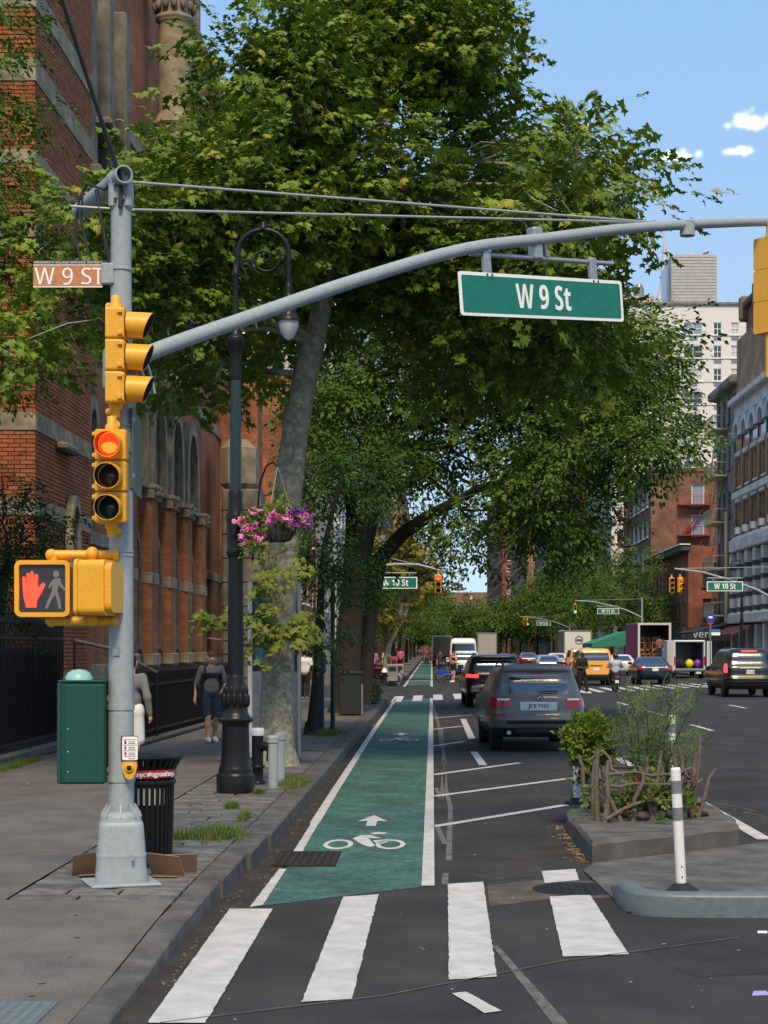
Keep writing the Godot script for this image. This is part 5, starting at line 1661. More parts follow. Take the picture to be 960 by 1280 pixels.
	part("arm_hanger_strut", mb().tube([Vector3(0.1, 0.38, -0.03), Vector3(0.02, 0.66, -0.03)], [0.02], 8), K.steel, big)
	part("arm_hanger_strut", mb().tube([Vector3(-0.66, 0.38, -0.03), Vector3(-0.66, 0.46, -0.03)], [0.04], 8), K.steel, big)
	var br := thing("historic_street_sign", "small faded brown W 9 ST sign with dark header strip on the pole", "street sign", Vector3(-2.73, 4.73, -13.2))
	part("board", mb().bevel(Vector3(0, -0.015, 0), Vector3(0.52, 0.17, 0.006), 0.002), K.sign_brown, br)
	part("header", mb().bevel(Vector3(0.02, 0.085, 0), Vector3(0.55, 0.03, 0.006), 0.002), K.sign_dark, br)
	lettering("header_lettering", "GREENWICH VILLAGE HISTORIC DISTRICT", 0.016, K.sign_white, br, Vector3(0, 0.085, 0.005), 1.25, false)
	lettering("lettering", "W 9 ST", 0.125, K.sign_white, br, Vector3(0.01, -0.02, 0.005), 1.0, false)
	part("border", mb().box(Vector3(0, -0.098, 0.001), Vector3(0.52, 0.007, 0.008)), K.sign_white, br)
	part("border", mb().box(Vector3(0, 0.066, 0.001), Vector3(0.52, 0.006, 0.008)), K.sign_white, br)
	part("bracket", mb().bevel(Vector3(0.3, 0.0, 0.0), Vector3(0.1, 0.16, 0.05), 0.01), K.pole, br)
	# blade sign seen edge on
	var bl := thing("edge_on_sign", "flat metal sign seen edge on beside the lower traffic light", "road sign", Vector3(-2.285, 3.42, -13.62))
	var bv := Vector3(-0.085, 0, -0.94).normalized()
	part("board", mb().prism(rounded(0.92, 0.62, 0.04), 0.004, Vector3(0, 0, 0), Basis(bv, Vector3.UP, bv.cross(Vector3.UP))), K.sign_back, bl)
	for y in [-0.2, 0.22]:
		part("bracket", mb().bevel(Vector3(0.0, y, 0.36), Vector3(0.09, 0.04, 0.05), 0.008), K.steel, bl)
	# push button
	var pbn := thing("push_button", "yellow crossing push button below a small white instruction sign", "push button", Vector3(-2.255, 1.06, -13.14))
	part("sign_case", mb().prism(rounded(0.125, 0.185, 0.015), 0.03, Vector3(-0.006, 0.115, -0.03)), K.sign_dark, pbn)
	part("sign_face", mb().prism(rounded(0.115, 0.175, 0.012), 0.003, Vector3(0, 0.115, 0)), K.sign_white, pbn)
	for i in 4:
		part("sign_rule", mb().box(Vector3(0, 0.185 - i * 0.042 - 0.004, 0.004), Vector3(0.1, 0.003, 0.002)), K.sign_dark, pbn)
		if i < 3:
			part("sign_symbol", mb().prism(rounded(0.016, 0.026, 0.004), 0.002, Vector3(-0.034, 0.16 - i * 0.042, 0.003)), K.sign_red if i else K.plate_ink, pbn)
		for j in 2:
			part("sign_print", mb().box(Vector3(0.014, 0.164 - i * 0.042 - j * 0.013, 0.004), Vector3(0.05, 0.005, 0.001)), K.sign_dark, pbn)
	part("button_case", mb().prism(PackedVector2Array([Vector2(-0.05, 0.015), Vector2(0.05, 0.015), Vector2(0.055, -0.02), Vector2(0.045, -0.06), Vector2(0.028, -0.105), Vector2(0.0, -0.118), Vector2(-0.028, -0.105), Vector2(-0.045, -0.06), Vector2(-0.055, -0.02)]), 0.045, Vector3(0.0, 0, -0.02)), K.signal_yellow, pbn)
	part("button_ring", mb().lathe([[0.034, 0.0], [0.034, 0.012], [0.024, 0.014]], 18, Vector3(0, -0.03, 0.025), Basis(Vector3.RIGHT, PI / 2)), K.signal_yellow, pbn)
	part("button", mb().lathe([[0.022, 0.0], [0.02, 0.012], [0.0, 0.016]], 16, Vector3(0, -0.03, 0.028), Basis(Vector3.RIGHT, PI / 2)), K.dark_hole, pbn)
	# control box
	var cbx := thing("control_box", "dark green signal control box strapped to the pole under a blue dome", "control box", Vector3(-2.61, 0.9, -13.28))
	part("cabinet", mb().bevel(Vector3(0, 0.39, 0), Vector3(0.34, 0.76, 0.34), 0.012), K.box_green, cbx)
	part("door", mb().bevel(Vector3(0.02, 0.385, 0.172), Vector3(0.3, 0.73, 0.02), 0.006), K.box_green, cbx)
	part("hinge_strip", mb().bevel(Vector3(-0.165, 0.39, 0.165), Vector3(0.035, 0.75, 0.03), 0.01), K.box_green, cbx)
	part("lid", mb().bevel(Vector3(0, 0.775, 0), Vector3(0.355, 0.02, 0.36), 0.008), K.box_green, cbx)
	for y in [0.1, 0.25, 0.42]:
		part("rivet", mb().lathe([[0.007, 0], [0.0, 0.005]], 8, Vector3(-0.1, y, 0.183), Basis(Vector3.RIGHT, PI / 2)), K.steel, cbx)
	part("dome", mb().lathe([[0.105, 0.785], [0.1, 0.81], [0.08, 0.84], [0.05, 0.858], [0.0, 0.866]], 20, Vector3(-0.045, 0, 0.04)), K.dome_blue, cbx)
	for x in [-0.14, 0.08, 0.14]:
		part("lid_bolt", mb().lathe([[0.012, 0.78], [0.012, 0.8], [0.0, 0.808]], 8, Vector3(x, 0, 0.12)), K.box_green, cbx)
	for y in [0.16, 0.7]:
		part("mount", mb().box(Vector3(0.2, y - 0.05, 0.0), Vector3(0.08, 0.04, 0.1)), K.pole, cbx)

	# signal at the end of the arm, cut by the frame
	var far := signal_head("yellow traffic light hanging from the far end of the mast arm", Vector3(3.56, 5.66, -18.2), 2.2, 0.33, -1)
	part("hanger", mb().tube([Vector3(0, 0.48, -0.1), Vector3(0, 0.66, -0.1)], [0.035], 10), K.signal_yellow, far)
	part("drop_pipe", mb().tube([Vector3(0, -0.48, -0.1), Vector3(0, -0.95, -0.1)], [0.045], 10), K.signal_yellow, far)

func ring_at(c: Vector3, b: Basis, r: float) -> PackedVector3Array:
	var out := PackedVector3Array()
	for k in 20:
		var a := TAU * k / 20
		out.append(c + b * Vector3(cos(a) * r, 0, sin(a) * r))
	return out

func walk_signal(at: Vector3, turn: float, front: bool) -> void:
	var t := thing("pedestrian_signal", "yellow pedestrian signal showing a lit red hand" if front else "yellow pedestrian signal turned away beside the pole", "pedestrian signal", at, turn)
	part("housing", mb().prism(rounded(0.4, 0.41, 0.05), 0.2, Vector3(0, 0, -0.2)), K.signal_yellow, t)
	part("back_cover", mb().prism(rounded(0.36, 0.37, 0.06), 0.05, Vector3(0, 0, -0.25)), K.signal_yellow, t)
	# bezel as a ring
	var o := rounded(0.41, 0.42, 0.05)
	var i := rounded(0.345, 0.355, 0.02)
	var b := mb()
	var r0 := PackedVector3Array()
	var r1 := PackedVector3Array()
	var r2 := PackedVector3Array()
	var r3 := PackedVector3Array()
	for k in o.size():
		r0.append(Vector3(o[k].x, o[k].y, 0.0))
		r1.append(Vector3(o[k].x, o[k].y, 0.03))
		r2.append(Vector3(i[k].x, i[k].y, 0.03))
		r3.append(Vector3(i[k].x, i[k].y, 0.006))
	b.grid([r0, r1], true)
	b.grid([r1, r2], true)
	b.grid([r2, r3], true)
	part("bezel", b, K.signal_yellow, t)
	part("screen", mb().prism(i, 0.006, Vector3.ZERO), mat(Color(0.03, 0.033, 0.035), 0.25), t)
	if front:
		var hand := PackedVector2Array([Vector2(-0.135, -0.14), Vector2(-0.06, -0.14), Vector2(-0.052, -0.08), Vector2(-0.022, -0.035), Vector2(0.008, 0.03), Vector2(-0.008, 0.045), Vector2(-0.045, 0.005), Vector2(-0.05, 0.02), Vector2(-0.045, 0.1), Vector2(-0.06, 0.108), Vector2(-0.07, 0.1), Vector2(-0.074, 0.03), Vector2(-0.08, 0.12), Vector2(-0.092, 0.13), Vector2(-0.103, 0.12), Vector2(-0.1, 0.03), Vector2(-0.11, 0.11), Vector2(-0.122, 0.117), Vector2(-0.132, 0.11), Vector2(-0.128, 0.02), Vector2(-0.142, 0.085), Vector2(-0.155, 0.088), Vector2(-0.162, 0.078), Vector2(-0.155, -0.05)])
		part("hand_symbol_lamp", mb().prism(hand, 0.003, Vector3(0.012, 0.0, 0.0065)), glow(Color(0.95, 0.055, 0.022), 0.55), t)
		var l := OmniLight3D.new()
		l.name = "hand_light"
		l.light_color = Color(1.0, 0.35, 0.2)
		l.light_energy = 0.006
		l.light_size = 0.08
		l.omni_range = 10.0
		l.shadow_enabled = true
		l.position = Vector3(-0.08, 0, 0.08)
		t.add_child(l)
		var man := mat(Color(0.16, 0.165, 0.17), 0.5)
		var w := mb()
		w.prism(rounded(0.042, 0.05, 0.02), 0.003, Vector3(0.1, 0.107, 0.0065))
		w.prism(PackedVector2Array([Vector2(0.06, 0.075), Vector2(0.1, 0.08), Vector2(0.112, 0.03), Vector2(0.145, -0.005), Vector2(0.138, -0.018), Vector2(0.098, 0.012), Vector2(0.088, 0.025), Vector2(0.08, -0.02), Vector2(0.1, -0.08), Vector2(0.108, -0.15), Vector2(0.088, -0.15), Vector2(0.076, -0.085), Vector2(0.06, -0.045), Vector2(0.032, -0.09), Vector2(0.006, -0.15), Vector2(-0.014, -0.148), Vector2(0.012, -0.08), Vector2(0.038, -0.02), Vector2(0.044, 0.03), Vector2(0.024, 0.0), Vector2(0.012, 0.01), Vector2(0.032, 0.05)]), 0.003, Vector3(0.03, 0, 0.0065))
		part("walking_symbol", w, man, t)
		for y in [-0.24, 0.255]:
			part("bracket", mb().tube([Vector3(0.04, y, -0.1), Vector3(0.54, y, -0.14)], [0.036], 12), K.signal_yellow, t)
			part("bracket_end", mb().ball(Vector3(0.04, y, -0.1), Vector3.ONE * 0.045, 12, 8), K.signal_yellow, t)
			part("bracket_stem", mb().tube([Vector3(0.06, y, -0.1), Vector3(0.06, y * 0.8, -0.1)], [0.035], 10), K.signal_yellow, t)
			part("bracket_clamp", mb().tube([Vector3(0.5, y, -0.137), Vector3(0.54, y, -0.14)], [0.055], 12), K.signal_yellow, t)
			part("bracket_ball", mb().ball(Vector3(0.35, y + 0.01, -0.08), Vector3.ONE * 0.05, 12, 8), K.signal_yellow, t)
	else:
		for s in [-0.2, 0.2]:
			part("latch", mb().bevel(Vector3(0.1, s, 0.02), Vector3(0.03, 0.03, 0.04), 0.006), K.signal_yellow, t)

func furniture() -> void:
	trash_bin(Vector3(-2.37, 0.15, -14.45), "black slatted litter bin with flared rim and red band behind the signal pole", true)
	# flattened boxes
	for q in [[Vector3(-2.66, 0.2, -13.75), 0.3, 0.5], [Vector3(-2.08, 0.19, -13.72), -0.25, -0.35], [Vector3(-2.0, 0.175, -13.85), 0.15, 0.1]]:
		var c := thing("cardboard_box", "flattened brown cardboard leaning at the pole base beside the litter bin", "cardboard", q[0], q[1], "flattened cardboard by the pole")
		var bs := Basis.from_euler(Vector3(-0.9, 0, q[2] * 0.3))
		part("panel", mb().bevel(Vector3(0, 0.04, 0), Vector3(0.3, 0.006, 0.24), 0.002, bs), K.cardboard, c)
		part("flap", mb().bevel(Vector3(0.02, -0.035, 0.1), Vector3(0.26, 0.006, 0.1), 0.002, Basis.from_euler(Vector3(-0.15, 0.1, 0))), K.cardboard, c)
	lamp_post("street_lamp", "black ornate crook lamp post with scrollwork beside the plane tree", Vector3(-2.41, 0.15, -21.6), 1, true)
	flower_basket()
	standpipes()
	kiosk()
	meter_and_posts()

func trash_bin(o: Vector3, label: String, near: bool) -> void:
	var t := thing("litter_bin", label, "litter bin", o)
	var n := 34 if near else 14
	var prof := [[0.235, 0.03], [0.245, 0.35], [0.25, 0.6], [0.255, 0.72], [0.275, 0.8], [0.315, 0.865], [0.325, 0.88]]
	var slat := mb()
	var rows := [PackedVector3Array(), PackedVector3Array()]
	for p in prof:
		rows[0].append(Vector3(p[0], p[1], -0.014 * (p[0] / 0.25)))
		rows[1].append(Vector3(p[0], p[1], 0.014 * (p[0] / 0.25)))
	slat.grid(rows)
	var inner := [PackedVector3Array(), PackedVector3Array()]
	for p in prof:
		inner[0].append(Vector3(p[0] - 0.012, p[1], -0.014 * (p[0] / 0.25)))
		inner[1].append(Vector3(p[0] - 0.012, p[1], 0.014 * (p[0] / 0.25)))
	slat.grid([rows[1], inner[1]])
	slat.grid([inner[0], rows[0]])
	slat.grid([inner[1], inner[0]])
	var sm := slat.mesh()
	for i in n:
		var p := part("slat", sm, K.black_paint, t)
		p.rotation.y = TAU * i / n
		if not near:
			p.scale.z = 2.2
	part("liner", mb().lathe([[0.2, 0.04], [0.215, 0.74], [0.215, 0.75]], 20), K.black_matte, t)
	part("base_ring", mb().lathe([[0.24, 0.0], [0.255, 0.0], [0.255, 0.06], [0.235, 0.06]], 28), K.black_paint, t)
	part("rim", mb().lathe([[0.31, 0.868], [0.335, 0.878], [0.335, 0.892], [0.305, 0.892], [0.29, 0.86]], 32), K.black_paint, t)
	part("middle_ring", mb().lathe([[0.262, 0.66], [0.266, 0.665], [0.266, 0.69], [0.262, 0.695]], 28), K.black_paint, t)
	part("red_band", mb().lathe([[0.261, 0.72], [0.268, 0.72], [0.272, 0.785], [0.262, 0.785]], 32), K.sign_red, t)
	if near:
		var text := "onyc  ogrowthenyc."
		for i in text.length():
			if text[i] == " ":
				continue
			var a := -0.05 + i * 0.083
			lettering("band_lettering", text[i], 0.038, K.sign_white, t, Vector3(sin(a) * 0.274, 0.752, cos(a) * 0.274), 1.0, true, a)
		var a2 := -0.05 + 4.5 * 0.083
		part("bird_emblem", mb().prism(PackedVector2Array([Vector2(-0.02, -0.014), Vector2(-0.004, -0.018), Vector2(0.012, -0.012), Vector2(0.018, 0.004), Vector2(0.024, 0.012), Vector2(0.014, 0.014), Vector2(0.008, 0.019), Vector2(0.0, 0.014), Vector2(-0.001, 0.006), Vector2(-0.018, 0.017), Vector2(-0.02, 0.004), Vector2(-0.013, -0.008)]), 0.002, Vector3(sin(a2) * 0.272, 0.752, cos(a2) * 0.272), Basis(Vector3.UP, a2)), K.sign_white, t)
		var bag := mb().lathe([[0.235, 0.5], [0.24, 0.64]], 24)
		part("bag", bag, K.window_blind, t)

func lamp_post(called: String, label: String, o: Vector3, side: int, near: bool, group := "") -> Node3D:
	var t := thing(called, label, "street lamp", o, 0.0, group)
	var seg := 28 if near else 12
	part("base", mb().lathe([[0.23, 0.0], [0.235, 0.02], [0.235, 0.2], [0.215, 0.225], [0.205, 0.25], [0.212, 0.27], [0.205, 0.3], [0.185, 0.35], [0.172, 0.5], [0.165, 0.8], [0.168, 0.84], [0.2, 0.87], [0.2, 0.91], [0.172, 0.94], [0.15, 0.98], [0.14, 1.05], [0.15, 1.1], [0.15, 1.2], [0.135, 1.28], [0.11, 1.36], [0.115, 1.4], [0.1, 1.44]], seg), K.black_paint, t)
	if near:
		var leaf := mb()
		for i in 12:
			var a := TAU * i / 12
			leaf.ball(Vector3(cos(a) * 0.148, 1.13, sin(a) * 0.148), Vector3(0.03, 0.09, 0.03), 6, 6)
			leaf.ball(Vector3(cos(a + 0.26) * 0.135, 1.25, sin(a + 0.26) * 0.135), Vector3(0.025, 0.06, 0.025), 6, 6)
		for i in 36:
			var a := TAU * i / 36
			leaf.ball(Vector3(cos(a) * 0.198, 0.89, sin(a) * 0.198), Vector3(0.017, 0.028, 0.017), 6, 4)
		stuff(part("base_ornament", leaf, K.black_paint, t))
	# fluted shaft
	var rows := []
	for q in [[1.42, 0.098], [2.9, 0.09]]:
		var ring := PackedVector3Array()
		for k in 32:
			var a := TAU * k / 32
			ring.append(Vector3(cos(a), 0, sin(a)) * q[1] * (1.0 if k % 2 else 0.9) + Vector3(0, q[0], 0))
		rows.append(ring)
	part("fluted_shaft", mb().grid(rows, true), K.black_paint, t)
	part("collar", mb().lathe([[0.09, 2.88], [0.118, 2.93], [0.11, 2.98], [0.1, 3.02], [0.112, 3.2], [0.105, 3.3], [0.12, 3.34], [0.12, 3.4], [0.098, 3.44], [0.085, 3.6], [0.095, 3.64], [0.08, 3.7]], seg), K.black_paint, t)
	part("upper_shaft", mb().lathe([[0.074, 3.66], [0.068, 4.6], [0.062, 5.1]], seg), mat(Color(0.012, 0.026, 0.03), 0.35) if near else K.black_paint, t)
	part("capital", mb().lathe([[0.062, 5.05], [0.075, 5.1], [0.066, 5.16], [0.07, 5.35], [0.085, 5.42], [0.11, 5.5], [0.125, 5.56], [0.105, 5.59], [0.06, 5.62], [0.05, 5.75], [0.035, 5.85], [0.032, 6.3], [0.055, 6.33], [0.055, 6.37], [0.03, 6.45], [0.032, 6.5]], seg), K.black_paint, t)
	var sx := float(side)
	var r := 0.31
	var path := [Vector3(0.02 * sx, 6.4, 0), Vector3(0.03 * sx, 6.6, 0)]
	for i in 13:
		var a := PI - PI * i / 12.0
		path.append(Vector3((0.03 + r + cos(a) * r) * sx, 6.62 + sin(a) * r * 0.92, 0))
	path.append(Vector3((0.03 + r * 2) * sx, 6.4, 0))
	path.append(Vector3((0.03 + r * 2) * sx, 6.2, 0))
	part("crook", mb().tube(path, [0.033], 10), K.black_paint, t)
	part("finial", mb().lathe([[0.05, 0], [0.055, 0.04], [0.03, 0.06], [0.035, 0.09], [0.0, 0.11]], 10, Vector3((0.03 + r) * sx, 6.9, 0)), K.black_paint, t)
	var scroll := []
	for i in 34:
		var a := 0.6 - i * 0.27
		var rad := 0.2 * (1.0 - i / 36.0)
		scroll.append(Vector3((0.36 + cos(a) * rad) * sx, 6.55 + sin(a) * rad, 0))
	part("scroll", mb().tube(scroll, [0.02, 0.02, 0.018], 7), K.black_paint, t)
	var sc2 := []
	for i in 20:
		var a := 0.9 + i * 0.35
		var rad := 0.085 * (1.0 - i / 24.0)
		sc2.append(Vector3((0.13 + cos(a) * rad) * sx, 6.46 + sin(a) * rad, 0))
	part("scroll", mb().tube([Vector3(0.3 * sx, 6.36, 0), Vector3(0.22 * sx, 6.42, 0)] + sc2, [0.016], 7), K.black_paint, t)
	var lx := (0.03 + r * 2) * sx
	part("lamp_hood", mb().lathe([[0.15, 5.78], [0.148, 5.81], [0.125, 5.83], [0.1, 5.88], [0.085, 6.0], [0.055, 6.1], [0.045, 6.16], [0.05, 6.2], [0.035, 6.24]], seg, Vector3(lx, 0, 0)), K.black_paint, t)
	var gl := glass(Color(0.75, 0.78, 0.8), 0.45)
	gl.roughness = 0.2
	part("lamp_globe", mb().lathe([[0.0, 5.55], [0.05, 5.57], [0.095, 5.64], [0.122, 5.72], [0.125, 5.78]], seg, Vector3(lx, 0, 0)), gl, t)
	part("lamp_bulb", mb().ball(Vector3(lx, 5.73, 0), Vector3(0.035, 0.06, 0.035), 8, 6), K.frame_white, t)
	return t

func flower_basket() -> void:
	var o := Vector3(-1.869, 3.334, -21.300)
	var t := thing("flower_basket", "hanging flower basket of pink blossoms on the lamp post", "flower basket", o)
	part("bowl", mb().lathe([[0.06, -0.13], [0.15, -0.11], [0.205, -0.02], [0.225, 0.08], [0.22, 0.1]], 24), K.twig_wood, t)
	for i in 16:
		var a := TAU * i / 16
		part("bowl_wire", mb().tube([Vector3(cos(a) * 0.07, -0.135, sin(a) * 0.07), Vector3(cos(a) * 0.155, -0.11, sin(a) * 0.155), Vector3(cos(a) * 0.21, -0.02, sin(a) * 0.21), Vector3(cos(a) * 0.23, 0.09, sin(a) * 0.23)], [0.005], 4), K.black_paint, t)
	part("bracket", mb().tube([Vector3(-0.33, -0.35, -0.25), Vector3(-0.27, 0.2, -0.22), Vector3(-0.23, 0.6, -0.18), Vector3(-0.15, 0.8, -0.12), Vector3(-0.06, 0.84, -0.05), Vector3(0.0, 0.78, 0)], [0.013], 7), K.black_paint, t)
	for i in 3:
		var a := TAU * i / 3
		part("chain", mb().tube([Vector3(0, 0.78, 0), Vector3(cos(a) * 0.22, 0.09, sin(a) * 0.22)], [0.004], 4), K.steel, t)
	var rng := RandomNumberGenerator.new()
	rng.seed = 17
	var lw := []
	var lt := []
	var fw := []
	var ft := []
	for i in 260:
		var a := rng.randf() * TAU
		var r := sqrt(rng.randf()) * 0.36
		var drop := 0.2 - r * 0.3 + rng.randfn(0, 0.06) - (0.25 * rng.randf() if r > 0.24 else 0.0)
		var p := Vector3(cos(a) * r, drop, sin(a) * r)
		if cos(a) < -0.3:
			p += Vector3(-0.08, -0.12 * rng.randf(), 0)
		if p.y < 0.1 and p.x > -0.18 and p.x < 0.26:
			continue
		lw.append(Transform3D(Basis.from_euler(Vector3(rng.randf() * 6, rng.randf() * 6, 0)), p))
		lt.append(Color(0.08, 0.15, 0.02).lerp(Color(0.2, 0.28, 0.05), rng.randf()))
	scatter("foliage", bush_sprig(), K.leaf, lw, lt, t)
	var fl := mb()
	for k in 5:
		var a := TAU * k / 5
		fl.ball(Vector3(cos(a) * 0.019, 0, sin(a) * 0.019), Vector3(0.017, 0.006, 0.017), 6, 4)
	for i in 105:
		var a := rng.randf() * TAU
		var r := 0.14 + sqrt(rng.randf()) * 0.25
		var c := Vector3(cos(a) * r, 0.26 - r * 0.35 + rng.randfn(0, 0.06), sin(a) * r)
		if c.x < -0.1:
			c += Vector3(-0.12 * rng.randf(), -0.3 * rng.randf(), 0)
		var violet := c.x > 0.12 and rng.randf() < 0.5
		for k in 6:
			fw.append(Transform3D(Basis.from_euler(Vector3(rng.randf_range(-0.4, 1.7), rng.randf() * 6, 0)), c + Vector3(rng.randfn(0, 0.025), rng.randfn(0, 0.02), rng.randfn(0, 0.025))))
			ft.append(Color(0.12, 0.03, 0.2) if violet else Color(0.72, 0.13, 0.36).lerp(Color(0.8, 0.3, 0.5), rng.randf()))
	scatter("blossoms", fl.mesh(), K.petal, fw, ft, t)

func standpipes() -> void:
	var b := thing("standpipe", "black cast standpipe with side outlet and white cap", "standpipe", Vector3(-2.27, 0.15, -22.9))
	part("body", mb().lathe([[0.1, 0.0], [0.1, 0.03], [0.075, 0.05], [0.075, 0.2], [0.095, 0.21], [0.095, 0.24], [0.075, 0.25], [0.075, 0.62], [0.085, 0.63]], 18), K.black_paint, b)
	part("cap", mb().lathe([[0.085, 0.63], [0.09, 0.64], [0.09, 0.7], [0.075, 0.73], [0.0, 0.735]], 18), K.white_metal, b)
	part("outlet", mb().tube([Vector3(0, 0.46, 0), Vector3(0.1, 0.5, 0.05), Vector3(0.16, 0.48, 0.08)], [0.055, 0.06, 0.065], 12), K.black_paint, b)
	part("outlet_chain", mb().tube([Vector3(0.14, 0.44, 0.08), Vector3(0.13, 0.3, 0.08)], [0.012], 5), K.black_paint, b)
	var k := 0
	for p in [Vector3(-2.01, 0.15, -22.25), Vector3(-1.98, 0.15, -22.95)]:
		var g := thing("pipe_bollard", ["grey painted pipe bollard with ringed cap in front of its twin", "grey painted pipe bollard with ringed cap behind its twin"][k], "bollard", p, 0.0, "pair of grey pipe bollards")
		part("pipe", mb().lathe([[0.062, 0.0], [0.062, 0.6]], 20), K.pole, g)
		part("cap", mb().lathe([[0.068, 0.57], [0.074, 0.575], [0.074, 0.6], [0.069, 0.61], [0.074, 0.62], [0.074, 0.65], [0.06, 0.665], [0.0, 0.67]], 20), K.pole, g)
		k += 1

func kiosk() -> void:
	var o := Vector3(-2.507, 0.15, -28.0)
	var t := thing("street_kiosk", "slim grey advertising kiosk with teal screen behind the plane tree", "kiosk", o)
	part("plinth", mb().bevel(Vector3(0, 0.72, -0.12), Vector3(0.76, 1.4, 0.26), 0.01), K.grey_metal, t)
	part("upper_case", mb().bevel(Vector3(0, 2.1, -0.12), Vector3(0.76, 1.42, 0.26), 0.01), K.black_plastic, t)
	part("screen_panel", mb().box(Vector3(0, 2.05, 0.014), Vector3(0.62, 1.05, 0.012)), K.kiosk_screen, t)
	for s in [-0.385, 0.385]:
		part("edge_strip", mb().bevel(Vector3(s, 1.42, -0.1), Vector3(0.045 if s > 0 else 0.07, 2.8, 0.3), 0.01), K.white_metal if s < 0 else K.steel, t)

func meter_and_posts() -> void:
	var t := thing("parking_meter", "dark blue parking pay station on the left pavement", "pay station", Vector3(-2.35, 0.15, -37.0))
	part("column", mb().bevel(Vector3(0, 0.65, 0), Vector3(0.16, 1.3, 0.14), 0.02), mat(Color(0.012, 0.02, 0.04), 0.4), t)
	part("head", mb().bevel(Vector3(0.0, 1.42, 0), Vector3(0.24, 0.4, 0.2), 0.04), mat(Color(0.015, 0.035, 0.08), 0.4), t)
	part("round_badge", mb().lathe([[0.05, 0], [0.05, 0.006]], 14, Vector3(-0.02, 1.4, 0.1), Basis(Vector3.RIGHT, PI / 2)), K.sign_white, t)
	part("sticker", mb().box(Vector3(-0.02, 1.0, 0.072), Vector3(0.08, 0.1, 0.004)), K.sign_red, t)
	var p := thing("green_post", "thin dark green sign post before the forked tree", "post", Vector3(-2.12, 0.15, -37.6))
	part("shaft", mb().tube([Vector3.ZERO, Vector3(0, 3.4, 0)], [0.05, 0.045], 10), mat(Color(0.006, 0.02, 0.018), 0.5), p)
	part("foot", mb().lathe([[0.09, 0], [0.08, 0.06], [0.05, 0.1]], 10), K.black_paint, p)
	var b := thing("storage_bin", "black lidded street cabinet at the kerb by the forked tree", "cabinet", Vector3(-2.13, 0.15, -46.0))
	part("body", mb().bevel(Vector3(0, 0.55, 0), Vector3(0.56, 1.05, 0.6), 0.02), mat(Color(0.012, 0.018, 0.02), 0.5), b)
	part("lid", mb().bevel(Vector3(0, 1.11, 0), Vector3(0.62, 0.08, 0.66), 0.02), mat(Color(0.015, 0.022, 0.024), 0.5), b)
	part("side_post", mb().bevel(Vector3(0.31, 0.42, 0.2), Vector3(0.05, 0.8, 0.05), 0.01), K.grey_metal, b)
	# planted pit with a timber guard before the side street
	var g := thing("planted_pit", "planted tree pit with low timber guard before the side street", "planter", Vector3(-2.3, 0.15, -57.0))
	part("soil", mb().bevel(Vector3(0, 0.02, 0), Vector3(1.1, 0.06, 4.0), 0.01), K.soil, g)
	for z in [-1.9, 0.0, 1.9]:
		part("guard_post", mb().bevel(Vector3(0.5, 0.35, z), Vector3(0.08, 0.7, 0.08), 0.01), K.twig_wood, g)
	for y in [0.3, 0.6]:
		part("guard_rail", mb().bevel(Vector3(0.5, y, 0), Vector3(0.05, 0.08, 4.0), 0.01), K.twig_wood, g)
	var rng := RandomNumberGenerator.new()
	rng.seed = 44
	var w := []
	var c := []
	for i in 220:
		w.append(Transform3D(Basis.from_euler(Vector3(rng.randf() * 6, rng.randf() * 6, 0)).scaled(Vector3.ONE * 1.8), Vector3(rng.randfn(0, 0.3), 0.1 + rng.randf() * 0.6, rng.randf_range(-2, 2))))
		c.append(Color(0.06, 0.13, 0.02).lerp(Color(0.15, 0.22, 0.05), rng.randf()))
	scatter("foliage", bush_sprig(), K.leaf, w, c, g)

# ---------------------------------------------------------------- planted island
func delineator(o: Vector3, h: float, label: String, lean := 0.0) -> void:
	var t := thing("flexible_bollard", label, "bollard", o)
	t.rotation.z = lean
	part("foot", mb().lathe([[0.14, 0.0], [0.135, 0.015], [0.09, 0.04], [0.075, 0.06], [0.045, 0.07]], 8), K.rubber, t)
	part("tube", mb().lathe([[0.038, 0.05], [0.041, 0.1], [0.04, h - 0.02], [0.035, h], [0.0, h + 0.002]], 16), K.white_metal, t)
	for y in [h - 0.15, h - 0.36]:
		part("reflective_band", mb().lathe([[0.042, y - 0.05], [0.0425, y], [0.042, y + 0.05]], 16), K.grey_metal, t)
	for y in [0.12, 0.2]:
		part("bolt", mb().lathe([[0.007, 0], [0.0, 0.005]], 6, Vector3(0.005, y, 0.044), Basis(Vector3.RIGHT, PI / 2)), K.dark_hole, t)

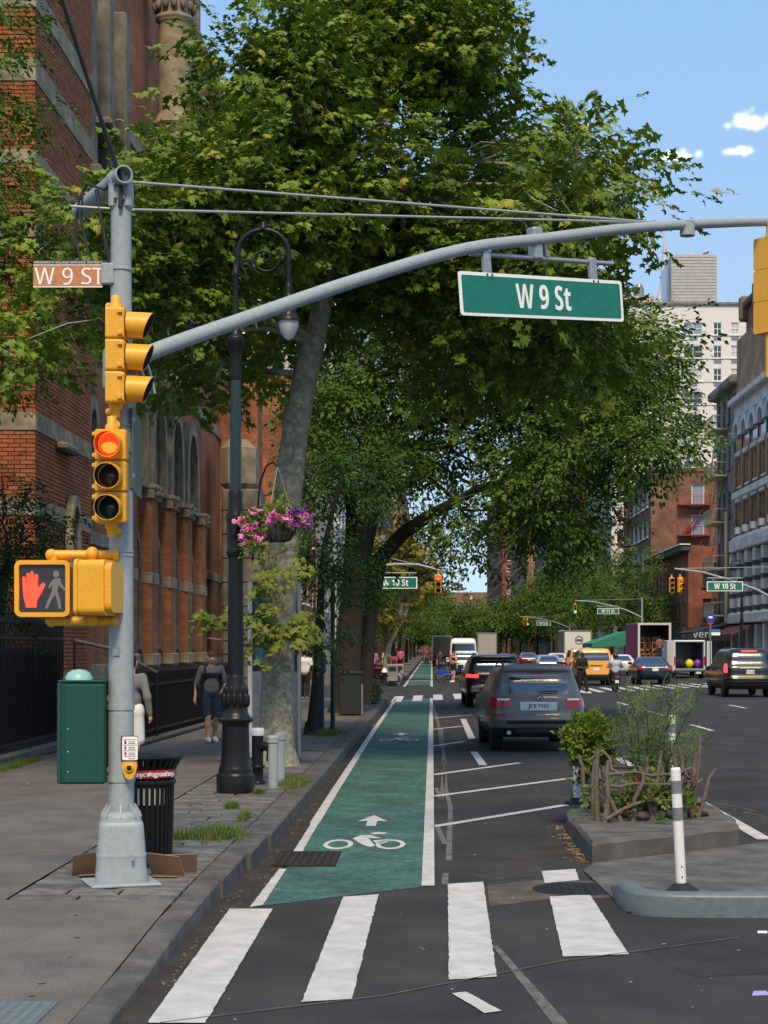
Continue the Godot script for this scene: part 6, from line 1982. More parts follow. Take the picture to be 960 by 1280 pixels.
func island() -> void:
	# ground-level pad and steel-faced kerb
	structure("island_pad", mb().flat(PackedVector2Array([Vector2(1.42, -12.75), Vector2(1.3, -15.1), Vector2(1.44, -15.64), Vector2(3.3, -17.3), Vector2(3.6, -12.6)]), 0.016), K.concrete_light)
	var rows := []
	for q in [[1.44, 14.2], [1.40, 13.6], [1.385, 13.2], [1.40, 12.9], [1.46, 12.72], [1.58, 12.6], [1.75, 12.56], [2.2, 12.54], [3.0, 12.52], [4.2, 12.5]]:
		rows.append(Vector3(q[0], 0, -q[1]))
	var kr := []
	for i in rows.size():
		var t: Vector3 = (rows[mini(i + 1, rows.size() - 1)] - rows[maxi(i - 1, 0)]).normalized()
		var s := t.cross(Vector3.UP)
		if s.z < 0:
			s = s
		var h: float = 0.17 if i > 1 else (0.1 if i == 1 else 0.02)
		var out: Vector3 = -t.cross(Vector3.UP) * -1.0
		kr.append(PackedVector3Array([rows[i] + out * 0.0, rows[i] + Vector3.UP * (h - 0.03), rows[i] - out * 0.012 + Vector3.UP * (h - 0.008), rows[i] - out * 0.04 + Vector3.UP * h, rows[i] - out * 0.14 + Vector3.UP * h, rows[i] - out * 0.15 + Vector3.UP * (h - 0.02), rows[i] - out * 0.15]))
	structure("steel_kerb", mb().grid(kr), K.kerb_blue)
	delineator(Vector3(1.95, 0.02, -13.75), 0.97, "white flexible bollard with grey bands by the blue kerb", 0.05)
	# raised slab
	var slab := mb()
	var top := 0.2
	var poly := PackedVector2Array([Vector2(1.42, -15.7), Vector2(2.98, -17.1), Vector2(3.1, -18.0), Vector2(3.1, -20.8), Vector2(1.62, -20.2), Vector2(1.41, -18.6)])
	var rng := RandomNumberGenerator.new()
	rng.seed = 5
	var ring0 := []
	var ring1 := []
	var ring2 := []
	for i in poly.size():
		var a := poly[i]
		var c := poly[(i + 1) % poly.size()]
		for k in 14:
			var p := a.lerp(c, k / 14.0)
			var j := Vector2(rng.randfn(0, 0.008), rng.randfn(0, 0.008))
			var inw := (Vector2(2.2, -18.4) - p).normalized()
			ring0.append(Vector3(p.x + j.x, -0.02, p.y + j.y))
			ring1.append(Vector3(p.x + j.x * 1.5, top - 0.04 + rng.randfn(0, 0.008), p.y + j.y * 1.5))
			ring2.append(Vector3(p.x + inw.x * 0.05 + j.x, top, p.y + inw.y * 0.05 + j.y))
	for i in ring0.size():
		var j := (i + 1) % ring0.size()
		_wq(slab, ring0[i], ring0[j], ring1[j], ring1[i], ring0[i] - Vector3(2.2, 0, -18.4))
		_wq(slab, ring1[i], ring1[j], ring2[j], ring2[i], Vector3.UP)
	var flat := PackedVector2Array()
	for p in ring2:
		flat.append(Vector2(p.x, p.z))
	slab.flat(flat, top)
	structure("island_slab", slab, K.concrete_light)
	structure("worn_line", mb().strip([Vector2(1.6, -16.4), Vector2(2.3, -16.6)], 0.03, 0.203), K.paint_old)
	delineator(Vector3(1.6, 0.2, -19.45), 0.87, "white flexible bollard beside the round bush")
	delineator(Vector3(2.66, 0.2, -19.5), 0.98, "worn white flexible bollard half hidden behind the feathery shrub")
	# planting bed and rustic fence
	var o := Vector3(2.2, 0.2, -18.6)
	var t := thing("twig_fence", "rustic fence of weathered branches round the planting bed", "fence", o)
	part("bed_soil", mb().bevel(Vector3(0.02, 0.02, 0.0), Vector3(0.95, 0.05, 1.5), 0.02, Basis(Vector3.UP, 0.2)), K.soil, t)
	var corner := [Vector3(-0.5, 0, 1.3), Vector3(0.44, 0, 0.75), Vector3(0.4, 0, -0.75), Vector3(-0.42, 0, -0.7)]
	# posts
	for q in [[-0.5, 1.28, 0.62, 0.02], [-0.46, 1.2, 0.55, -0.03], [-0.55, 1.1, 0.72, 0.0], [-0.53, 0.4, 0.66, 0.03], [-0.58, 0.1, 0.6, -0.05], [-0.2, 1.1, 0.5, 0.06], [0.0, 1.0, 0.62, -0.03], [0.02, 0.98, 0.7, 0.05], [0.36, 0.78, 0.72, -0.04], [0.43, 0.76, 0.66, 0.03], [0.47, 0.6, 0.85, 0.05], [0.4, 0.3, 0.75, -0.08], [0.45, 0.0, 0.6, 0.0], [0.42, -0.5, 0.6, 0.05], [0.5, 0.72, 0.5, 0.12], [-0.44, -0.5, 0.55, 0.0], [0.25, 0.85, 0.45, 0.12], [-0.33, 1.18, 0.4, -0.12]]:
		var a := Vector3(q[0], 0.0, q[1])
		var path := [a, a + Vector3(q[3] * 0.5 + rng.randfn(0, 0.015), q[2] * 0.45, 0), a + Vector3(q[3] + rng.randfn(0, 0.02), q[2] * 0.8, rng.randfn(0, 0.02)), a + Vector3(q[3] * 1.6, q[2], 0)]
		part("branch_post", mb().tube(path, [0.028, 0.024, 0.021, 0.016], 7), K.twig_wood, t)
	# rails
	for q in [[corner[0], corner[1], 0.47, 0.03], [corner[0], corner[1], 0.36, 0.0], [corner[0] + Vector3(0.02, -0.3, 0), corner[1] + Vector3(0.1, 0.02, 0), 0.33, 0.06], [corner[1], corner[2], 0.4, 0.02], [corner[1], corner[2], 0.25, 0.0], [corner[3], corner[0], 0.42, 0.02], [corner[3], corner[0], 0.2, 0.0], [corner[3], corner[2], 0.4, 0.0]]:
		var pts := []
		for i in 7:
			var f := i / 6.0
			pts.append((q[0] as Vector3).lerp(q[1], f) + Vector3(rng.randfn(0, 0.008), q[2] + q[3] * sin(f * 7.0) + rng.randfn(0, 0.012), rng.randfn(0, 0.012)))
		part("branch_rail", mb().tube(pts, [0.02, 0.018, 0.017, 0.016, 0.014], 7), K.twig_wood, t)
	part("bent_branch", mb().tube([Vector3(-0.62, 0.6, 1.0), Vector3(-0.5, 0.7, 1.05), Vector3(-0.43, 0.62, 1.1), Vector3(-0.42, 0.52, 1.15), Vector3(-0.3, 0.46, 1.2)], [0.02, 0.018, 0.016, 0.014], 7), K.twig_wood, t)
	for q in [[-0.1, 1.05], [0.08, 0.95], [0.22, 0.88]]:
		part("rock", mb().ball(Vector3(q[0], 0.05, q[1]), Vector3(0.07, 0.045, 0.05), 8, 6), K.kerb[1], t)
	# round bush
	var b := thing("round_bush", "clipped round green bush rising from the planting bed", "bush", Vector3(1.80, 0.22, -18.75))
	part("stem", mb().tube([Vector3(0, 0, 0), Vector3(-0.02, 0.2, 0), Vector3(-0.06, 0.45, 0)], [0.02, 0.018, 0.012], 6), K.bark_dark, b)
	var where := []
	var tints := []
	for i in 520:
		var d := Vector3(rng.randfn(), rng.randfn(), rng.randfn()).normalized()
		var p := d * Vector3(0.235, 0.235, 0.235) * pow(rng.randf(), 0.25) * (1.0 + 0.12 * sin(d.x * 7.0 + d.y * 5.0)) + Vector3(-0.13, 0.7, 0)
		where.append(Transform3D(Basis.from_euler(Vector3(rng.randf() * 6, rng.randf() * 6, 0)), p))
		tints.append(Color(0.07, 0.12, 0.012).lerp(Color(0.2, 0.25, 0.03), rng.randf()))
	for i in 14:
		where.append(Transform3D(Basis.from_euler(Vector3(rng.randf() * 6, rng.randf() * 6, 0)), Vector3(-0.2 + rng.randfn(0, 0.07), 0.15 + rng.randf() * 0.3, rng.randfn(0, 0.1))))
		tints.append(Color(0.06, 0.11, 0.02))
	scatter("leaves", bush_sprig(), K.leaf, where, tints, b)
	# feathery shrub
	var f := thing("feathery_shrub", "tall feathery green shrub with narrow leaves in the planting bed", "shrub", Vector3(2.22, 0.22, -18.55))
	var stems := mb()
	where = []
	tints = []
	for i in 14:
		var a := rng.randf() * TAU
		var out := rng.randf_range(0.12, 0.68)
		var h := rng.randf_range(0.95, 1.6) - out * 0.5
		var base := Vector3(0.05 + rng.randfn(0, 0.1), 0.0, rng.randfn(0, 0.08))
		var tip := base + Vector3(cos(a) * out, h, sin(a) * out * 0.7)
		var path := bent(base, tip, 0.12, 6, rng, 0.02)
		stems.tube(path, [0.012, 0.01, 0.008, 0.006, 0.004, 0.003], 5, false)
		for k in 16:
			var u := rng.randf_range(0.25, 1.0)
			var p: Vector3 = path[int(u * 5)].lerp(path[int(u * 5) + 1], fmod(u * 5, 1.0))
			var z := Vector3(rng.randfn(), rng.randfn(0.7, 0.5), rng.randfn()).normalized()
			var x := z.cross(Vector3(0.3, 0.2, 1)).normalized()
			where.append(Transform3D(Basis(x, z.cross(x), z).scaled(Vector3.ONE * rng.randf_range(0.7, 1.3)), p))
			tints.append(Color(0.1, 0.16, 0.045).lerp(Color(0.2, 0.27, 0.1), rng.randf()))
	part("stems", stems, K.bark_dark, f)
	scatter("leaves", willow_sprig(), K.leaf, where, tints, f)
	# low herbs in the bed
	where = []
	tints = []
	for i in 150:
		where.append(Transform3D(Basis.from_euler(Vector3(rng.randf() * 6, rng.randf() * 6, 0)).scaled(Vector3.ONE * 1.2), Vector3(2.2 + rng.randfn(0, 0.22), 0.27 + absf(rng.randfn(0, 0.16)), -18.0 + rng.randfn(0, 0.3))))
		tints.append(Color(0.05, 0.12, 0.015).lerp(Color(0.15, 0.2, 0.04), rng.randf()) if rng.randf() < 0.75 else Color(0.12, 0.03, 0.03))
	var herbs := scatter("bed_herbs", bush_sprig(), K.leaf, where, tints, self)
	tag(herbs, "low green and reddish herbs filling the planting bed", "herbs")

# ---------------------------------------------------------------- farther street furniture
func mast(label: String, base: Vector3, tip: Vector3, attach: float, heads: Array, text: String, sign_x: float, sign_y: float, sign_label: String, sig_label: String) -> void:
	var t := thing("mast_arm_pole", label, "signal pole", base)
	part("pole", mb().lathe([[0.2, 0], [0.19, 0.4], [0.12, 0.5], [0.1, 1.0], [0.075, 6.0]], 8), K.pole_far, t)
	var a := Vector3(0, attach, 0)
	var e := tip - base
	var mid := a.lerp(e, 0.45) + Vector3(0, 0.35, 0)
	part("mast_arm", mb().tube([a, a.lerp(mid, 0.5) + Vector3(0, 0.12, 0), mid, mid.lerp(e, 0.5) + Vector3(0, 0.12, 0), e], [0.07, 0.065, 0.055, 0.05, 0.045], 8), K.pole_far, t)
	part("guy_wire", mb().tube([Vector3(0, 5.9, 0), e], [0.018], 5), K.pole_far, t)
	for h in heads:
		var s := signal_head(sig_label if h[3] == 0 else sig_label.replace("the", "and beside the"), Vector3(h[0], h[1], base.z + 0.1), h[2], 0.26, h[4])
		part("hanger", mb().tube([Vector3(0, 0.38, -0.1), Vector3(0, 0.55, -0.1)], [0.03], 6), K.signal_yellow, s)
	var sg := thing("street_sign", sign_label, "street sign", Vector3(sign_x, sign_y, base.z + 0.12))
	part("border", mb().prism(rounded(1.85, 0.5, 0.03), 0.01), K.sign_white, sg)
	part("board", mb().prism(rounded(1.76, 0.42, 0.02), 0.008, Vector3(0, 0, 0.008)), K.sign_green, sg)
	lettering("lettering", text, 0.27, K.sign_white, sg, Vector3(0, 0, 0.018), 0.85)
	part("hanger_bar", mb().tube([Vector3(-0.9, 0.42, 0), Vector3(0.9, 0.42, 0)], [0.03], 6), K.pole_far, sg)
	for x in [-0.6, 0.6]:
		part("hanger", mb().tube([Vector3(x, 0.2, 0), Vector3(x, 0.42, 0)], [0.02], 6), K.pole_far, sg)

func far_street() -> void:
	mast("grey mast arm pole at the left corner of the next street", Vector3(-3.1, 0.15, -75.0), Vector3(0.35, 5.2, -75.0), 4.9, [[0.27, 4.62, 0.0, 0, 0]], "W 10 St", -1.55, 4.67, "green W 10 St sign over the bike lane", "red traffic light over the bike lane at the next street")
	mast("grey mast arm pole at the right corner of the next street", Vector3(17.9, 0.15, -90.0), Vector3(12.4, 5.95, -90.0), 4.0, [[12.25, 5.1, 0.0, 0, -1], [12.72, 5.12, 0.5, 1, 0]], "W 10 St", 14.96, 5.04, "green W 10 St sign over the right lanes", "yellow traffic light under the right mast arm of the next street")
	mast("grey mast arm pole standing by the moving truck", Vector3(17.9, 0.15, -150.0), Vector3(12.2, 5.9, -150.0), 4.3, [[12.2, 5.2, 0.0, 0, 2]], "W 11 St", 15.0, 5.0, "green W 11 St sign in front of the right hand trees", "green traffic light in front of the right hand trees")
	mast("grey mast arm pole far up before the trees", Vector3(18.0, 0.15, -230.0), Vector3(11.5, 5.9, -230.0), 4.3, [[12.0, 5.2, 0.0, 0, -1], [12.5, 5.2, 0.3, 1, 2]], "W 12 St", 14.6, 5.0, "small green street sign far up the avenue", "tiny traffic light far up the avenue by the trees")
	lamp_post("street_lamp", "black crook lamp before the white and tan building", Vector3(18.3, 0.15, -104.0), -1, false)
	lamp_post("street_lamp", "black crook lamp before the low orange brick building", Vector3(20.3, 0.15, -158.0), -1, false)
	lamp_post("street_lamp", "black crook lamp cut by the frame before the striped shop piers", Vector3(18.1, 0.15, -89.0), -1, false)
	lamp_post("street_lamp", "black crook lamp among the branches of the forked tree", Vector3(-2.42, 0.15, -62.5), 1, false)
	# transit sign
	var m := thing("bus_stop_sign", "round blue transit sign with red and white panels on a thin post", "transit sign", Vector3(15.818, 0.15, -100.0))
	part("post", mb().tube([Vector3.ZERO, Vector3(0, 3.5, 0)], [0.04], 6), K.grey_metal, m)
	part("disc", mb().lathe([[0.27, 0], [0.27, 0.03]], 20, Vector3(0, 3.45, 0.02), Basis(Vector3.RIGHT, PI / 2)), mat(Color(0.01, 0.05, 0.35), 0.5), m)
	part("disc_mark", mb().box(Vector3(0, 3.48, 0.06), Vector3(0.22, 0.12, 0.01)), K.sign_white, m)
	part("red_plate", mb().prism(PackedVector2Array([Vector2(-0.2, 0.08), Vector2(0.2, 0.08), Vector2(0, -0.12)]), 0.02, Vector3(0, 3.1, 0.02)), K.sign_red, m)
	part("blue_plate", mb().box(Vector3(0.3, 2.72, 0.02), Vector3(0.5, 0.17, 0.02)), mat(Color(0.02, 0.16, 0.45), 0.5), m)
	part("white_plate", mb().box(Vector3(0.3, 2.54, 0.02), Vector3(0.5, 0.17, 0.02)), K.sign_white, m)
	# hydrant, bin and boxes past the next street
	var h := thing("fire_hydrant", "black fire hydrant with white bonnet past the side street", "fire hydrant", Vector3(-2.3, 0.15, -85.0))
	part("barrel", mb().lathe([[0.17, 0], [0.17, 0.06], [0.12, 0.1], [0.12, 0.5], [0.15, 0.52], [0.15, 0.56]], 12), K.black_paint, h)
	part("bonnet", mb().lathe([[0.15, 0.56], [0.13, 0.66], [0.07, 0.73], [0.04, 0.78]], 12), K.white_metal, h)
	for s in [-1, 1]:
		part("nozzle", mb().tube([Vector3(0, 0.42, 0), Vector3(0.2 * s, 0.42, 0)], [0.06], 8), K.black_paint, h)
	trash_bin(Vector3(-2.75, 0.15, -88.0), "black litter bin with red band past the side street", false)
	var k := 0
	for q in [[-1.95, 86.5, 0.55, 0.95, 0.5, Color(0.22, 0.2, 0.19)], [-1.95, 90.0, 0.32, 1.3, 0.3, Color(0.5, 0.03, 0.02)], [-1.7, 93.0, 0.4, 0.9, 0.4, Color(0.4, 0.26, 0.14)], [-2.2, 92.0, 0.3, 1.3, 0.3, Color(0.05, 0.05, 0.055)]]:
		var names := ["grey utility box past the side street", "bright red newspaper box past the side street", "tan newspaper box past the side street", "tall black newspaper box past the side street"]
		var b := thing("street_box", names[k], "street box", Vector3(q[0], 0.15, -q[1]))
		var bm := mat(q[5], 0.5)
		part("case", mb().bevel(Vector3(0, q[3] * 0.55, 0), Vector3(q[2], q[3] * 0.9, q[4]), 0.03), bm, b)
		part("foot", mb().box(Vector3(0, q[3] * 0.05, 0), Vector3(q[2] * 0.7, q[3] * 0.1, q[4] * 0.7)), K.black_plastic, b)
		part("window", mb().box(Vector3(0, q[3] * 0.75, q[4] / 2 + 0.002), Vector3(q[2] * 0.7, q[3] * 0.25, 0.01)), K.window, b)
		k += 1
	for i in 5:
		var g := thing("rubbish_bag", "grey rubbish bag piled at the far kerb" if i % 2 else "black rubbish bag piled at the far kerb", "rubbish bag", Vector3(-1.95 + 0.12 * (i % 3), 0.15, -89.0 - i * 0.9), i * 0.9, "rubbish bags at the far kerb")
		part("bag", mb().lathe([[0.2, 0.0], [0.33, 0.12], [0.34, 0.28], [0.22, 0.42], [0.06, 0.5], [0.1, 0.58]], 9), mat(Color(0.22, 0.21, 0.22) if i % 2 else Color(0.03, 0.03, 0.035), 0.4), g)
	# green canopy before the trees on the right pavement
	var c := thing("green_canopy", "green pavement canopy on posts behind the yellow taxi", "canopy", Vector3(14.509, 0.15, -142.0))
	var roof := mb()
	roof.quad(Vector3(-1.6, 2.1, 0), Vector3(1.3, 3.1, 0), Vector3(1.3, 3.1, -9), Vector3(-1.6, 2.1, -9))
	roof.quad(Vector3(-1.6, 1.75, 0.01), Vector3(-1.6, 2.1, 0.01), Vector3(1.3, 3.1, 0.01), Vector3(1.3, 1.9, 0.01))
	roof.quad(Vector3(-1.61, 1.75, 0), Vector3(-1.61, 2.1, 0), Vector3(-1.61, 2.1, -9), Vector3(-1.61, 1.75, -9))
	part("roof", roof, K.awning_green, c)
	for p in [Vector3(-1.5, 0, -0.2), Vector3(1.2, 0, -0.2), Vector3(-1.5, 0, -8.5), Vector3(1.2, 0, -8.5)]:
		part("post", mb().tube([p, p + Vector3(0, 2.0, 0)], [0.06], 6), K.pole_far, c)

# ---------------------------------------------------------------- vehicles
const SIDE_F := [0.0, 0.05, 0.1, 0.24, 0.27, 0.42, 0.55, 0.58, 0.74, 0.9, 0.95, 1.0]
const SIDE_G := [0, 0, 1, 0, 1, 1, 0, 1, 1, 0, 0]

class Shape:
	var lv: Array
	func at(y: float) -> Array:
		for i in lv.size() - 1:
			if y <= lv[i + 1][0]:
				var t: float = clampf((y - lv[i][0]) / maxf(lv[i + 1][0] - lv[i][0], 0.0001), 0, 1)
				var out := []
				for k in 5:
					out.append(lerpf(lv[i][k], lv[i + 1][k], t))
				return out
		return lv[-1]
	# point of the rear skin, pushed out by e
	func rear(x: float, y: float, e: float) -> Vector3:
		var l := at(y)
		var w: float = l[1] + e
		var r: float = l[4] + e
		var ax := minf(absf(x), w)
		var z: float = l[2] + e
		if ax > w - r:
			var d := ax - (w - r)
			z = l[2] + e - r + sqrt(maxf(r * r - d * d, 0.0))
		return Vector3(clampf(x, -w, w), y, z)

func ring_of(l: Array) -> PackedVector3Array:
	var out := PackedVector3Array()
	var w: float = l[1]
	var zr: float = l[2]
	var zf: float = l[3]
	var r: float = minf(l[4], (zr - zf) * 0.3)
	var y: float = l[0]
	for i in 7:
		out.append(Vector3(lerpf(-w + r, w - r, i / 6.0), y, zr))
	for k: int in [1, 2, 3]:
		var a := PI / 2 * k / 4.0
		out.append(Vector3(w - r + sin(a) * r, y, zr - r + cos(a) * r))
	for f in SIDE_F:
		out.append(Vector3(w, y, lerpf(zr - r, zf + r, f)))
	for k: int in [1, 2, 3]:
		var a := PI / 2 * k / 4.0
		out.append(Vector3(w - r + cos(a) * r, y, zf + r - sin(a) * r))
	for i in 7:
		out.append(Vector3(lerpf(w - r, -w + r, i / 6.0), y, zf))
	for k: int in [1, 2, 3]:
		var a := PI / 2 * k / 4.0
		out.append(Vector3(-w + r - sin(a) * r, y, zf + r - cos(a) * r))
	for f in SIDE_F:
		out.append(Vector3(-w, y, lerpf(zf + r, zr - r, f)))
	for k: int in [1, 2, 3]:
		var a := PI / 2 * k / 4.0
		out.append(Vector3(-w + r - cos(a) * r, y, zr - r + sin(a) * r))
	return out

# the side pane that a segment of the belt belongs to: quarter light, rear door, front door
func pane_of(panes: Dictionary, side: String, i: int) -> MB:
	var key := "side_%s_%d" % [side, 0 if i < 4 else (1 if i < 7 else 2)]
	if not panes.has(key):
		panes[key] = mb()
	return panes[key]

# spec: levels [y, half width, rear z, front z, corner radius], glass (first and last level), trim (levels of dark plastic from below)
func car(called: String, label: String, category: String, at: Vector3, turn: float, s: Dictionary, paint: Material) -> Node3D:
	var t := thing(called, label, category, at, turn)
	var lv: Array = s.levels
	var sh := Shape.new()
	sh.lv = lv
	var rows := []
	for l in lv:
		rows.append(ring_of(l))
	var nc: int = rows[0].size()
	# normals of the whole skin
	var nrm := []
	for r in rows.size():
		var a := PackedVector3Array()
		a.resize(nc)
		nrm.append(a)
	for r in rows.size() - 1:
		for c in nc:
			var c2 := (c + 1) % nc
			var a: Vector3 = rows[r][c]
			var b: Vector3 = rows[r][c2]
			var d: Vector3 = rows[r + 1][c2]
			var e: Vector3 = rows[r + 1][c]
			var m := (b - a).cross(e - a).normalized()
			for q in [[r, c], [r, c2], [r + 1, c2], [r + 1, c]]:
				nrm[q[0]][q[1]] += m
	var body := mb()
	var trim := mb()
	var panes := {"rear_window": mb(), "windshield": mb()}
	var nside := SIDE_F.size()
	for r in rows.size() - 1:
		for c in nc:
			var c2 := (c + 1) % nc
			var dst := body
			if r < s.get("trim", 0):
				dst = trim
			if r >= s.glass[0] and r < s.glass[1]:
				var i := c
				if i < 6 and not s.get("blank_rear", false):
					dst = panes.rear_window
				i -= 9
				if i >= 1 and i <= nside - 1 and not s.get("blank_side", false):
					if SIDE_G[i - 1] == 1:
						dst = pane_of(panes, "right", i - 1)
				i -= nside + 3
				if i >= 1 and i <= 6:
					dst = panes.windshield
				i -= 10
				if i >= 0 and i < nside - 1 and not s.get("blank_side", false):
					if SIDE_G[nside - 2 - i] == 1:
						dst = pane_of(panes, "left", nside - 2 - i)
			for q in [[r, c], [r + 1, c2], [r, c2], [r, c], [r + 1, c], [r + 1, c2]]:
				dst.v.append(rows[q[0]][q[1]])
				dst.n.append((nrm[q[0]][q[1]] as Vector3).normalized())
	body.fan(Array(rows[-1]))
	var bd := part("body", body, paint, t)
	if trim.v.size():
		trim.fan(Array(rows[0]), true)
		part("lower_trim", trim, K.black_plastic, t)
	for k in panes:
		if panes[k].v.size():
			part("side_window" if k.begins_with("side") else k, panes[k], K.car_glass, t)
	# wheels
	var wr: float = s.wheel[2]
	for z in [s.wheel[0], s.wheel[1]]:
		for sx in [-1.0, 1.0]:
			var w: float = sh.at(wr)[1]
			var tyre := part("wheel", mb().lathe([[wr * 0.62, -0.11], [wr * 0.95, -0.11], [wr, -0.08], [wr, 0.08], [wr * 0.95, 0.105], [wr * 0.62, 0.11]], 22, Vector3.ZERO, Basis(Vector3.BACK, -PI / 2 * sx)), K.rubber, t)
			tyre.position = Vector3(sx * (w - 0.095), wr, z)
			part("rim", mb().lathe([[wr * 0.62, 0.1], [wr * 0.58, 0.06], [0.06, 0.08], [0.0, 0.085]], 14, Vector3.ZERO, Basis(Vector3.BACK, -PI / 2 * sx)), K.chrome if s.get("rims", true) else K.grey_metal, tyre)
			var arch := mb()
			for k in 12:
				var a := PI * k / 12.0
				var b := PI * (k + 1) / 12.0
				var p := func(an: float, rr: float) -> Vector3:
					return Vector3(sx * (sh.at(wr + sin(an) * rr)[1] + 0.006), wr + sin(an) * rr, z + cos(an) * rr)
				arch.quad(p.call(a, wr * 0.98), p.call(b, wr * 0.98), p.call(b, wr * 1.22), p.call(a, wr * 1.22))
			part("wheel_arch", arch, K.black_plastic, t)
	# tail lights: [x0, x1, y0, y1, lit, x1 at top]
	for q in s.get("tails", []):
		for sx in [-1.0, 1.0]:
			var g := []
			for j in 5:
				var row := PackedVector3Array()
				var y := lerpf(q[2], q[3], j / 4.0)
				for i in 9:
					row.append(sh.rear(sx * lerpf(q[0], q[1], i / 8.0), y + (q[5] if q.size() > 5 else 0.0) * (i / 8.0), 0.012))
				g.append(row)
			part("tail_light", mb().grid(g), K.tail_lit if q[4] else K.tail, t)
	for q in s.get("patches", []):   # [name, x0, x1, y0, y1, push, material]
		var g := []
		for j in 5:
			var row := PackedVector3Array()
			for i in 13:
				row.append(sh.rear(lerpf(q[1], q[2], i / 12.0), lerpf(q[3], q[4], j / 4.0), q[5]))
			g.append(row)
		var pm := mb().grid(g)
		# close the edges down to the skin
		var edge := []
		for i in 13:
			edge.append([g[0][i], sh.rear(lerpf(q[1], q[2], i / 12.0), q[3], -0.01)])
		for i in 12:
			pm.quad(edge[i][0], edge[i + 1][0], edge[i + 1][1], edge[i][1])
		for i in 12:
			pm.quad(g[4][i], g[4][i + 1], sh.rear(lerpf(q[1], q[2], (i + 1) / 12.0), q[4], -0.01), sh.rear(lerpf(q[1], q[2], i / 12.0), q[4], -0.01))
		part(q[0], pm, q[6], t)
	if s.has("plate"):
		var p := sh.rear(s.get("plate_x", 0.0), s.plate, 0.02)
		var pl := part("number_plate", mb().bevel(p, Vector3(0.31, 0.155, 0.012), 0.004), K.plate, t)
		var code: String = s.get("plate_text", "")
		if code:
			lettering("plate_lettering", code, 0.075, K.plate_ink, pl, p + Vector3(0, 0, 0.008), 0.9)
	if s.get("mirrors", true):
		for sx in [-1.0, 1.0]:
			part("mirror", mb().bevel(Vector3(sx * (sh.at(1.05)[1] + 0.13), s.get("mirror_y", 1.08), s.get("mirror_z", -0.75)), Vector3(0.2, 0.15, 0.1), 0.03), paint, t)
	if s.get("rails", false):
		for sx in [-1.0, 1.0]:
			var top: float = lv[-2][0]
			part("roof_rail", mb().tube([Vector3(sx * 0.59, top - 0.02, 1.6), Vector3(sx * 0.595, top + 0.045, 1.45), Vector3(sx * 0.595, top + 0.05, 0.2), Vector3(sx * 0.59, top - 0.02, 0.0)], [0.02], 6), K.black_plastic, t)
	return t

func suv_levels(k: float, h: float) -> Array:
	var a := [[0.27, 0.78, 2.16, -2.12, 0.3], [0.34, 0.86, 2.27, -2.24, 0.3], [0.46, 0.9, 2.325, -2.31, 0.36], [0.60, 0.925, 2.36, -2.33, 0.36], [0.655, 0.93, 2.345, -2.33, 0.35], [0.68, 0.93, 2.30, -2.33, 0.33], [0.82, 0.935, 2.30, -2.30, 0.33], [0.97, 0.915, 2.27, -2.15, 0.31], [1.04, 0.885, 2.24, -1.25, 0.29], [1.09, 0.86, 2.21, -1.12, 0.26], [1.27, 0.81, 2.08, -0.8, 0.22], [1.46, 0.745, 1.93, -0.45, 0.19], [1.50, 0.73, 1.95, -0.38, 0.18], [1.56, 0.695, 1.98, -0.25, 0.17], [1.605, 0.62, 1.88, -0.1, 0.2], [1.635, 0.5, 1.6, 0.1, 0.3]]
	for l in a:
		l[0] *= h
		l[1] *= k
	return a

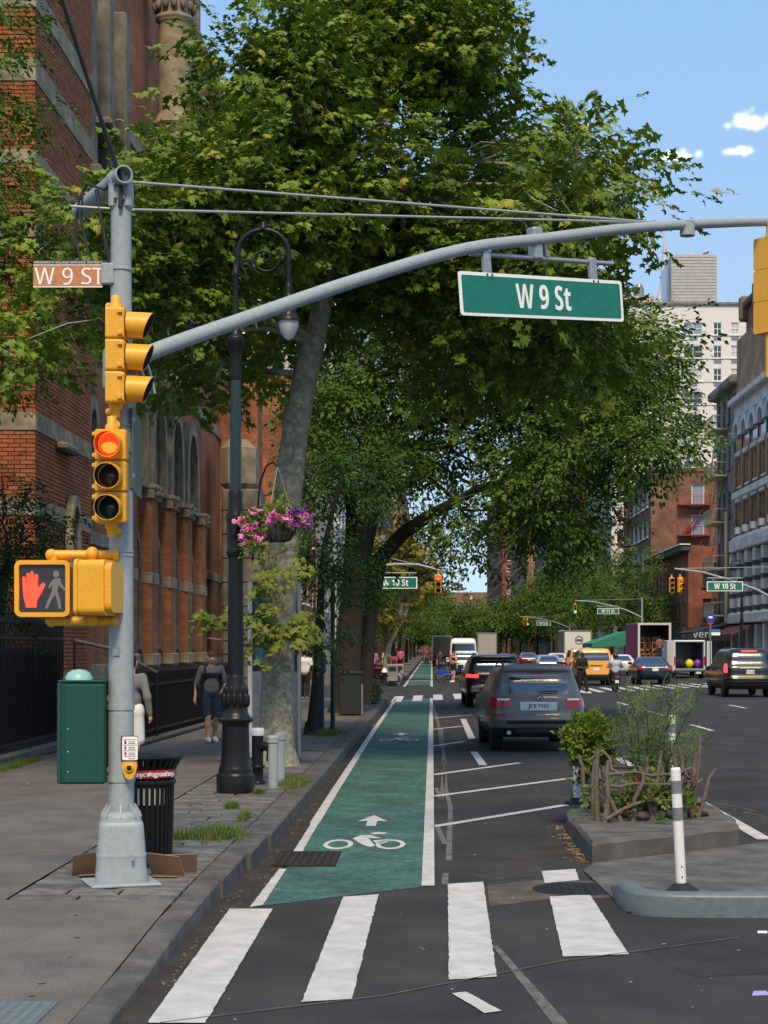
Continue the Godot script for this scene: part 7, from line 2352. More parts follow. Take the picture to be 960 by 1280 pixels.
func vehicles() -> void:
	var grey := coated(mat(Color(0.135, 0.128, 0.122), 0.4, 0.15), 0.35)
	var black := coated(mat(Color(0.006, 0.006, 0.007), 0.3), 0.35)
	var white := coated(mat(Color(0.68, 0.68, 0.67), 0.4))
	var silver := coated(mat(Color(0.4, 0.41, 0.43), 0.35, 0.6))
	var yellow := coated(mat(Color(0.75, 0.34, 0.01), 0.4))
	var blue := coated(mat(Color(0.012, 0.02, 0.045), 0.3, 0.2), 0.5)
	var lower := mat(Color(0.05, 0.052, 0.058), 0.45)
	# grey SUV
	var c := car("parked_suv", "dark grey metallic SUV parked nearest the planted island", "car", Vector3(1.86, 0, -34.65), 0.045, {
		"levels": suv_levels(0.94, 0.985), "glass": [9, 11], "trim": 2, "wheel": [1.42, -1.4, 0.355], "rails": true, "plate": 0.845, "plate_text": "JCR 7101",
		"tails": [[0.5, 0.93, 0.81, 0.99, false, 0.02]],
		"patches": [["bumper_reflector", 0.62, 0.84, 0.665, 0.7, 0.02, K.tail], ["bumper_reflector", -0.84, -0.62, 0.665, 0.7, 0.02, K.tail], ["plate_recess", -0.34, 0.34, 0.765, 0.925, 0.004, silver], ["bumper_insert", -0.6, 0.6, 0.52, 0.585, 0.006, K.black_plastic], ["skid_plate", -0.42, 0.42, 0.36, 0.42, 0.02, K.chrome], ["light_strip", -0.76, -0.53, 0.955, 0.985, 0.018, K.sign_white], ["light_strip", 0.53, 0.76, 0.955, 0.985, 0.018, K.sign_white], ["brake_lamp_strip", -0.12, 0.12, 1.42, 1.45, 0.006, K.tail]]}, grey)
	var em := part("round_emblem", mb().lathe([[0.042, 0.0], [0.042, 0.012], [0.036, 0.014], [0.0, 0.014]], 20, Vector3(0, 1.0, 2.27), Basis(Vector3.RIGHT, PI / 2)), K.plate_ink, c)
	for k in 2:
		var q := PackedVector2Array([Vector2.ZERO])
		for i in 7:
			var a := PI / 2 * i / 6 + PI * k
			q.append(Vector2(cos(a), sin(a)) * 0.03)
		part("emblem_field", mb().prism(q, 0.003, Vector3(0, 1.0, 2.283)), K.sign_white, em)
	part("wiper", mb().tube([Vector3(0.0, 1.1, 2.235), Vector3(0.12, 1.12, 2.225), Vector3(0.36, 1.115, 2.225)], [0.012], 5), K.black_plastic, c)
	part("aerial_fin", mb().prism(PackedVector2Array([Vector2(0, 0), Vector2(0.18, 0), Vector2(0.02, 0.07)]), 0.03, Vector3(0.015, 1.6, 1.5), Basis(Vector3.UP, PI / 2)), grey, c)
	for x in [-0.55, 0.55]:
		part("tail_pipe", mb().tube([Vector3(x, 0.36, 2.2), Vector3(x, 0.36, 2.3)], [0.04], 12), K.chrome, c)
	# black SUV ahead of it
	car("parked_suv", "black SUV with lit red tail lamps parked ahead of the grey SUV", "car", Vector3(1.95, 0, -58.3), 0.035, {"levels": suv_levels(1.02, 1.04), "glass": [9, 11], "trim": 2, "wheel": [1.42, -1.4, 0.37], "rails": true, "plate": 0.78, "tails": [[0.55, 0.95, 0.95, 1.06, true, 0.02]]}, black)
	# white SUV and van farther
	car("parked_suv", "white SUV parked beyond the blue hire bike", "car", Vector3(2.0, 0, -106.5), 0.0, {"levels": suv_levels(1.0, 1.05), "glass": [9, 11], "trim": 2, "wheel": [1.42, -1.4, 0.37], "plate": 0.8, "tails": [[0.6, 0.93, 0.85, 0.98, false]]}, white)
	var van_lv := [[0.35, 0.9, 2.6, -2.7, 0.15], [0.5, 0.98, 2.65, -2.8, 0.15], [1.1, 1.0, 2.65, -2.75, 0.12], [1.3, 1.0, 2.64, -2.1, 0.12], [1.5, 0.99, 2.63, -1.9, 0.12], [2.2, 0.94, 2.6, -1.3, 0.12], [2.35, 0.92, 2.58, -1.15, 0.14], [2.5, 0.86, 2.5, -0.95, 0.2], [2.6, 0.7, 2.3, -0.7, 0.3]]
	var big := van_lv.duplicate(true)
	car("white_van", "tall white van with ladder rack parked up the left lane", "van", Vector3(2.3, 0, -132), 0.0, {"levels": big, "glass": [4, 5], "trim": 1, "wheel": [1.7, -1.9, 0.38], "rims": false, "plate": 0.8, "blank_side": true, "tails": [[0.86, 0.99, 0.95, 1.4, false]]}, white)
	box_truck("dark_truck", "dark box truck standing far up the left lane", Vector3(1.0, 0, -178), 1.0, 3.1, 7.0, K.black_plastic, false)
	box_truck("grey_truck", "pale grey box truck far up in the traffic", Vector3(5.9, 0, -188), 1.05, 3.5, 7.0, mat(Color(0.36, 0.34, 0.31), 0.6), false)
	box_truck("white_truck", "white box truck with round black emblem far up the right lanes", Vector3(13.0, 0, -157), 1.25, 3.45, 7.0, white, false)
	# sedans
	var sedan := [[0.25, 0.78, 2.25, -2.2, 0.3], [0.35, 0.86, 2.36, -2.32, 0.3], [0.5, 0.9, 2.4, -2.38, 0.28], [0.7, 0.91, 2.42, -2.35, 0.26], [0.88, 0.9, 2.4, -2.2, 0.25], [0.98, 0.87, 2.34, -1.3, 0.24], [1.0, 0.85, 1.75, -1.15, 0.2], [1.15, 0.78, 1.45, -0.85, 0.2], [1.33, 0.68, 1.05, -0.5, 0.2], [1.38, 0.64, 0.95, -0.4, 0.2], [1.43, 0.5, 0.7, -0.1, 0.3]]
	var sd := {"levels": sedan, "glass": [6, 8], "wheel": [1.4, -1.4, 0.33], "plate": 0.78, "tails": [[0.52, 0.91, 0.78, 0.93, false]]}
	car("silver_sedan", "silver sedan with red tail lamps in the traffic behind the grey SUV", "car", Vector3(7.6, 0, -116), 0.0, sd, silver)
	car("white_sedan", "white sedan just ahead of the silver sedan", "car", Vector3(10.6, 0, -150), 0.0, sd, white)
	car("white_sedan", "white sedan between the taxi and the moving truck", "car", Vector3(13.0, 0, -122), 0.0, sd, white)
	car("blue_sedan", "dark blue sedan seen behind the feathery shrub", "car", Vector3(11.5, 0, -93), 0.0, sd, blue)
	car("dark_sedan", "dark sedan queued ahead of the black parked SUV", "car", Vector3(6.4, 0, -150), 0.0, sd, black)
	car("maroon_sedan", "dark red sedan queued in the middle lanes", "car", Vector3(9.0, 0, -165), 0.0, sd, coated(mat(Color(0.1, 0.015, 0.02), 0.3)))
	# taxis
	var cab := [[0.25, 0.78, 2.1, -2.1, 0.2], [0.35, 0.84, 2.16, -2.2, 0.2], [0.5, 0.86, 2.2, -2.25, 0.18], [0.62, 0.865, 2.2, -2.25, 0.16], [0.9, 0.865, 2.17, -2.1, 0.14], [1.15, 0.85, 2.15, -1.6, 0.12], [1.25, 0.84, 2.14, -1.45, 0.12], [1.65, 0.77, 2.06, -0.85, 0.12], [1.75, 0.74, 2.03, -0.7, 0.14], [1.83, 0.68, 1.95, -0.5, 0.2], [1.87, 0.5, 1.7, -0.2, 0.3]]
	var cs := {"levels": cab, "glass": [6, 7], "trim": 2, "wheel": [1.4, -1.5, 0.32], "plate": 0.82, "plate_x": 0.05, "mirror_y": 1.2, "tails": [[0.72, 0.87, 0.75, 1.15, false]], "patches": [["handle_strip", -0.3, 0.35, 0.98, 1.03, 0.015, K.black_plastic], ["bumper", -0.86, 0.86, 0.4, 0.56, 0.02, K.black_plastic]]}
	car("yellow_taxi", "boxy yellow taxi van stopped behind the man in black", "taxi", Vector3(8.2, 0, -90.5), 0.0, cs, yellow)
	car("yellow_taxi", "second yellow taxi partly hidden ahead of the first", "taxi", Vector3(9.45, 0, -112), 0.0, cs, yellow)
	# big black SUV on the right
	var sub := suv_levels(1.06, 1.16)
	for l in sub:
		l[2] += 0.25
		l[3] -= 0.25
	for i in [9, 10, 11, 12, 13]:
		sub[i][2] = 2.42 - 0.05 * (i - 9)
	car("black_suv", "large black SUV with lit lamps driving in the right lane", "car", Vector3(12.2, 0, -70.0), 0.0, {"levels": sub, "glass": [9, 11], "trim": 2, "wheel": [1.6, -1.6, 0.4], "rails": true, "plate": 0.98, "plate_text": "T 6120", "tails": [[0.86, 0.98, 0.95, 1.3, true]], "patches": [["brake_lamp", -0.3, 0.3, 1.76, 1.8, 0.02, K.tail_lit], ["rear_trim", -0.4, 0.4, 1.12, 1.15, 0.012, K.chrome], ["bumper_top", -0.9, 0.9, 0.6, 0.64, 0.015, lower]]}, black)
	# open white van with balloons
	open_van()
	moving_truck()
	hire_bike()
	scooter()

func box_truck(called: String, label: String, at: Vector3, hw: float, h: float, len: float, m: Material, open: bool) -> void:
	var t := thing(called, label, "truck", at)
	var b := mb()
	b.bevel(Vector3(0, (h + 0.9) / 2, -len / 2), Vector3(hw * 2, h - 0.9, len), 0.05)
	part("box", b, m, t)
	part("rear_door", mb().box(Vector3(0, (h + 0.9) / 2, 0.02), Vector3(hw * 1.8, h - 1.15, 0.04)), K.dark_hole if open else m, t)
	part("rear_frame", mb().box(Vector3(0, h - 0.06, 0.03), Vector3(hw * 2, 0.12, 0.08)).box(Vector3(-hw + 0.05, (h + 0.9) / 2, 0.03), Vector3(0.1, h - 1.1, 0.08)).box(Vector3(hw - 0.05, (h + 0.9) / 2, 0.03), Vector3(0.1, h - 1.1, 0.08)), K.grey_metal, t)
	part("cab", mb().bevel(Vector3(0, 1.5, -len - 1.0), Vector3(hw * 1.8, 2.2, 1.9), 0.2), m, t)
	part("bumper", mb().bevel(Vector3(0, 0.6, 0.05), Vector3(hw * 1.9, 0.18, 0.15), 0.03), K.black_plastic, t)
	part("chassis", mb().box(Vector3(0, 0.75, -len / 2), Vector3(hw, 0.25, len)), K.black_plastic, t)
	for z in [-1.4, -len - 1.0]:
		for s in [-1, 1]:
			part("wheel", mb().lathe([[0.3, -0.14], [0.45, -0.14], [0.45, 0.14], [0.3, 0.14]], 16, Vector3(s * (hw - 0.2), 0.45, z), Basis(Vector3.BACK, PI / 2)), K.rubber, t)
	for s in [-1, 1]:
		part("tail_light", mb().box(Vector3(s * hw * 0.85, 0.8, 0.06), Vector3(0.2, 0.12, 0.05)), K.tail, t)
	if called == "white_truck":
		part("emblem", mb().grid([ring_at(Vector3(0.1, 2.55, 0.05), Basis(Vector3.RIGHT, PI / 2), 0.38), ring_at(Vector3(0.1, 2.55, 0.05), Basis(Vector3.RIGHT, PI / 2), 0.3)], true), K.plate_ink, t)
		part("emblem_bar", mb().box(Vector3(0.1, 2.55, 0.05), Vector3(0.5, 0.2, 0.02)), K.plate_ink, t)

func open_van() -> void:
	var t := thing("open_van", "white cargo van with rear doors open on a dark load bay", "van", Vector3(15.95, 0, -109.0))
	var w := mat(Color(0.62, 0.63, 0.64), 0.4)
	var b := mb()
	var hw := 0.98
	b.bevel(Vector3(-hw + 0.05, 1.35, -2.4), Vector3(0.1, 2.0, 4.8), 0.03).bevel(Vector3(hw - 0.05, 1.35, -2.4), Vector3(0.1, 2.0, 4.8), 0.03)
	b.bevel(Vector3(0, 2.3, -2.4), Vector3(hw * 2, 0.14, 4.8), 0.05).bevel(Vector3(0, 0.5, -2.4), Vector3(hw * 2, 0.16, 4.8), 0.03)
	part("body", b, w, t)
	part("cab", mb().bevel(Vector3(0, 1.2, -5.4), Vector3(hw * 1.9, 1.7, 1.4), 0.3), w, t)
	part("bulkhead", mb().box(Vector3(0, 1.4, -4.7), Vector3(hw * 1.9, 1.8, 0.05)), K.grey_metal, t)
	part("load_floor", mb().box(Vector3(0, 0.6, -2.4), Vector3(hw * 1.8, 0.04, 4.6)), K.grey_metal, t)
	for s in [-1.0, 1.0]:
		part("lining", mb().box(Vector3(s * (hw - 0.12), 1.4, -2.4), Vector3(0.03, 1.7, 4.6)), K.grey_metal, t)
		part("rear_door", mb().bevel(Vector3(s * (hw + 0.22), 1.38, 0.15), Vector3(0.5, 1.85, 0.06), 0.02, Basis(Vector3.UP, s * 0.8)), w, t)
		part("tail_light", mb().box(Vector3(s * (hw - 0.05), 1.1, 0.02), Vector3(0.1, 0.5, 0.05)), K.tail, t)
		for z in [-1.0, -4.6]:
			part("wheel", mb().lathe([[0.2, -0.11], [0.36, -0.11], [0.36, 0.11], [0.2, 0.11]], 16, Vector3(s * (hw - 0.14), 0.36, z), Basis(Vector3.BACK, PI / 2)), K.rubber, t)
	part("step_bumper", mb().bevel(Vector3(0, 0.52, 0.08), Vector3(hw * 2, 0.12, 0.2), 0.03), K.grey_metal, t)
	part("plate", mb().box(Vector3(0.55, 0.36, 0.1), Vector3(0.3, 0.14, 0.02)), K.plate, t)
	var k := 0
	for q in [[0.05, 0.92, Color(0.75, 0.6, 0.02), "yellow balloon in the open van"], [0.55, 0.92, Color(0.16, 0.03, 0.32), "purple balloon in the open van"]]:
		var bl := thing("balloon", q[3], "balloon", Vector3(15.95 + q[0], 0.63, -109.4))
		part("skin", mb().ball(Vector3(0, 0.29, 0), Vector3(0.26, 0.27, 0.26), 14, 10), mat(q[2], 0.25), bl)
		part("knot", mb().lathe([[0.03, 0.0], [0.01, 0.03]], 6), mat(q[2], 0.3), bl)
		k += 1
	var sack := thing("dark_sack", "dark sack lying inside the open van", "sack", Vector3(15.4, 0.62, -109.6))
	part("cloth", mb().ball(Vector3(0, 0.3, 0), Vector3(0.4, 0.32, 0.35), 10, 8), K.cloth_black, sack)

func moving_truck() -> void:
	var o := Vector3(16.3, 0, -129.0)
	var t := thing("moving_truck", "moving truck with magenta side and open rear full of furniture", "truck", o)
	var wm := mat(Color(0.6, 0.6, 0.6), 0.5)
	var pink := worn(mat(Color(0.5, 0.05, 0.2), 0.5), T.soft, 0.6)
	var hw := 1.22
	part("side_wall", mb().box(Vector3(-hw + 0.03, 2.3, -4), Vector3(0.06, 2.7, 8)), pink, t)
	part("side_wall", mb().box(Vector3(hw - 0.03, 2.3, -4), Vector3(0.06, 2.7, 8)), pink, t)
	part("roof", mb().box(Vector3(0, 3.68, -4), Vector3(hw * 2, 0.06, 8)), wm, t)
	part("floor", mb().box(Vector3(0, 0.95, -4), Vector3(hw * 2, 0.1, 8)), K.cardboard, t)
	part("front_wall", mb().box(Vector3(0, 2.3, -7.9), Vector3(hw * 2, 2.7, 0.06)), wm, t)
	part("rear_frame", mb().box(Vector3(-hw + 0.08, 2.3, 0.03), Vector3(0.16, 2.75, 0.1)).box(Vector3(hw - 0.08, 2.3, 0.03), Vector3(0.16, 2.75, 0.1)).box(Vector3(0, 3.63, 0.03), Vector3(hw * 2 - 0.32, 0.14, 0.1)), wm, t)
	part("bumper", mb().bevel(Vector3(0, 0.7, 0.1), Vector3(hw * 2, 0.2, 0.2), 0.03), K.black_plastic, t)
	part("cab", mb().bevel(Vector3(0, 1.5, -9.0), Vector3(2.1, 2.2, 1.8), 0.25), wm, t)
	for s in [-1, 1]:
		for z in [-1.6, -9.0]:
			part("wheel", mb().lathe([[0.3, -0.14], [0.46, -0.14], [0.46, 0.14], [0.3, 0.14]], 16, Vector3(s * 1.0, 0.46, z), Basis(Vector3.BACK, PI / 2)), K.rubber, t)
	# furniture inside
	var rng := RandomNumberGenerator.new()
	rng.seed = 61
	for i in 7:
		var f := thing("wooden_chair", "light wooden chair stacked inside the moving truck", "chair", o + Vector3(-0.8 + (i % 4) * 0.48, 1.0 + (i / 4) * 0.85, -0.9 - (i % 2) * 0.5), rng.randf_range(-0.5, 0.5), "chairs inside the moving truck")
		var wood: Material = K.cardboard
		part("seat", mb().bevel(Vector3(0, 0.42, 0), Vector3(0.38, 0.04, 0.38), 0.01), wood, f)
		part("backrest", mb().bevel(Vector3(0, 0.75, -0.17), Vector3(0.36, 0.16, 0.03), 0.01), wood, f)
		for x in [-0.16, 0.16]:
			for z in [-0.16, 0.16]:
				part("leg", mb().box(Vector3(x, 0.21 if z > 0 else 0.4, z), Vector3(0.035, 0.42 if z > 0 else 0.8, 0.035)), wood, f)
	for i in 3:
		var bx := thing("moving_box", "brown carton inside the moving truck", "box", o + Vector3(0.75 - i * 0.7, 1.0 + 0.0, -2.4), 0.1 * i, "cartons inside the moving truck")
		part("carton", mb().bevel(Vector3(0, 0.8, 0), Vector3(0.62, 1.6, 0.5), 0.01), K.cardboard, bx)
		part("tape", mb().box(Vector3(0, 0.8, 0.252), Vector3(0.07, 1.55, 0.004)), K.twig_wood, bx)

func hire_bike() -> void:
	var t := thing("hire_bike", "blue hire bicycle standing across the lane beside the woman", "bicycle", Vector3(1.02, 0, -96.5), 0.25)
	var blue := mat(Color(0.005, 0.06, 0.35), 0.35)
	for x in [-0.52, 0.52]:
		var w := part("wheel", mb().grid([wheel_ring(0.33, -0.02), wheel_ring(0.35, 0.0), wheel_ring(0.33, 0.02), wheel_ring(0.3, 0.0), wheel_ring(0.33, -0.02)], true), K.rubber, t)
		w.position = Vector3(x, 0.34, 0)
		for i in 10:
			var a := TAU * i / 10
			part("spoke", mb().tube([Vector3.ZERO, Vector3(cos(a), sin(a), 0) * 0.3], [0.005], 3), K.steel, w)
		part("mudguard", mb().tube([Vector3(-0.34, 0.12, 0), Vector3(-0.22, 0.3, 0), Vector3(0, 0.38, 0), Vector3(0.22, 0.3, 0), Vector3(0.34, 0.12, 0)], [0.035], 6), blue, w)
	part("frame", mb().tube([Vector3(-0.52, 0.36, 0), Vector3(-0.2, 0.42, 0), Vector3(0.05, 0.42, 0), Vector3(0.4, 0.75, 0), Vector3(0.44, 0.95, 0)], [0.05, 0.07, 0.07, 0.05, 0.03], 8), blue, t)
	part("fork", mb().tube([Vector3(0.42, 0.8, 0), Vector3(0.52, 0.34, 0)], [0.03], 6), K.grey_metal, t)
	part("seat_post", mb().tube([Vector3(-0.12, 0.42, 0), Vector3(-0.22, 0.95, 0)], [0.025], 6), K.grey_metal, t)
	part("saddle", mb().bevel(Vector3(-0.24, 0.98, 0), Vector3(0.26, 0.06, 0.16), 0.02), K.black_plastic, t)
	part("handlebar", mb().tube([Vector3(0.4, 1.05, -0.28), Vector3(0.44, 1.0, 0), Vector3(0.4, 1.05, 0.28)], [0.02], 6), K.black_plastic, t)
	part("basket", mb().bevel(Vector3(0.58, 0.85, 0), Vector3(0.26, 0.24, 0.3), 0.03), K.black_plastic, t)
	part("skirt_guard", mb().bevel(Vector3(-0.52, 0.55, 0), Vector3(0.4, 0.24, 0.06), 0.02), blue, t)

func wheel_ring(r: float, z: float) -> PackedVector3Array:
	var out := PackedVector3Array()
	for k in 24:
		out.append(Vector3(cos(TAU * k / 24) * r, sin(TAU * k / 24) * r, z))
	return out

func scooter() -> void:
	var t := thing("motor_scooter", "dark motor scooter ridden up the middle lane", "scooter", Vector3(7.95, 0, -76.5), 0.0)
	var m := mat(Color(0.03, 0.012, 0.012), 0.3)
	for z in [-0.6, 0.62]:
		part("wheel", mb().lathe([[0.14, -0.06], [0.26, -0.06], [0.28, 0.0], [0.26, 0.06], [0.14, 0.06]], 16, Vector3(0, 0.28, z), Basis(Vector3.BACK, PI / 2)), K.rubber, t)
	part("rear_body", mb().ball(Vector3(0, 0.6, 0.45), Vector3(0.2, 0.2, 0.42), 12, 8), m, t)
	part("foot_board", mb().bevel(Vector3(0, 0.33, -0.1), Vector3(0.32, 0.06, 0.5), 0.02), m, t)
	part("front_shield", mb().bevel(Vector3(0, 0.68, -0.45), Vector3(0.42, 0.65, 0.07), 0.03, Basis(Vector3.RIGHT, 0.25)), m, t)
	part("saddle", mb().bevel(Vector3(0, 0.8, 0.32), Vector3(0.26, 0.1, 0.65), 0.04), K.black_plastic, t)
	part("handlebar", mb().tube([Vector3(-0.32, 1.05, -0.4), Vector3(0, 1.0, -0.48), Vector3(0.32, 1.05, -0.4)], [0.02], 6), K.black_plastic, t)
	part("tail_light", mb().bevel(Vector3(0, 0.62, 0.87), Vector3(0.16, 0.07, 0.04), 0.01), K.tail, t)
	part("plate", mb().box(Vector3(0, 0.45, 0.86), Vector3(0.16, 0.14, 0.01)), K.plate, t)

# ---------------------------------------------------------------- people
# surface of joined tapered capsules [a, b, ra, rb], meshed as surface nets
func skin_mesh(bones: Array, cell: float, k := 0.03) -> MB:
	var lo := Vector3.INF
	var hi := -Vector3.INF
	for b in bones:
		var r: float = maxf(b[2], b[3]) + cell * 2.0
		for e in [b[0], b[1]]:
			lo = lo.min(e - Vector3.ONE * r)
			hi = hi.max(e + Vector3.ONE * r)
	var n := Vector3i(((hi - lo) / cell).ceil()) + Vector3i.ONE * 2
	var f := PackedFloat32Array()
	f.resize(n.x * n.y * n.z)
	f.fill(1.0)
	var sy := n.x
	var sz := n.x * n.y
	for b in bones:
		var a: Vector3 = b[0]
		var d: Vector3 = b[1] - a
		var dd := maxf(d.length_squared(), 1e-8)
		var ra: float = b[2]
		var rb: float = b[3]
		var r := maxf(ra, rb) + cell * 2.0 + k
		var i0 := Vector3i(((a.min(b[1]) - Vector3.ONE * r - lo) / cell).floor()).clamp(Vector3i.ZERO, n - Vector3i.ONE)
		var i1 := Vector3i(((a.max(b[1]) + Vector3.ONE * r - lo) / cell).ceil()).clamp(Vector3i.ZERO, n - Vector3i.ONE)
		for z in range(i0.z, i1.z + 1):
			for y in range(i0.y, i1.y + 1):
				var at := i0.x + y * sy + z * sz
				var p := lo + Vector3(i0.x, y, z) * cell
				for x in range(i0.x, i1.x + 1):
					var t := clampf((p - a).dot(d) / dd, 0.0, 1.0)
					var v := (p - a - d * t).length() - lerpf(ra, rb, t)
					var o := f[at]
					var h := maxf(k - absf(v - o), 0.0) / k
					f[at] = minf(v, o) - h * h * k * 0.25
					at += 1
					p.x += cell
	var idx := PackedInt32Array()
	idx.resize(n.x * n.y * n.z)
	idx.fill(-1)
	var pts := PackedVector3Array()
	var off := [0, 1, sy, sy + 1, sz, sz + 1, sz + sy, sz + sy + 1]
	var edges := [[0, 1], [2, 3], [4, 5], [6, 7], [0, 2], [1, 3], [4, 6], [5, 7], [0, 4], [1, 5], [2, 6], [3, 7]]
	for z in n.z - 1:
		for y in n.y - 1:
			for x in n.x - 1:
				var c := x + y * sy + z * sz
				var s := 0
				for q in 8:
					if f[c + off[q]] < 0.0:
						s += 1
				if s == 0 or s == 8:
					continue
				var sum := Vector3.ZERO
				var m := 0
				for e in edges:
					var va := f[c + off[e[0]]]
					var vb := f[c + off[e[1]]]
					if (va < 0.0) != (vb < 0.0):
						var t := va / (va - vb)
						var pa := Vector3(e[0] & 1, (e[0] >> 1) & 1, (e[0] >> 2) & 1)
						var pb := Vector3(e[1] & 1, (e[1] >> 1) & 1, (e[1] >> 2) & 1)
						sum += pa.lerp(pb, t)
						m += 1
				idx[c] = pts.size()
				pts.append(lo + (Vector3(x, y, z) + sum / m) * cell)
	var tris := PackedInt32Array()
	for z in range(1, n.z - 1):
		for y in range(1, n.y - 1):
			for x in range(1, n.x - 1):
				var c := x + y * sy + z * sz
				var inside := f[c] < 0.0
				for q in [[1, sy, sz], [sy, sz, 1], [sz, 1, sy]]:
					if (f[c + q[0]] < 0.0) != inside:
						var i := [idx[c], idx[c - q[1]], idx[c - q[1] - q[2]], idx[c - q[2]]]
						if i.min() < 0:
							continue
						if inside:
							i.reverse()
						tris.append_array([i[0], i[1], i[2], i[0], i[2], i[3]])
	var nr := PackedVector3Array()
	nr.resize(pts.size())
	for i in range(0, tris.size(), 3):
		var m := (pts[tris[i + 2]] - pts[tris[i]]).cross(pts[tris[i + 1]] - pts[tris[i]])
		for j in 3:
			nr[tris[i + j]] += m
	var out := mb()
	for i in tris:
		out.v.append(pts[i])
		out.n.append(nr[i].normalized())
	return out

func grown(bones: Array, e: float) -> Array:
	var out := []
	for b in bones:
		out.append([b[0], b[1], b[2] + e, b[3] + e])
	return out

# facing +z; pose overrides joints. left is +x
func skeleton(pose: Dictionary) -> Dictionary:
	var j := {
		"head": Vector3(0, 1.63, 0.02), "neck": Vector3(0, 1.49, -0.01), "chest": Vector3(0, 1.33, 0.0), "waist": Vector3(0, 1.1, 0.0), "pelvis": Vector3(0, 0.95, 0),
		"sl": Vector3(0.185, 1.42, 0), "sr": Vector3(-0.185, 1.42, 0), "el": Vector3(0.25, 1.13, -0.02), "er": Vector3(-0.25, 1.13, -0.02), "wl": Vector3(0.25, 0.87, 0.06), "wr": Vector3(-0.25, 0.87, 0.06),
		"hl": Vector3(0.09, 0.92, 0), "hr": Vector3(-0.09, 0.92, 0), "kl": Vector3(0.1, 0.5, 0.02), "kr": Vector3(-0.1, 0.5, 0.02), "al": Vector3(0.1, 0.08, 0), "ar": Vector3(-0.1, 0.08, 0), "tl": Vector3(0.11, 0.035, 0.16), "tr": Vector3(-0.11, 0.035, 0.16)}
	for k in pose:
		j[k] = pose[k]
	return j

func bones_of(j: Dictionary, w := 1.0) -> Dictionary:
	var ch: Vector3 = j.chest
	var hd: Vector3 = j.head
	return {
		"head": [[hd + Vector3(0, -0.035, 0.012), hd + Vector3(0, 0.035, -0.005), 0.072, 0.088], [hd + Vector3(0, -0.075, 0.035), hd + Vector3(0, -0.03, 0.04), 0.045, 0.055], [hd + Vector3(0, 0.0, 0.09), hd + Vector3(0, -0.03, 0.105), 0.01, 0.014], [hd + Vector3(0.083, -0.02, -0.005), hd + Vector3(0.086, 0.015, -0.01), 0.012, 0.015], [hd + Vector3(-0.083, -0.02, -0.005), hd + Vector3(-0.086, 0.015, -0.01), 0.012, 0.015]],
		"neck": [[j.neck - Vector3(0, 0.03, 0), hd - Vector3(0, 0.07, 0.005), 0.062, 0.052]],
		"torso": [[j.sl - Vector3(0.04, 0.02, 0), j.sr + Vector3(0.04, -0.02, 0), 0.068 * w, 0.068 * w], [ch + Vector3(0.07, 0, 0.01), ch + Vector3(-0.07, 0, 0.01), 0.118 * w, 0.118 * w], [j.waist + Vector3(0.05, 0, 0), j.waist + Vector3(-0.05, 0, 0), 0.105 * w, 0.105 * w], [ch, j.waist, 0.12 * w, 0.11 * w], [j.waist, j.pelvis, 0.11 * w, 0.12 * w], [j.hl + Vector3(-0.02, 0.02, 0), j.hr + Vector3(0.02, 0.02, 0), 0.105 * w, 0.105 * w]],
		"upper": [[j.sl - Vector3(0.04, 0.02, 0), j.sr + Vector3(0.04, -0.02, 0), 0.068 * w, 0.068 * w], [ch + Vector3(0.07, 0, 0.01), ch + Vector3(-0.07, 0, 0.01), 0.118 * w, 0.118 * w], [j.waist + Vector3(0.05, 0, 0), j.waist + Vector3(-0.05, 0, 0), 0.105 * w, 0.105 * w], [ch, j.waist, 0.12 * w, 0.11 * w], [j.waist + Vector3(0.04, -0.1, 0), j.waist + Vector3(-0.04, -0.1, 0), 0.112 * w, 0.112 * w]],
		"arm_upper_l": [[j.sl, j.el, 0.056, 0.043]], "arm_upper_r": [[j.sr, j.er, 0.056, 0.043]],
		"arm_lower_l": [[j.el, j.wl, 0.042, 0.028]], "arm_lower_r": [[j.er, j.wr, 0.042, 0.028]],
		"thigh_l": [[j.hl, j.kl, 0.088, 0.058]], "thigh_r": [[j.hr, j.kr, 0.088, 0.058]],
		"calf_l": [[j.kl, j.kl.lerp(j.al, 0.35) - Vector3(0, 0, 0.015), 0.056, 0.06], [j.kl.lerp(j.al, 0.35) - Vector3(0, 0, 0.015), j.al, 0.06, 0.037]], "calf_r": [[j.kr, j.kr.lerp(j.ar, 0.35) - Vector3(0, 0, 0.015), 0.056, 0.06], [j.kr.lerp(j.ar, 0.35) - Vector3(0, 0, 0.015), j.ar, 0.06, 0.037]],
		"foot_l": [[j.al - Vector3(0, 0.035, 0.03), j.tl, 0.042, 0.034], [j.al, j.al - Vector3(0, 0.03, 0), 0.04, 0.042]], "foot_r": [[j.ar - Vector3(0, 0.035, 0.03), j.tr, 0.042, 0.034], [j.ar, j.ar - Vector3(0, 0.03, 0), 0.04, 0.042]]}

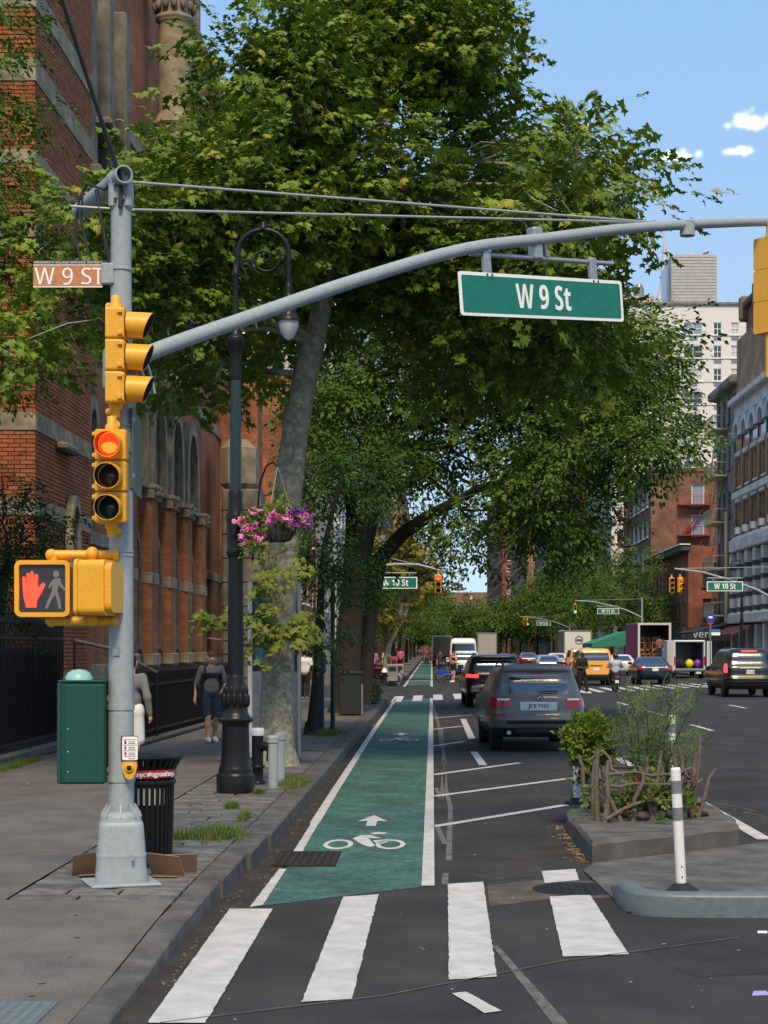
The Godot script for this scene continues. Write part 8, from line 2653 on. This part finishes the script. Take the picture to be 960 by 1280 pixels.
# palm and five bent fingers hanging from the wrist
func hand_bones(w: Vector3, dir: Vector3, side: float) -> Array:
	var fwd := Vector3(0, 0, 1)
	var d := dir.normalized()
	fwd = (fwd - d * fwd.dot(d)).normalized()
	var inn := d.cross(fwd) * side
	var out := [[w, w + d * 0.075, 0.026, 0.03]]
	var palm := w + d * 0.075
	for i in 4:
		var a := palm + fwd * (0.03 - 0.02 * i) + d * 0.01
		var l: float = [0.036, 0.04, 0.037, 0.03][i]
		var m := a + (d + inn * 0.25).normalized() * l
		var e := m + (d * 0.7 + inn * 0.8).normalized() * l * 0.8
		out.append([a, m, 0.0095, 0.009])
		out.append([m, e, 0.009, 0.0078])
	var t0 := w + d * 0.03 + fwd * 0.026
	out.append([t0, t0 + (d + fwd * 0.7).normalized() * 0.035, 0.012, 0.0105])
	out.append([t0 + (d + fwd * 0.7).normalized() * 0.035, t0 + (d + fwd * 0.4 + inn * 0.3).normalized() * 0.065, 0.0105, 0.009])
	return out

# wear: [part name, list of bone groups, growth, material]
func person(label: String, at: Vector3, turn: float, size: float, pose: Dictionary, wear: Array, skin: Material, hair: Material, long_hair: bool, cell: float, group := "", w := 1.0) -> Node3D:
	var t := thing("person", label, "person", at, turn, group)
	t.scale = Vector3.ONE * size
	var j := skeleton(pose)
	var b := bones_of(j, w)
	var all := []
	for k in b:
		if k != "upper":
			all.append_array(b[k])
	var body := skin_mesh(all, cell)
	if cell < 0.03:
		for s in [["wl", "el", 1.0], ["wr", "er", -1.0]]:
			var hm := skin_mesh(hand_bones(j[s[0]], j[s[0]] - j[s[1]], s[2]), 0.006, 0.006)
			body.v.append_array(hm.v)
			body.n.append_array(hm.n)
		var hm2 := skin_mesh(b.head + b.neck, 0.009, 0.02)
		body.v.append_array(hm2.v)
		body.n.append_array(hm2.n)
	else:
		for s in [["wl", "el"], ["wr", "er"]]:
			var d: Vector3 = (j[s[0]] - j[s[1]]).normalized()
			var hm := skin_mesh([[j[s[0]], j[s[0]] + d * 0.09, 0.03, 0.038], [j[s[0]] + d * 0.09, j[s[0]] + d * 0.16, 0.035, 0.022]], 0.03)
			body.v.append_array(hm.v)
			body.n.append_array(hm.n)
	part("body", body, skin, t)
	for q in wear:
		var bb := []
		for g in q[1]:
			if g is String:
				bb.append_array(b[g])
			else:
				bb.append(g)
		part(q[0], skin_mesh(grown(bb, q[2]), cell, 0.035), q[3], t)
	var h: Vector3 = j.head
	var hb := [[h + Vector3(0, 0.045, -0.025), h + Vector3(0, 0.05, 0.02), 0.085, 0.078], [h + Vector3(0, 0.0, -0.035), h + Vector3(0, 0.05, -0.03), 0.08, 0.085]]
	if long_hair:
		hb.append([h + Vector3(0, 0.0, -0.05), h + Vector3(0.0, -0.2, -0.08), 0.08, 0.05])
	part("hair", skin_mesh(hb, minf(cell, 0.014), 0.02), hair, t)
	if cell < 0.03:
		for s in [-1.0, 1.0]:
			part("eye", mb().ball(h + Vector3(s * 0.032, 0.0, 0.083), Vector3(0.011, 0.007, 0.008), 8, 6), K.hair_black, t)
			part("eyebrow", mb().ball(h + Vector3(s * 0.034, 0.022, 0.084), Vector3(0.02, 0.005, 0.008), 8, 4), hair, t)
		part("mouth", mb().ball(h + Vector3(0, -0.058, 0.082), Vector3(0.022, 0.005, 0.008), 8, 4), mat(Color(0.3, 0.1, 0.08), 0.6), t)
	return t

func people() -> void:
	var walk := {"al": Vector3(0.09, 0.08, 0.22), "kl": Vector3(0.1, 0.5, 0.16), "tl": Vector3(0.1, 0.06, 0.38), "ar": Vector3(-0.09, 0.1, -0.26), "kr": Vector3(-0.1, 0.5, 0.03), "tr": Vector3(-0.1, 0.035, -0.11), "wr": Vector3(-0.27, 0.88, 0.17), "wl": Vector3(0.26, 0.93, -0.1), "el": Vector3(0.26, 1.14, -0.1)}
	# man in grey tee
	var m := person("man in grey striped tee and navy shorts walking down the pavement", Vector3(-4.128, 0.150, -32.908), 0.35, 0.97, {"ar": Vector3(-0.1, 0.08, 0.16), "kr": Vector3(-0.1, 0.5, 0.14), "tr": Vector3(-0.12, 0.05, 0.33), "al": Vector3(0.09, 0.085, -0.16), "kl": Vector3(0.1, 0.5, 0.06), "tl": Vector3(0.1, 0.035, -0.01), "wl": Vector3(0.16, 1.0, 0.24), "el": Vector3(0.29, 1.12, 0.02), "wr": Vector3(-0.33, 0.87, 0.06), "er": Vector3(-0.28, 1.13, -0.04)}, [
		["shirt", ["upper", "arm_upper_l", "arm_upper_r"], 0.014, K.cloth_grey],
		["shorts", [[Vector3(0.06, 0.95, 0), Vector3(-0.06, 0.95, 0), 0.105, 0.105], [Vector3(0.09, 0.9, 0), Vector3(0.11, 0.53, 0.06), 0.085, 0.072], [Vector3(-0.09, 0.9, 0), Vector3(-0.11, 0.53, 0.12), 0.085, 0.072]], 0.008, K.cloth_navy],
		["shoe", ["foot_l"], 0.012, K.cloth_white], ["shoe", ["foot_r"], 0.012, K.cloth_white]], K.skin, K.hair_brown, false, 0.02, "", 0.87)
	# chest stripe: the shirt's own surface between two heights, a hair outside it
	var cut := mb()
	var arr := ((m.get_node("shirt") as MeshInstance3D).mesh as ArrayMesh).surface_get_arrays(0)
	var sv: PackedVector3Array = arr[Mesh.ARRAY_VERTEX]
	var sn: PackedVector3Array = arr[Mesh.ARRAY_NORMAL]
	for i in range(0, sv.size(), 3):
		var mid := (sv[i] + sv[i + 1] + sv[i + 2]) / 3.0
		if mid.y > 1.235 and mid.y < 1.345 and absf(mid.x) < 0.2:
			for k in 3:
				cut.v.append(sv[i + k] + sn[i + k] * 0.004)
				cut.n.append(sn[i + k])
	part("shirt_stripe", cut, K.cloth_black, m)
	part("bag_strap", mb().tube([Vector3(-0.13, 1.46, -0.06), Vector3(-0.13, 1.47, 0.06), Vector3(-0.15, 1.36, 0.135), Vector3(-0.2, 1.18, 0.06), Vector3(-0.2, 1.0, -0.1)], [0.02], 6), K.cloth_black, m)
	part("shoulder_bag", mb().bevel(Vector3(-0.25, 0.98, -0.06), Vector3(0.12, 0.3, 0.26), 0.03), K.cloth_black, m)
	# man behind the pole
	person("man in grey long sleeved shirt and white shorts behind the litter bin", Vector3(-4.273, 0.15, -25.0), PI - 0.25, 0.95, walk.merged({"wr": Vector3(-0.29, 0.88, 0.02), "er": Vector3(-0.28, 1.13, -0.05), "wl": Vector3(0.27, 0.9, 0.05)}, true), [
		["shirt", ["upper", "arm_upper_l", "arm_upper_r", "arm_lower_l", "arm_lower_r"], 0.014, K.cloth_slate],
		["shorts", [[Vector3(0.08, 0.93, 0), Vector3(-0.08, 0.93, 0), 0.115, 0.115], [Vector3(0.09, 0.88, 0), Vector3(0.1, 0.5, 0.13), 0.1, 0.09], [Vector3(-0.09, 0.88, 0), Vector3(-0.1, 0.5, 0.03), 0.1, 0.09]], 0.01, K.cloth_white],
		["shoe", ["foot_l"], 0.012, K.cloth_white], ["shoe", ["foot_r"], 0.012, K.cloth_white]], K.skin, K.hair_black, false, 0.02, "", 0.9)
	# man in black, hands together
	var b := person("man in black clothes and teal cap standing in the roadway", Vector3(6.117, 0.000, -71.966), 0.5, 1.0, {"wl": Vector3(0.06, 1.08, 0.24), "wr": Vector3(-0.06, 1.08, 0.24), "el": Vector3(0.27, 1.12, 0.02), "er": Vector3(-0.27, 1.12, 0.02), "al": Vector3(0.16, 0.09, 0.22), "kl": Vector3(0.13, 0.5, 0.12), "tl": Vector3(0.18, 0.07, 0.38), "ar": Vector3(-0.1, 0.08, -0.06)}, [
		["shirt", ["upper", "arm_upper_l", "arm_upper_r"], 0.02, K.cloth_black],
		["trousers", ["thigh_l", "thigh_r", "calf_l", "calf_r"], 0.02, K.cloth_black],
		["shoe", ["foot_l"], 0.014, K.cloth_white], ["shoe", ["foot_r"], 0.014, K.cloth_black]], K.skin_dark, K.hair_black, false, 0.032)
	part("cap", mb().lathe([[0.1, 1.66], [0.1, 1.7], [0.07, 1.75], [0.0, 1.77]], 14, Vector3(0, 0, 0.01)).bevel(Vector3(0, 1.67, 0.12), Vector3(0.14, 0.015, 0.1), 0.005), mat(Color(0.02, 0.3, 0.22), 0.8), b)
	# woman with the bike
	person("woman in black shorts holding a phone beside the blue bicycle", Vector3(1.184, 0.000, -96.500), -0.6, 0.97, {"wl": Vector3(0.08, 1.25, 0.28), "el": Vector3(0.22, 1.12, 0.06), "wr": Vector3(-0.05, 1.22, 0.28), "er": Vector3(-0.22, 1.12, 0.06), "al": Vector3(0.11, 0.08, 0.15), "kl": Vector3(0.1, 0.5, 0.1), "tl": Vector3(0.12, 0.04, 0.32)}, [
		["top", [[Vector3(0.06, 1.32, 0), Vector3(-0.06, 1.32, 0), 0.115, 0.115]], 0.012, K.cloth_black],
		["shorts", [[Vector3(0.08, 0.95, 0), Vector3(-0.08, 0.95, 0), 0.115, 0.115], [Vector3(0.09, 0.9, 0), Vector3(0.1, 0.72, 0.03), 0.095, 0.09], [Vector3(-0.09, 0.9, 0), Vector3(-0.1, 0.72, 0), 0.095, 0.09]], 0.012, K.cloth_black],
		["shoe", ["foot_l"], 0.012, K.cloth_white], ["shoe", ["foot_r"], 0.012, K.cloth_white]], K.skin, K.hair_brown, true, 0.034, "", 0.9)
	# scooter rider
	var r := person("scooter rider in pale blue shirt and dark helmet", Vector3(7.95, -0.12, -76.3), PI, 1.0, {"kl": Vector3(0.2, 0.85, 0.42), "kr": Vector3(-0.2, 0.85, 0.42), "al": Vector3(0.2, 0.5, 0.35), "ar": Vector3(-0.2, 0.5, 0.35), "tl": Vector3(0.2, 0.48, 0.52), "tr": Vector3(-0.2, 0.48, 0.52), "wl": Vector3(0.3, 1.2, 0.45), "wr": Vector3(-0.3, 1.2, 0.45), "el": Vector3(0.32, 1.2, 0.18), "er": Vector3(-0.32, 1.2, 0.18), "hl": Vector3(0.1, 0.98, -0.02), "hr": Vector3(-0.1, 0.98, -0.02)}, [
		["shirt", ["upper", "arm_upper_l", "arm_upper_r"], 0.025, mat(Color(0.4, 0.45, 0.55), 0.9)],
		["trousers", ["thigh_l", "thigh_r", "calf_l", "calf_r"], 0.02, K.cloth_navy], ["shoe", ["foot_l"], 0.014, K.cloth_black], ["shoe", ["foot_r"], 0.014, K.cloth_black]], K.skin, K.hair_black, false, 0.036)
	part("helmet", mb().ball(Vector3(0, 1.67, 0.0), Vector3(0.13, 0.13, 0.15), 14, 10), mat(Color(0.06, 0.012, 0.015), 0.2), r)
	# mover in the truck
	person("mover standing among the furniture in the moving truck", Vector3(16.75, 1.0, -129.6), PI, 1.0, {}, [["shirt", ["upper", "arm_upper_l", "arm_upper_r"], 0.02, mat(Color(0.22, 0.12, 0.12), 0.9)], ["trousers", ["thigh_l", "thigh_r", "calf_l", "calf_r"], 0.02, K.cloth_navy]], K.skin, K.hair_black, false, 0.04)
	# passers-by on the left pavement
	var proto := person("passer-by in white top and black trousers under the forked tree", Vector3(-4.336, 0.15, -60.0), PI, 0.97, walk, [["shirt", ["upper", "arm_upper_l", "arm_upper_r"], 0.022, K.cloth_white], ["trousers", ["thigh_l", "thigh_r", "calf_l", "calf_r"], 0.02, K.cloth_black]], K.skin, K.hair_black, false, 0.038)
	var shirts := [mat(Color(0.02, 0.04, 0.1), 0.9), mat(Color(0.3, 0.12, 0.2), 0.9), mat(Color(0.03, 0.03, 0.035), 0.9), mat(Color(0.35, 0.33, 0.3), 0.9), mat(Color(0.3, 0.03, 0.04), 0.9), mat(Color(0.45, 0.1, 0.2), 0.9)]
	var spots := [[-3.6, 88.0, 0, "dark blue"], [-3.2, 96.0, 1, "dusky pink"], [-3.9, 104.0, 2, "black"], [-2.9, 112.0, 3, "beige"], [-0.6, 190.0, 4, "red"], [-2.4, 135.0, 5, "pink"], [0.2, 200.0, 2, "black"], [-3.0, 150.0, 0, "dark blue"], [0.55, 118.0, 2, "black"]]
	for i in spots.size():
		var q: Array = spots[i]
		var p: Node3D = proto.duplicate()
		p.name = numbered("person")
		add_child(p)
		p.position = Vector3(q[0], 0.0 if q[0] > -1.5 else 0.15, -q[1])
		p.rotation.y = PI if i % 2 else 0.3
		tag(p, "distant walker in a %s top %s" % [q[3], ["near the hydrant", "behind the litter bin", "by the far trees", "beside the newspaper boxes", "crossing the far bike lane", "before the far shops", "at the far end of the bike lane", "far down the left pavement", "beside the parked white van"][i]], "person")
		(p.get_node("shirt") as MeshInstance3D).material_override = shirts[q[2]]

# ---------------------------------------------------------------- grass and litter
func litter() -> void:
	var rng := RandomNumberGenerator.new()
	rng.seed = 23
	var blade := mb()
	for i in 7:
		var a := TAU * i / 7
		var lean := Vector3(cos(a), 0, sin(a)) * 0.05
		var w := Vector3(-sin(a), 0, cos(a)) * 0.004
		blade.tri(lean * 0.2 - w, lean * 0.2 + w, lean * 0.55 + Vector3(0, 0.055, 0))
		blade.tri(lean * 0.45 - w * 0.8 + Vector3(0, 0.035, 0), lean * 0.45 + w * 0.8 + Vector3(0, 0.035, 0), lean * 1.15 + Vector3(0, 0.085, 0))
	var tuft := blade.mesh()
	# [centre x, centre z, spread x, spread z, count, dry share]
	for g in [[-2.02, -16.55, 0.22, 0.42, 520, 0.4, "long grass tuft sprouting at the kerb behind the litter bin"], [-2.35, -16.3, 0.14, 0.12, 70, 0.6, "short dry grass beside the litter bin"], [-2.2, -19.4, 0.07, 0.1, 70, 0.15, "bright green grass tuft between the flagstones"], [-1.93, -18.2, 0.05, 0.3, 70, 0.5, "line of weeds along the kerb joint"], [-1.78, -22.9, 0.16, 0.8, 320, 0.5, "grass patch behind the grey pipe bollards"], [-2.1, -21.4, 0.07, 0.1, 40, 0.2, "small weed at the lamp post foot"], [-2.1, -36.0, 0.35, 1.1, 420, 0.5, "rough grass round the young tree"], [-6.2, -26.0, 0.12, 2.2, 260, 0.1, "weeds along the garden fence kerb"], [-1.9, -66.0, 0.3, 1.5, 60, 0.5, ""]]:
		if g[6] == "":
			continue
		var w := []
		var c := []
		for i in g[4]:
			var x: float = g[0] + rng.randfn(0, 0.45) * g[2]
			var z: float = g[1] + rng.randfn(0, 0.45) * g[3]
			w.append(Transform3D(Basis(Vector3.UP, rng.randf() * TAU).scaled(Vector3(1, rng.randf_range(0.5, 1.3), 1) * rng.randf_range(0.7, 1.2)), Vector3(x, 0.147, z)))
			c.append((Color(0.22, 0.19, 0.07) if rng.randf() < g[5] else Color(0.09, 0.17, 0.03)).lerp(Color(0.14, 0.2, 0.04), rng.randf() * 0.6))
		var o := scatter(numbered("grass"), tuft, K.leaf, w, c, self)
		tag(o, g[6], "grass")
	# fallen leaves and grit in the gutter
	var lf := mb()
	lf.tri(Vector3(-0.012, 0, 0), Vector3(0, 0.004, 0.025), Vector3(0.012, 0.003, 0))
	lf.tri(Vector3(-0.012, 0, 0), Vector3(0.012, 0.003, 0), Vector3(0, 0.002, -0.018))
	var w := []
	var c := []
	for i in 700:
		var d := rng.randf_range(9.5, 60.0)
		var x := -1.5 + absf(rng.randfn(0, 0.09)) - (0.06 if d < 14 else 0.0)
		w.append(Transform3D(Basis(Vector3.UP, rng.randf() * TAU).scaled(Vector3.ONE * rng.randf_range(0.3, 0.95)), Vector3(x, 0.006, -d)))
		c.append(Color(0.16, 0.11, 0.06).lerp(Color(0.36, 0.28, 0.15), rng.randf()))
	for i in 300:
		var d := rng.randf_range(15.7, 19.0)
		w.append(Transform3D(Basis(Vector3.UP, rng.randf() * TAU).scaled(Vector3.ONE * rng.randf_range(0.5, 1.3)), Vector3(1.4 - absf(rng.randfn(0, 0.06)), 0.008, -d)))
		c.append(Color(0.16, 0.1, 0.05).lerp(Color(0.35, 0.24, 0.1), rng.randf()))
	for i in 260:
		w.append(Transform3D(Basis(Vector3.UP, rng.randf() * TAU).scaled(Vector3.ONE * rng.randf_range(0.4, 1.2)), Vector3(rng.randf_range(-6.0, -1.9), 0.156, -rng.randf_range(12.5, 45.0))))
		c.append(Color(0.2, 0.14, 0.07).lerp(Color(0.4, 0.33, 0.18), rng.randf()))
	for i in 120:
		w.append(Transform3D(Basis(Vector3.UP, rng.randf() * TAU).scaled(Vector3.ONE * rng.randf_range(0.3, 0.8)), Vector3(rng.randf_range(-1.3, 4.0), 0.009, -rng.randf_range(9.0, 24.0))))
		c.append(Color(0.3, 0.29, 0.27).lerp(Color(0.5, 0.48, 0.45), rng.randf()))
	# trodden gum and stains on the pavement
	var gum := mb()
	for i in 170:
		var p := Vector2(rng.randf_range(-6.2, -1.95), -rng.randf_range(8.6, 30.0))
		if p.x > -3.05 and p.y < -12.4:
			continue
		var q := PackedVector2Array()
		var r := rng.randf_range(0.01, 0.03)
		for k in 8:
			var a := TAU * k / 8
			q.append(p + Vector2(cos(a), sin(a)) * r * rng.randf_range(0.7, 1.2))
		gum.flat(q, kerb_top(-p.y) + 0.002)
	stuff(structure("pavement_stains", gum, K.joint))
	var o := scatter("fallen_leaves", lf.mesh(), K.tint, w, c, self)
	tag(o, "dry fallen leaves strewn along the kerb and pavement", "leaf litter")
	single("paper_scrap", mb().prism(PackedVector2Array([Vector2(-0.05, -0.03), Vector2(0.05, -0.02), Vector2(0.04, 0.03), Vector2(-0.03, 0.025)]), 0.004, Vector3(1.823, 0.000, -9.783) + Vector3(0, 0.004, 0), Basis(Vector3.RIGHT, -1.3)), mat(Color(0.3, 0.28, 0.55), 0.7), "small violet paper scrap lying on the asphalt", "litter")
	single("paper_scrap", mb().prism(PackedVector2Array([Vector2(-0.035, -0.02), Vector2(0.03, -0.02), Vector2(0.035, 0.02), Vector2(-0.03, 0.02)]), 0.003, Vector3(2.233, 0.000, -11.894) + Vector3(0, 0.004, 0), Basis(Vector3.RIGHT, -1.4)), K.sign_white, "small white paper scrap near the blue kerb", "litter")
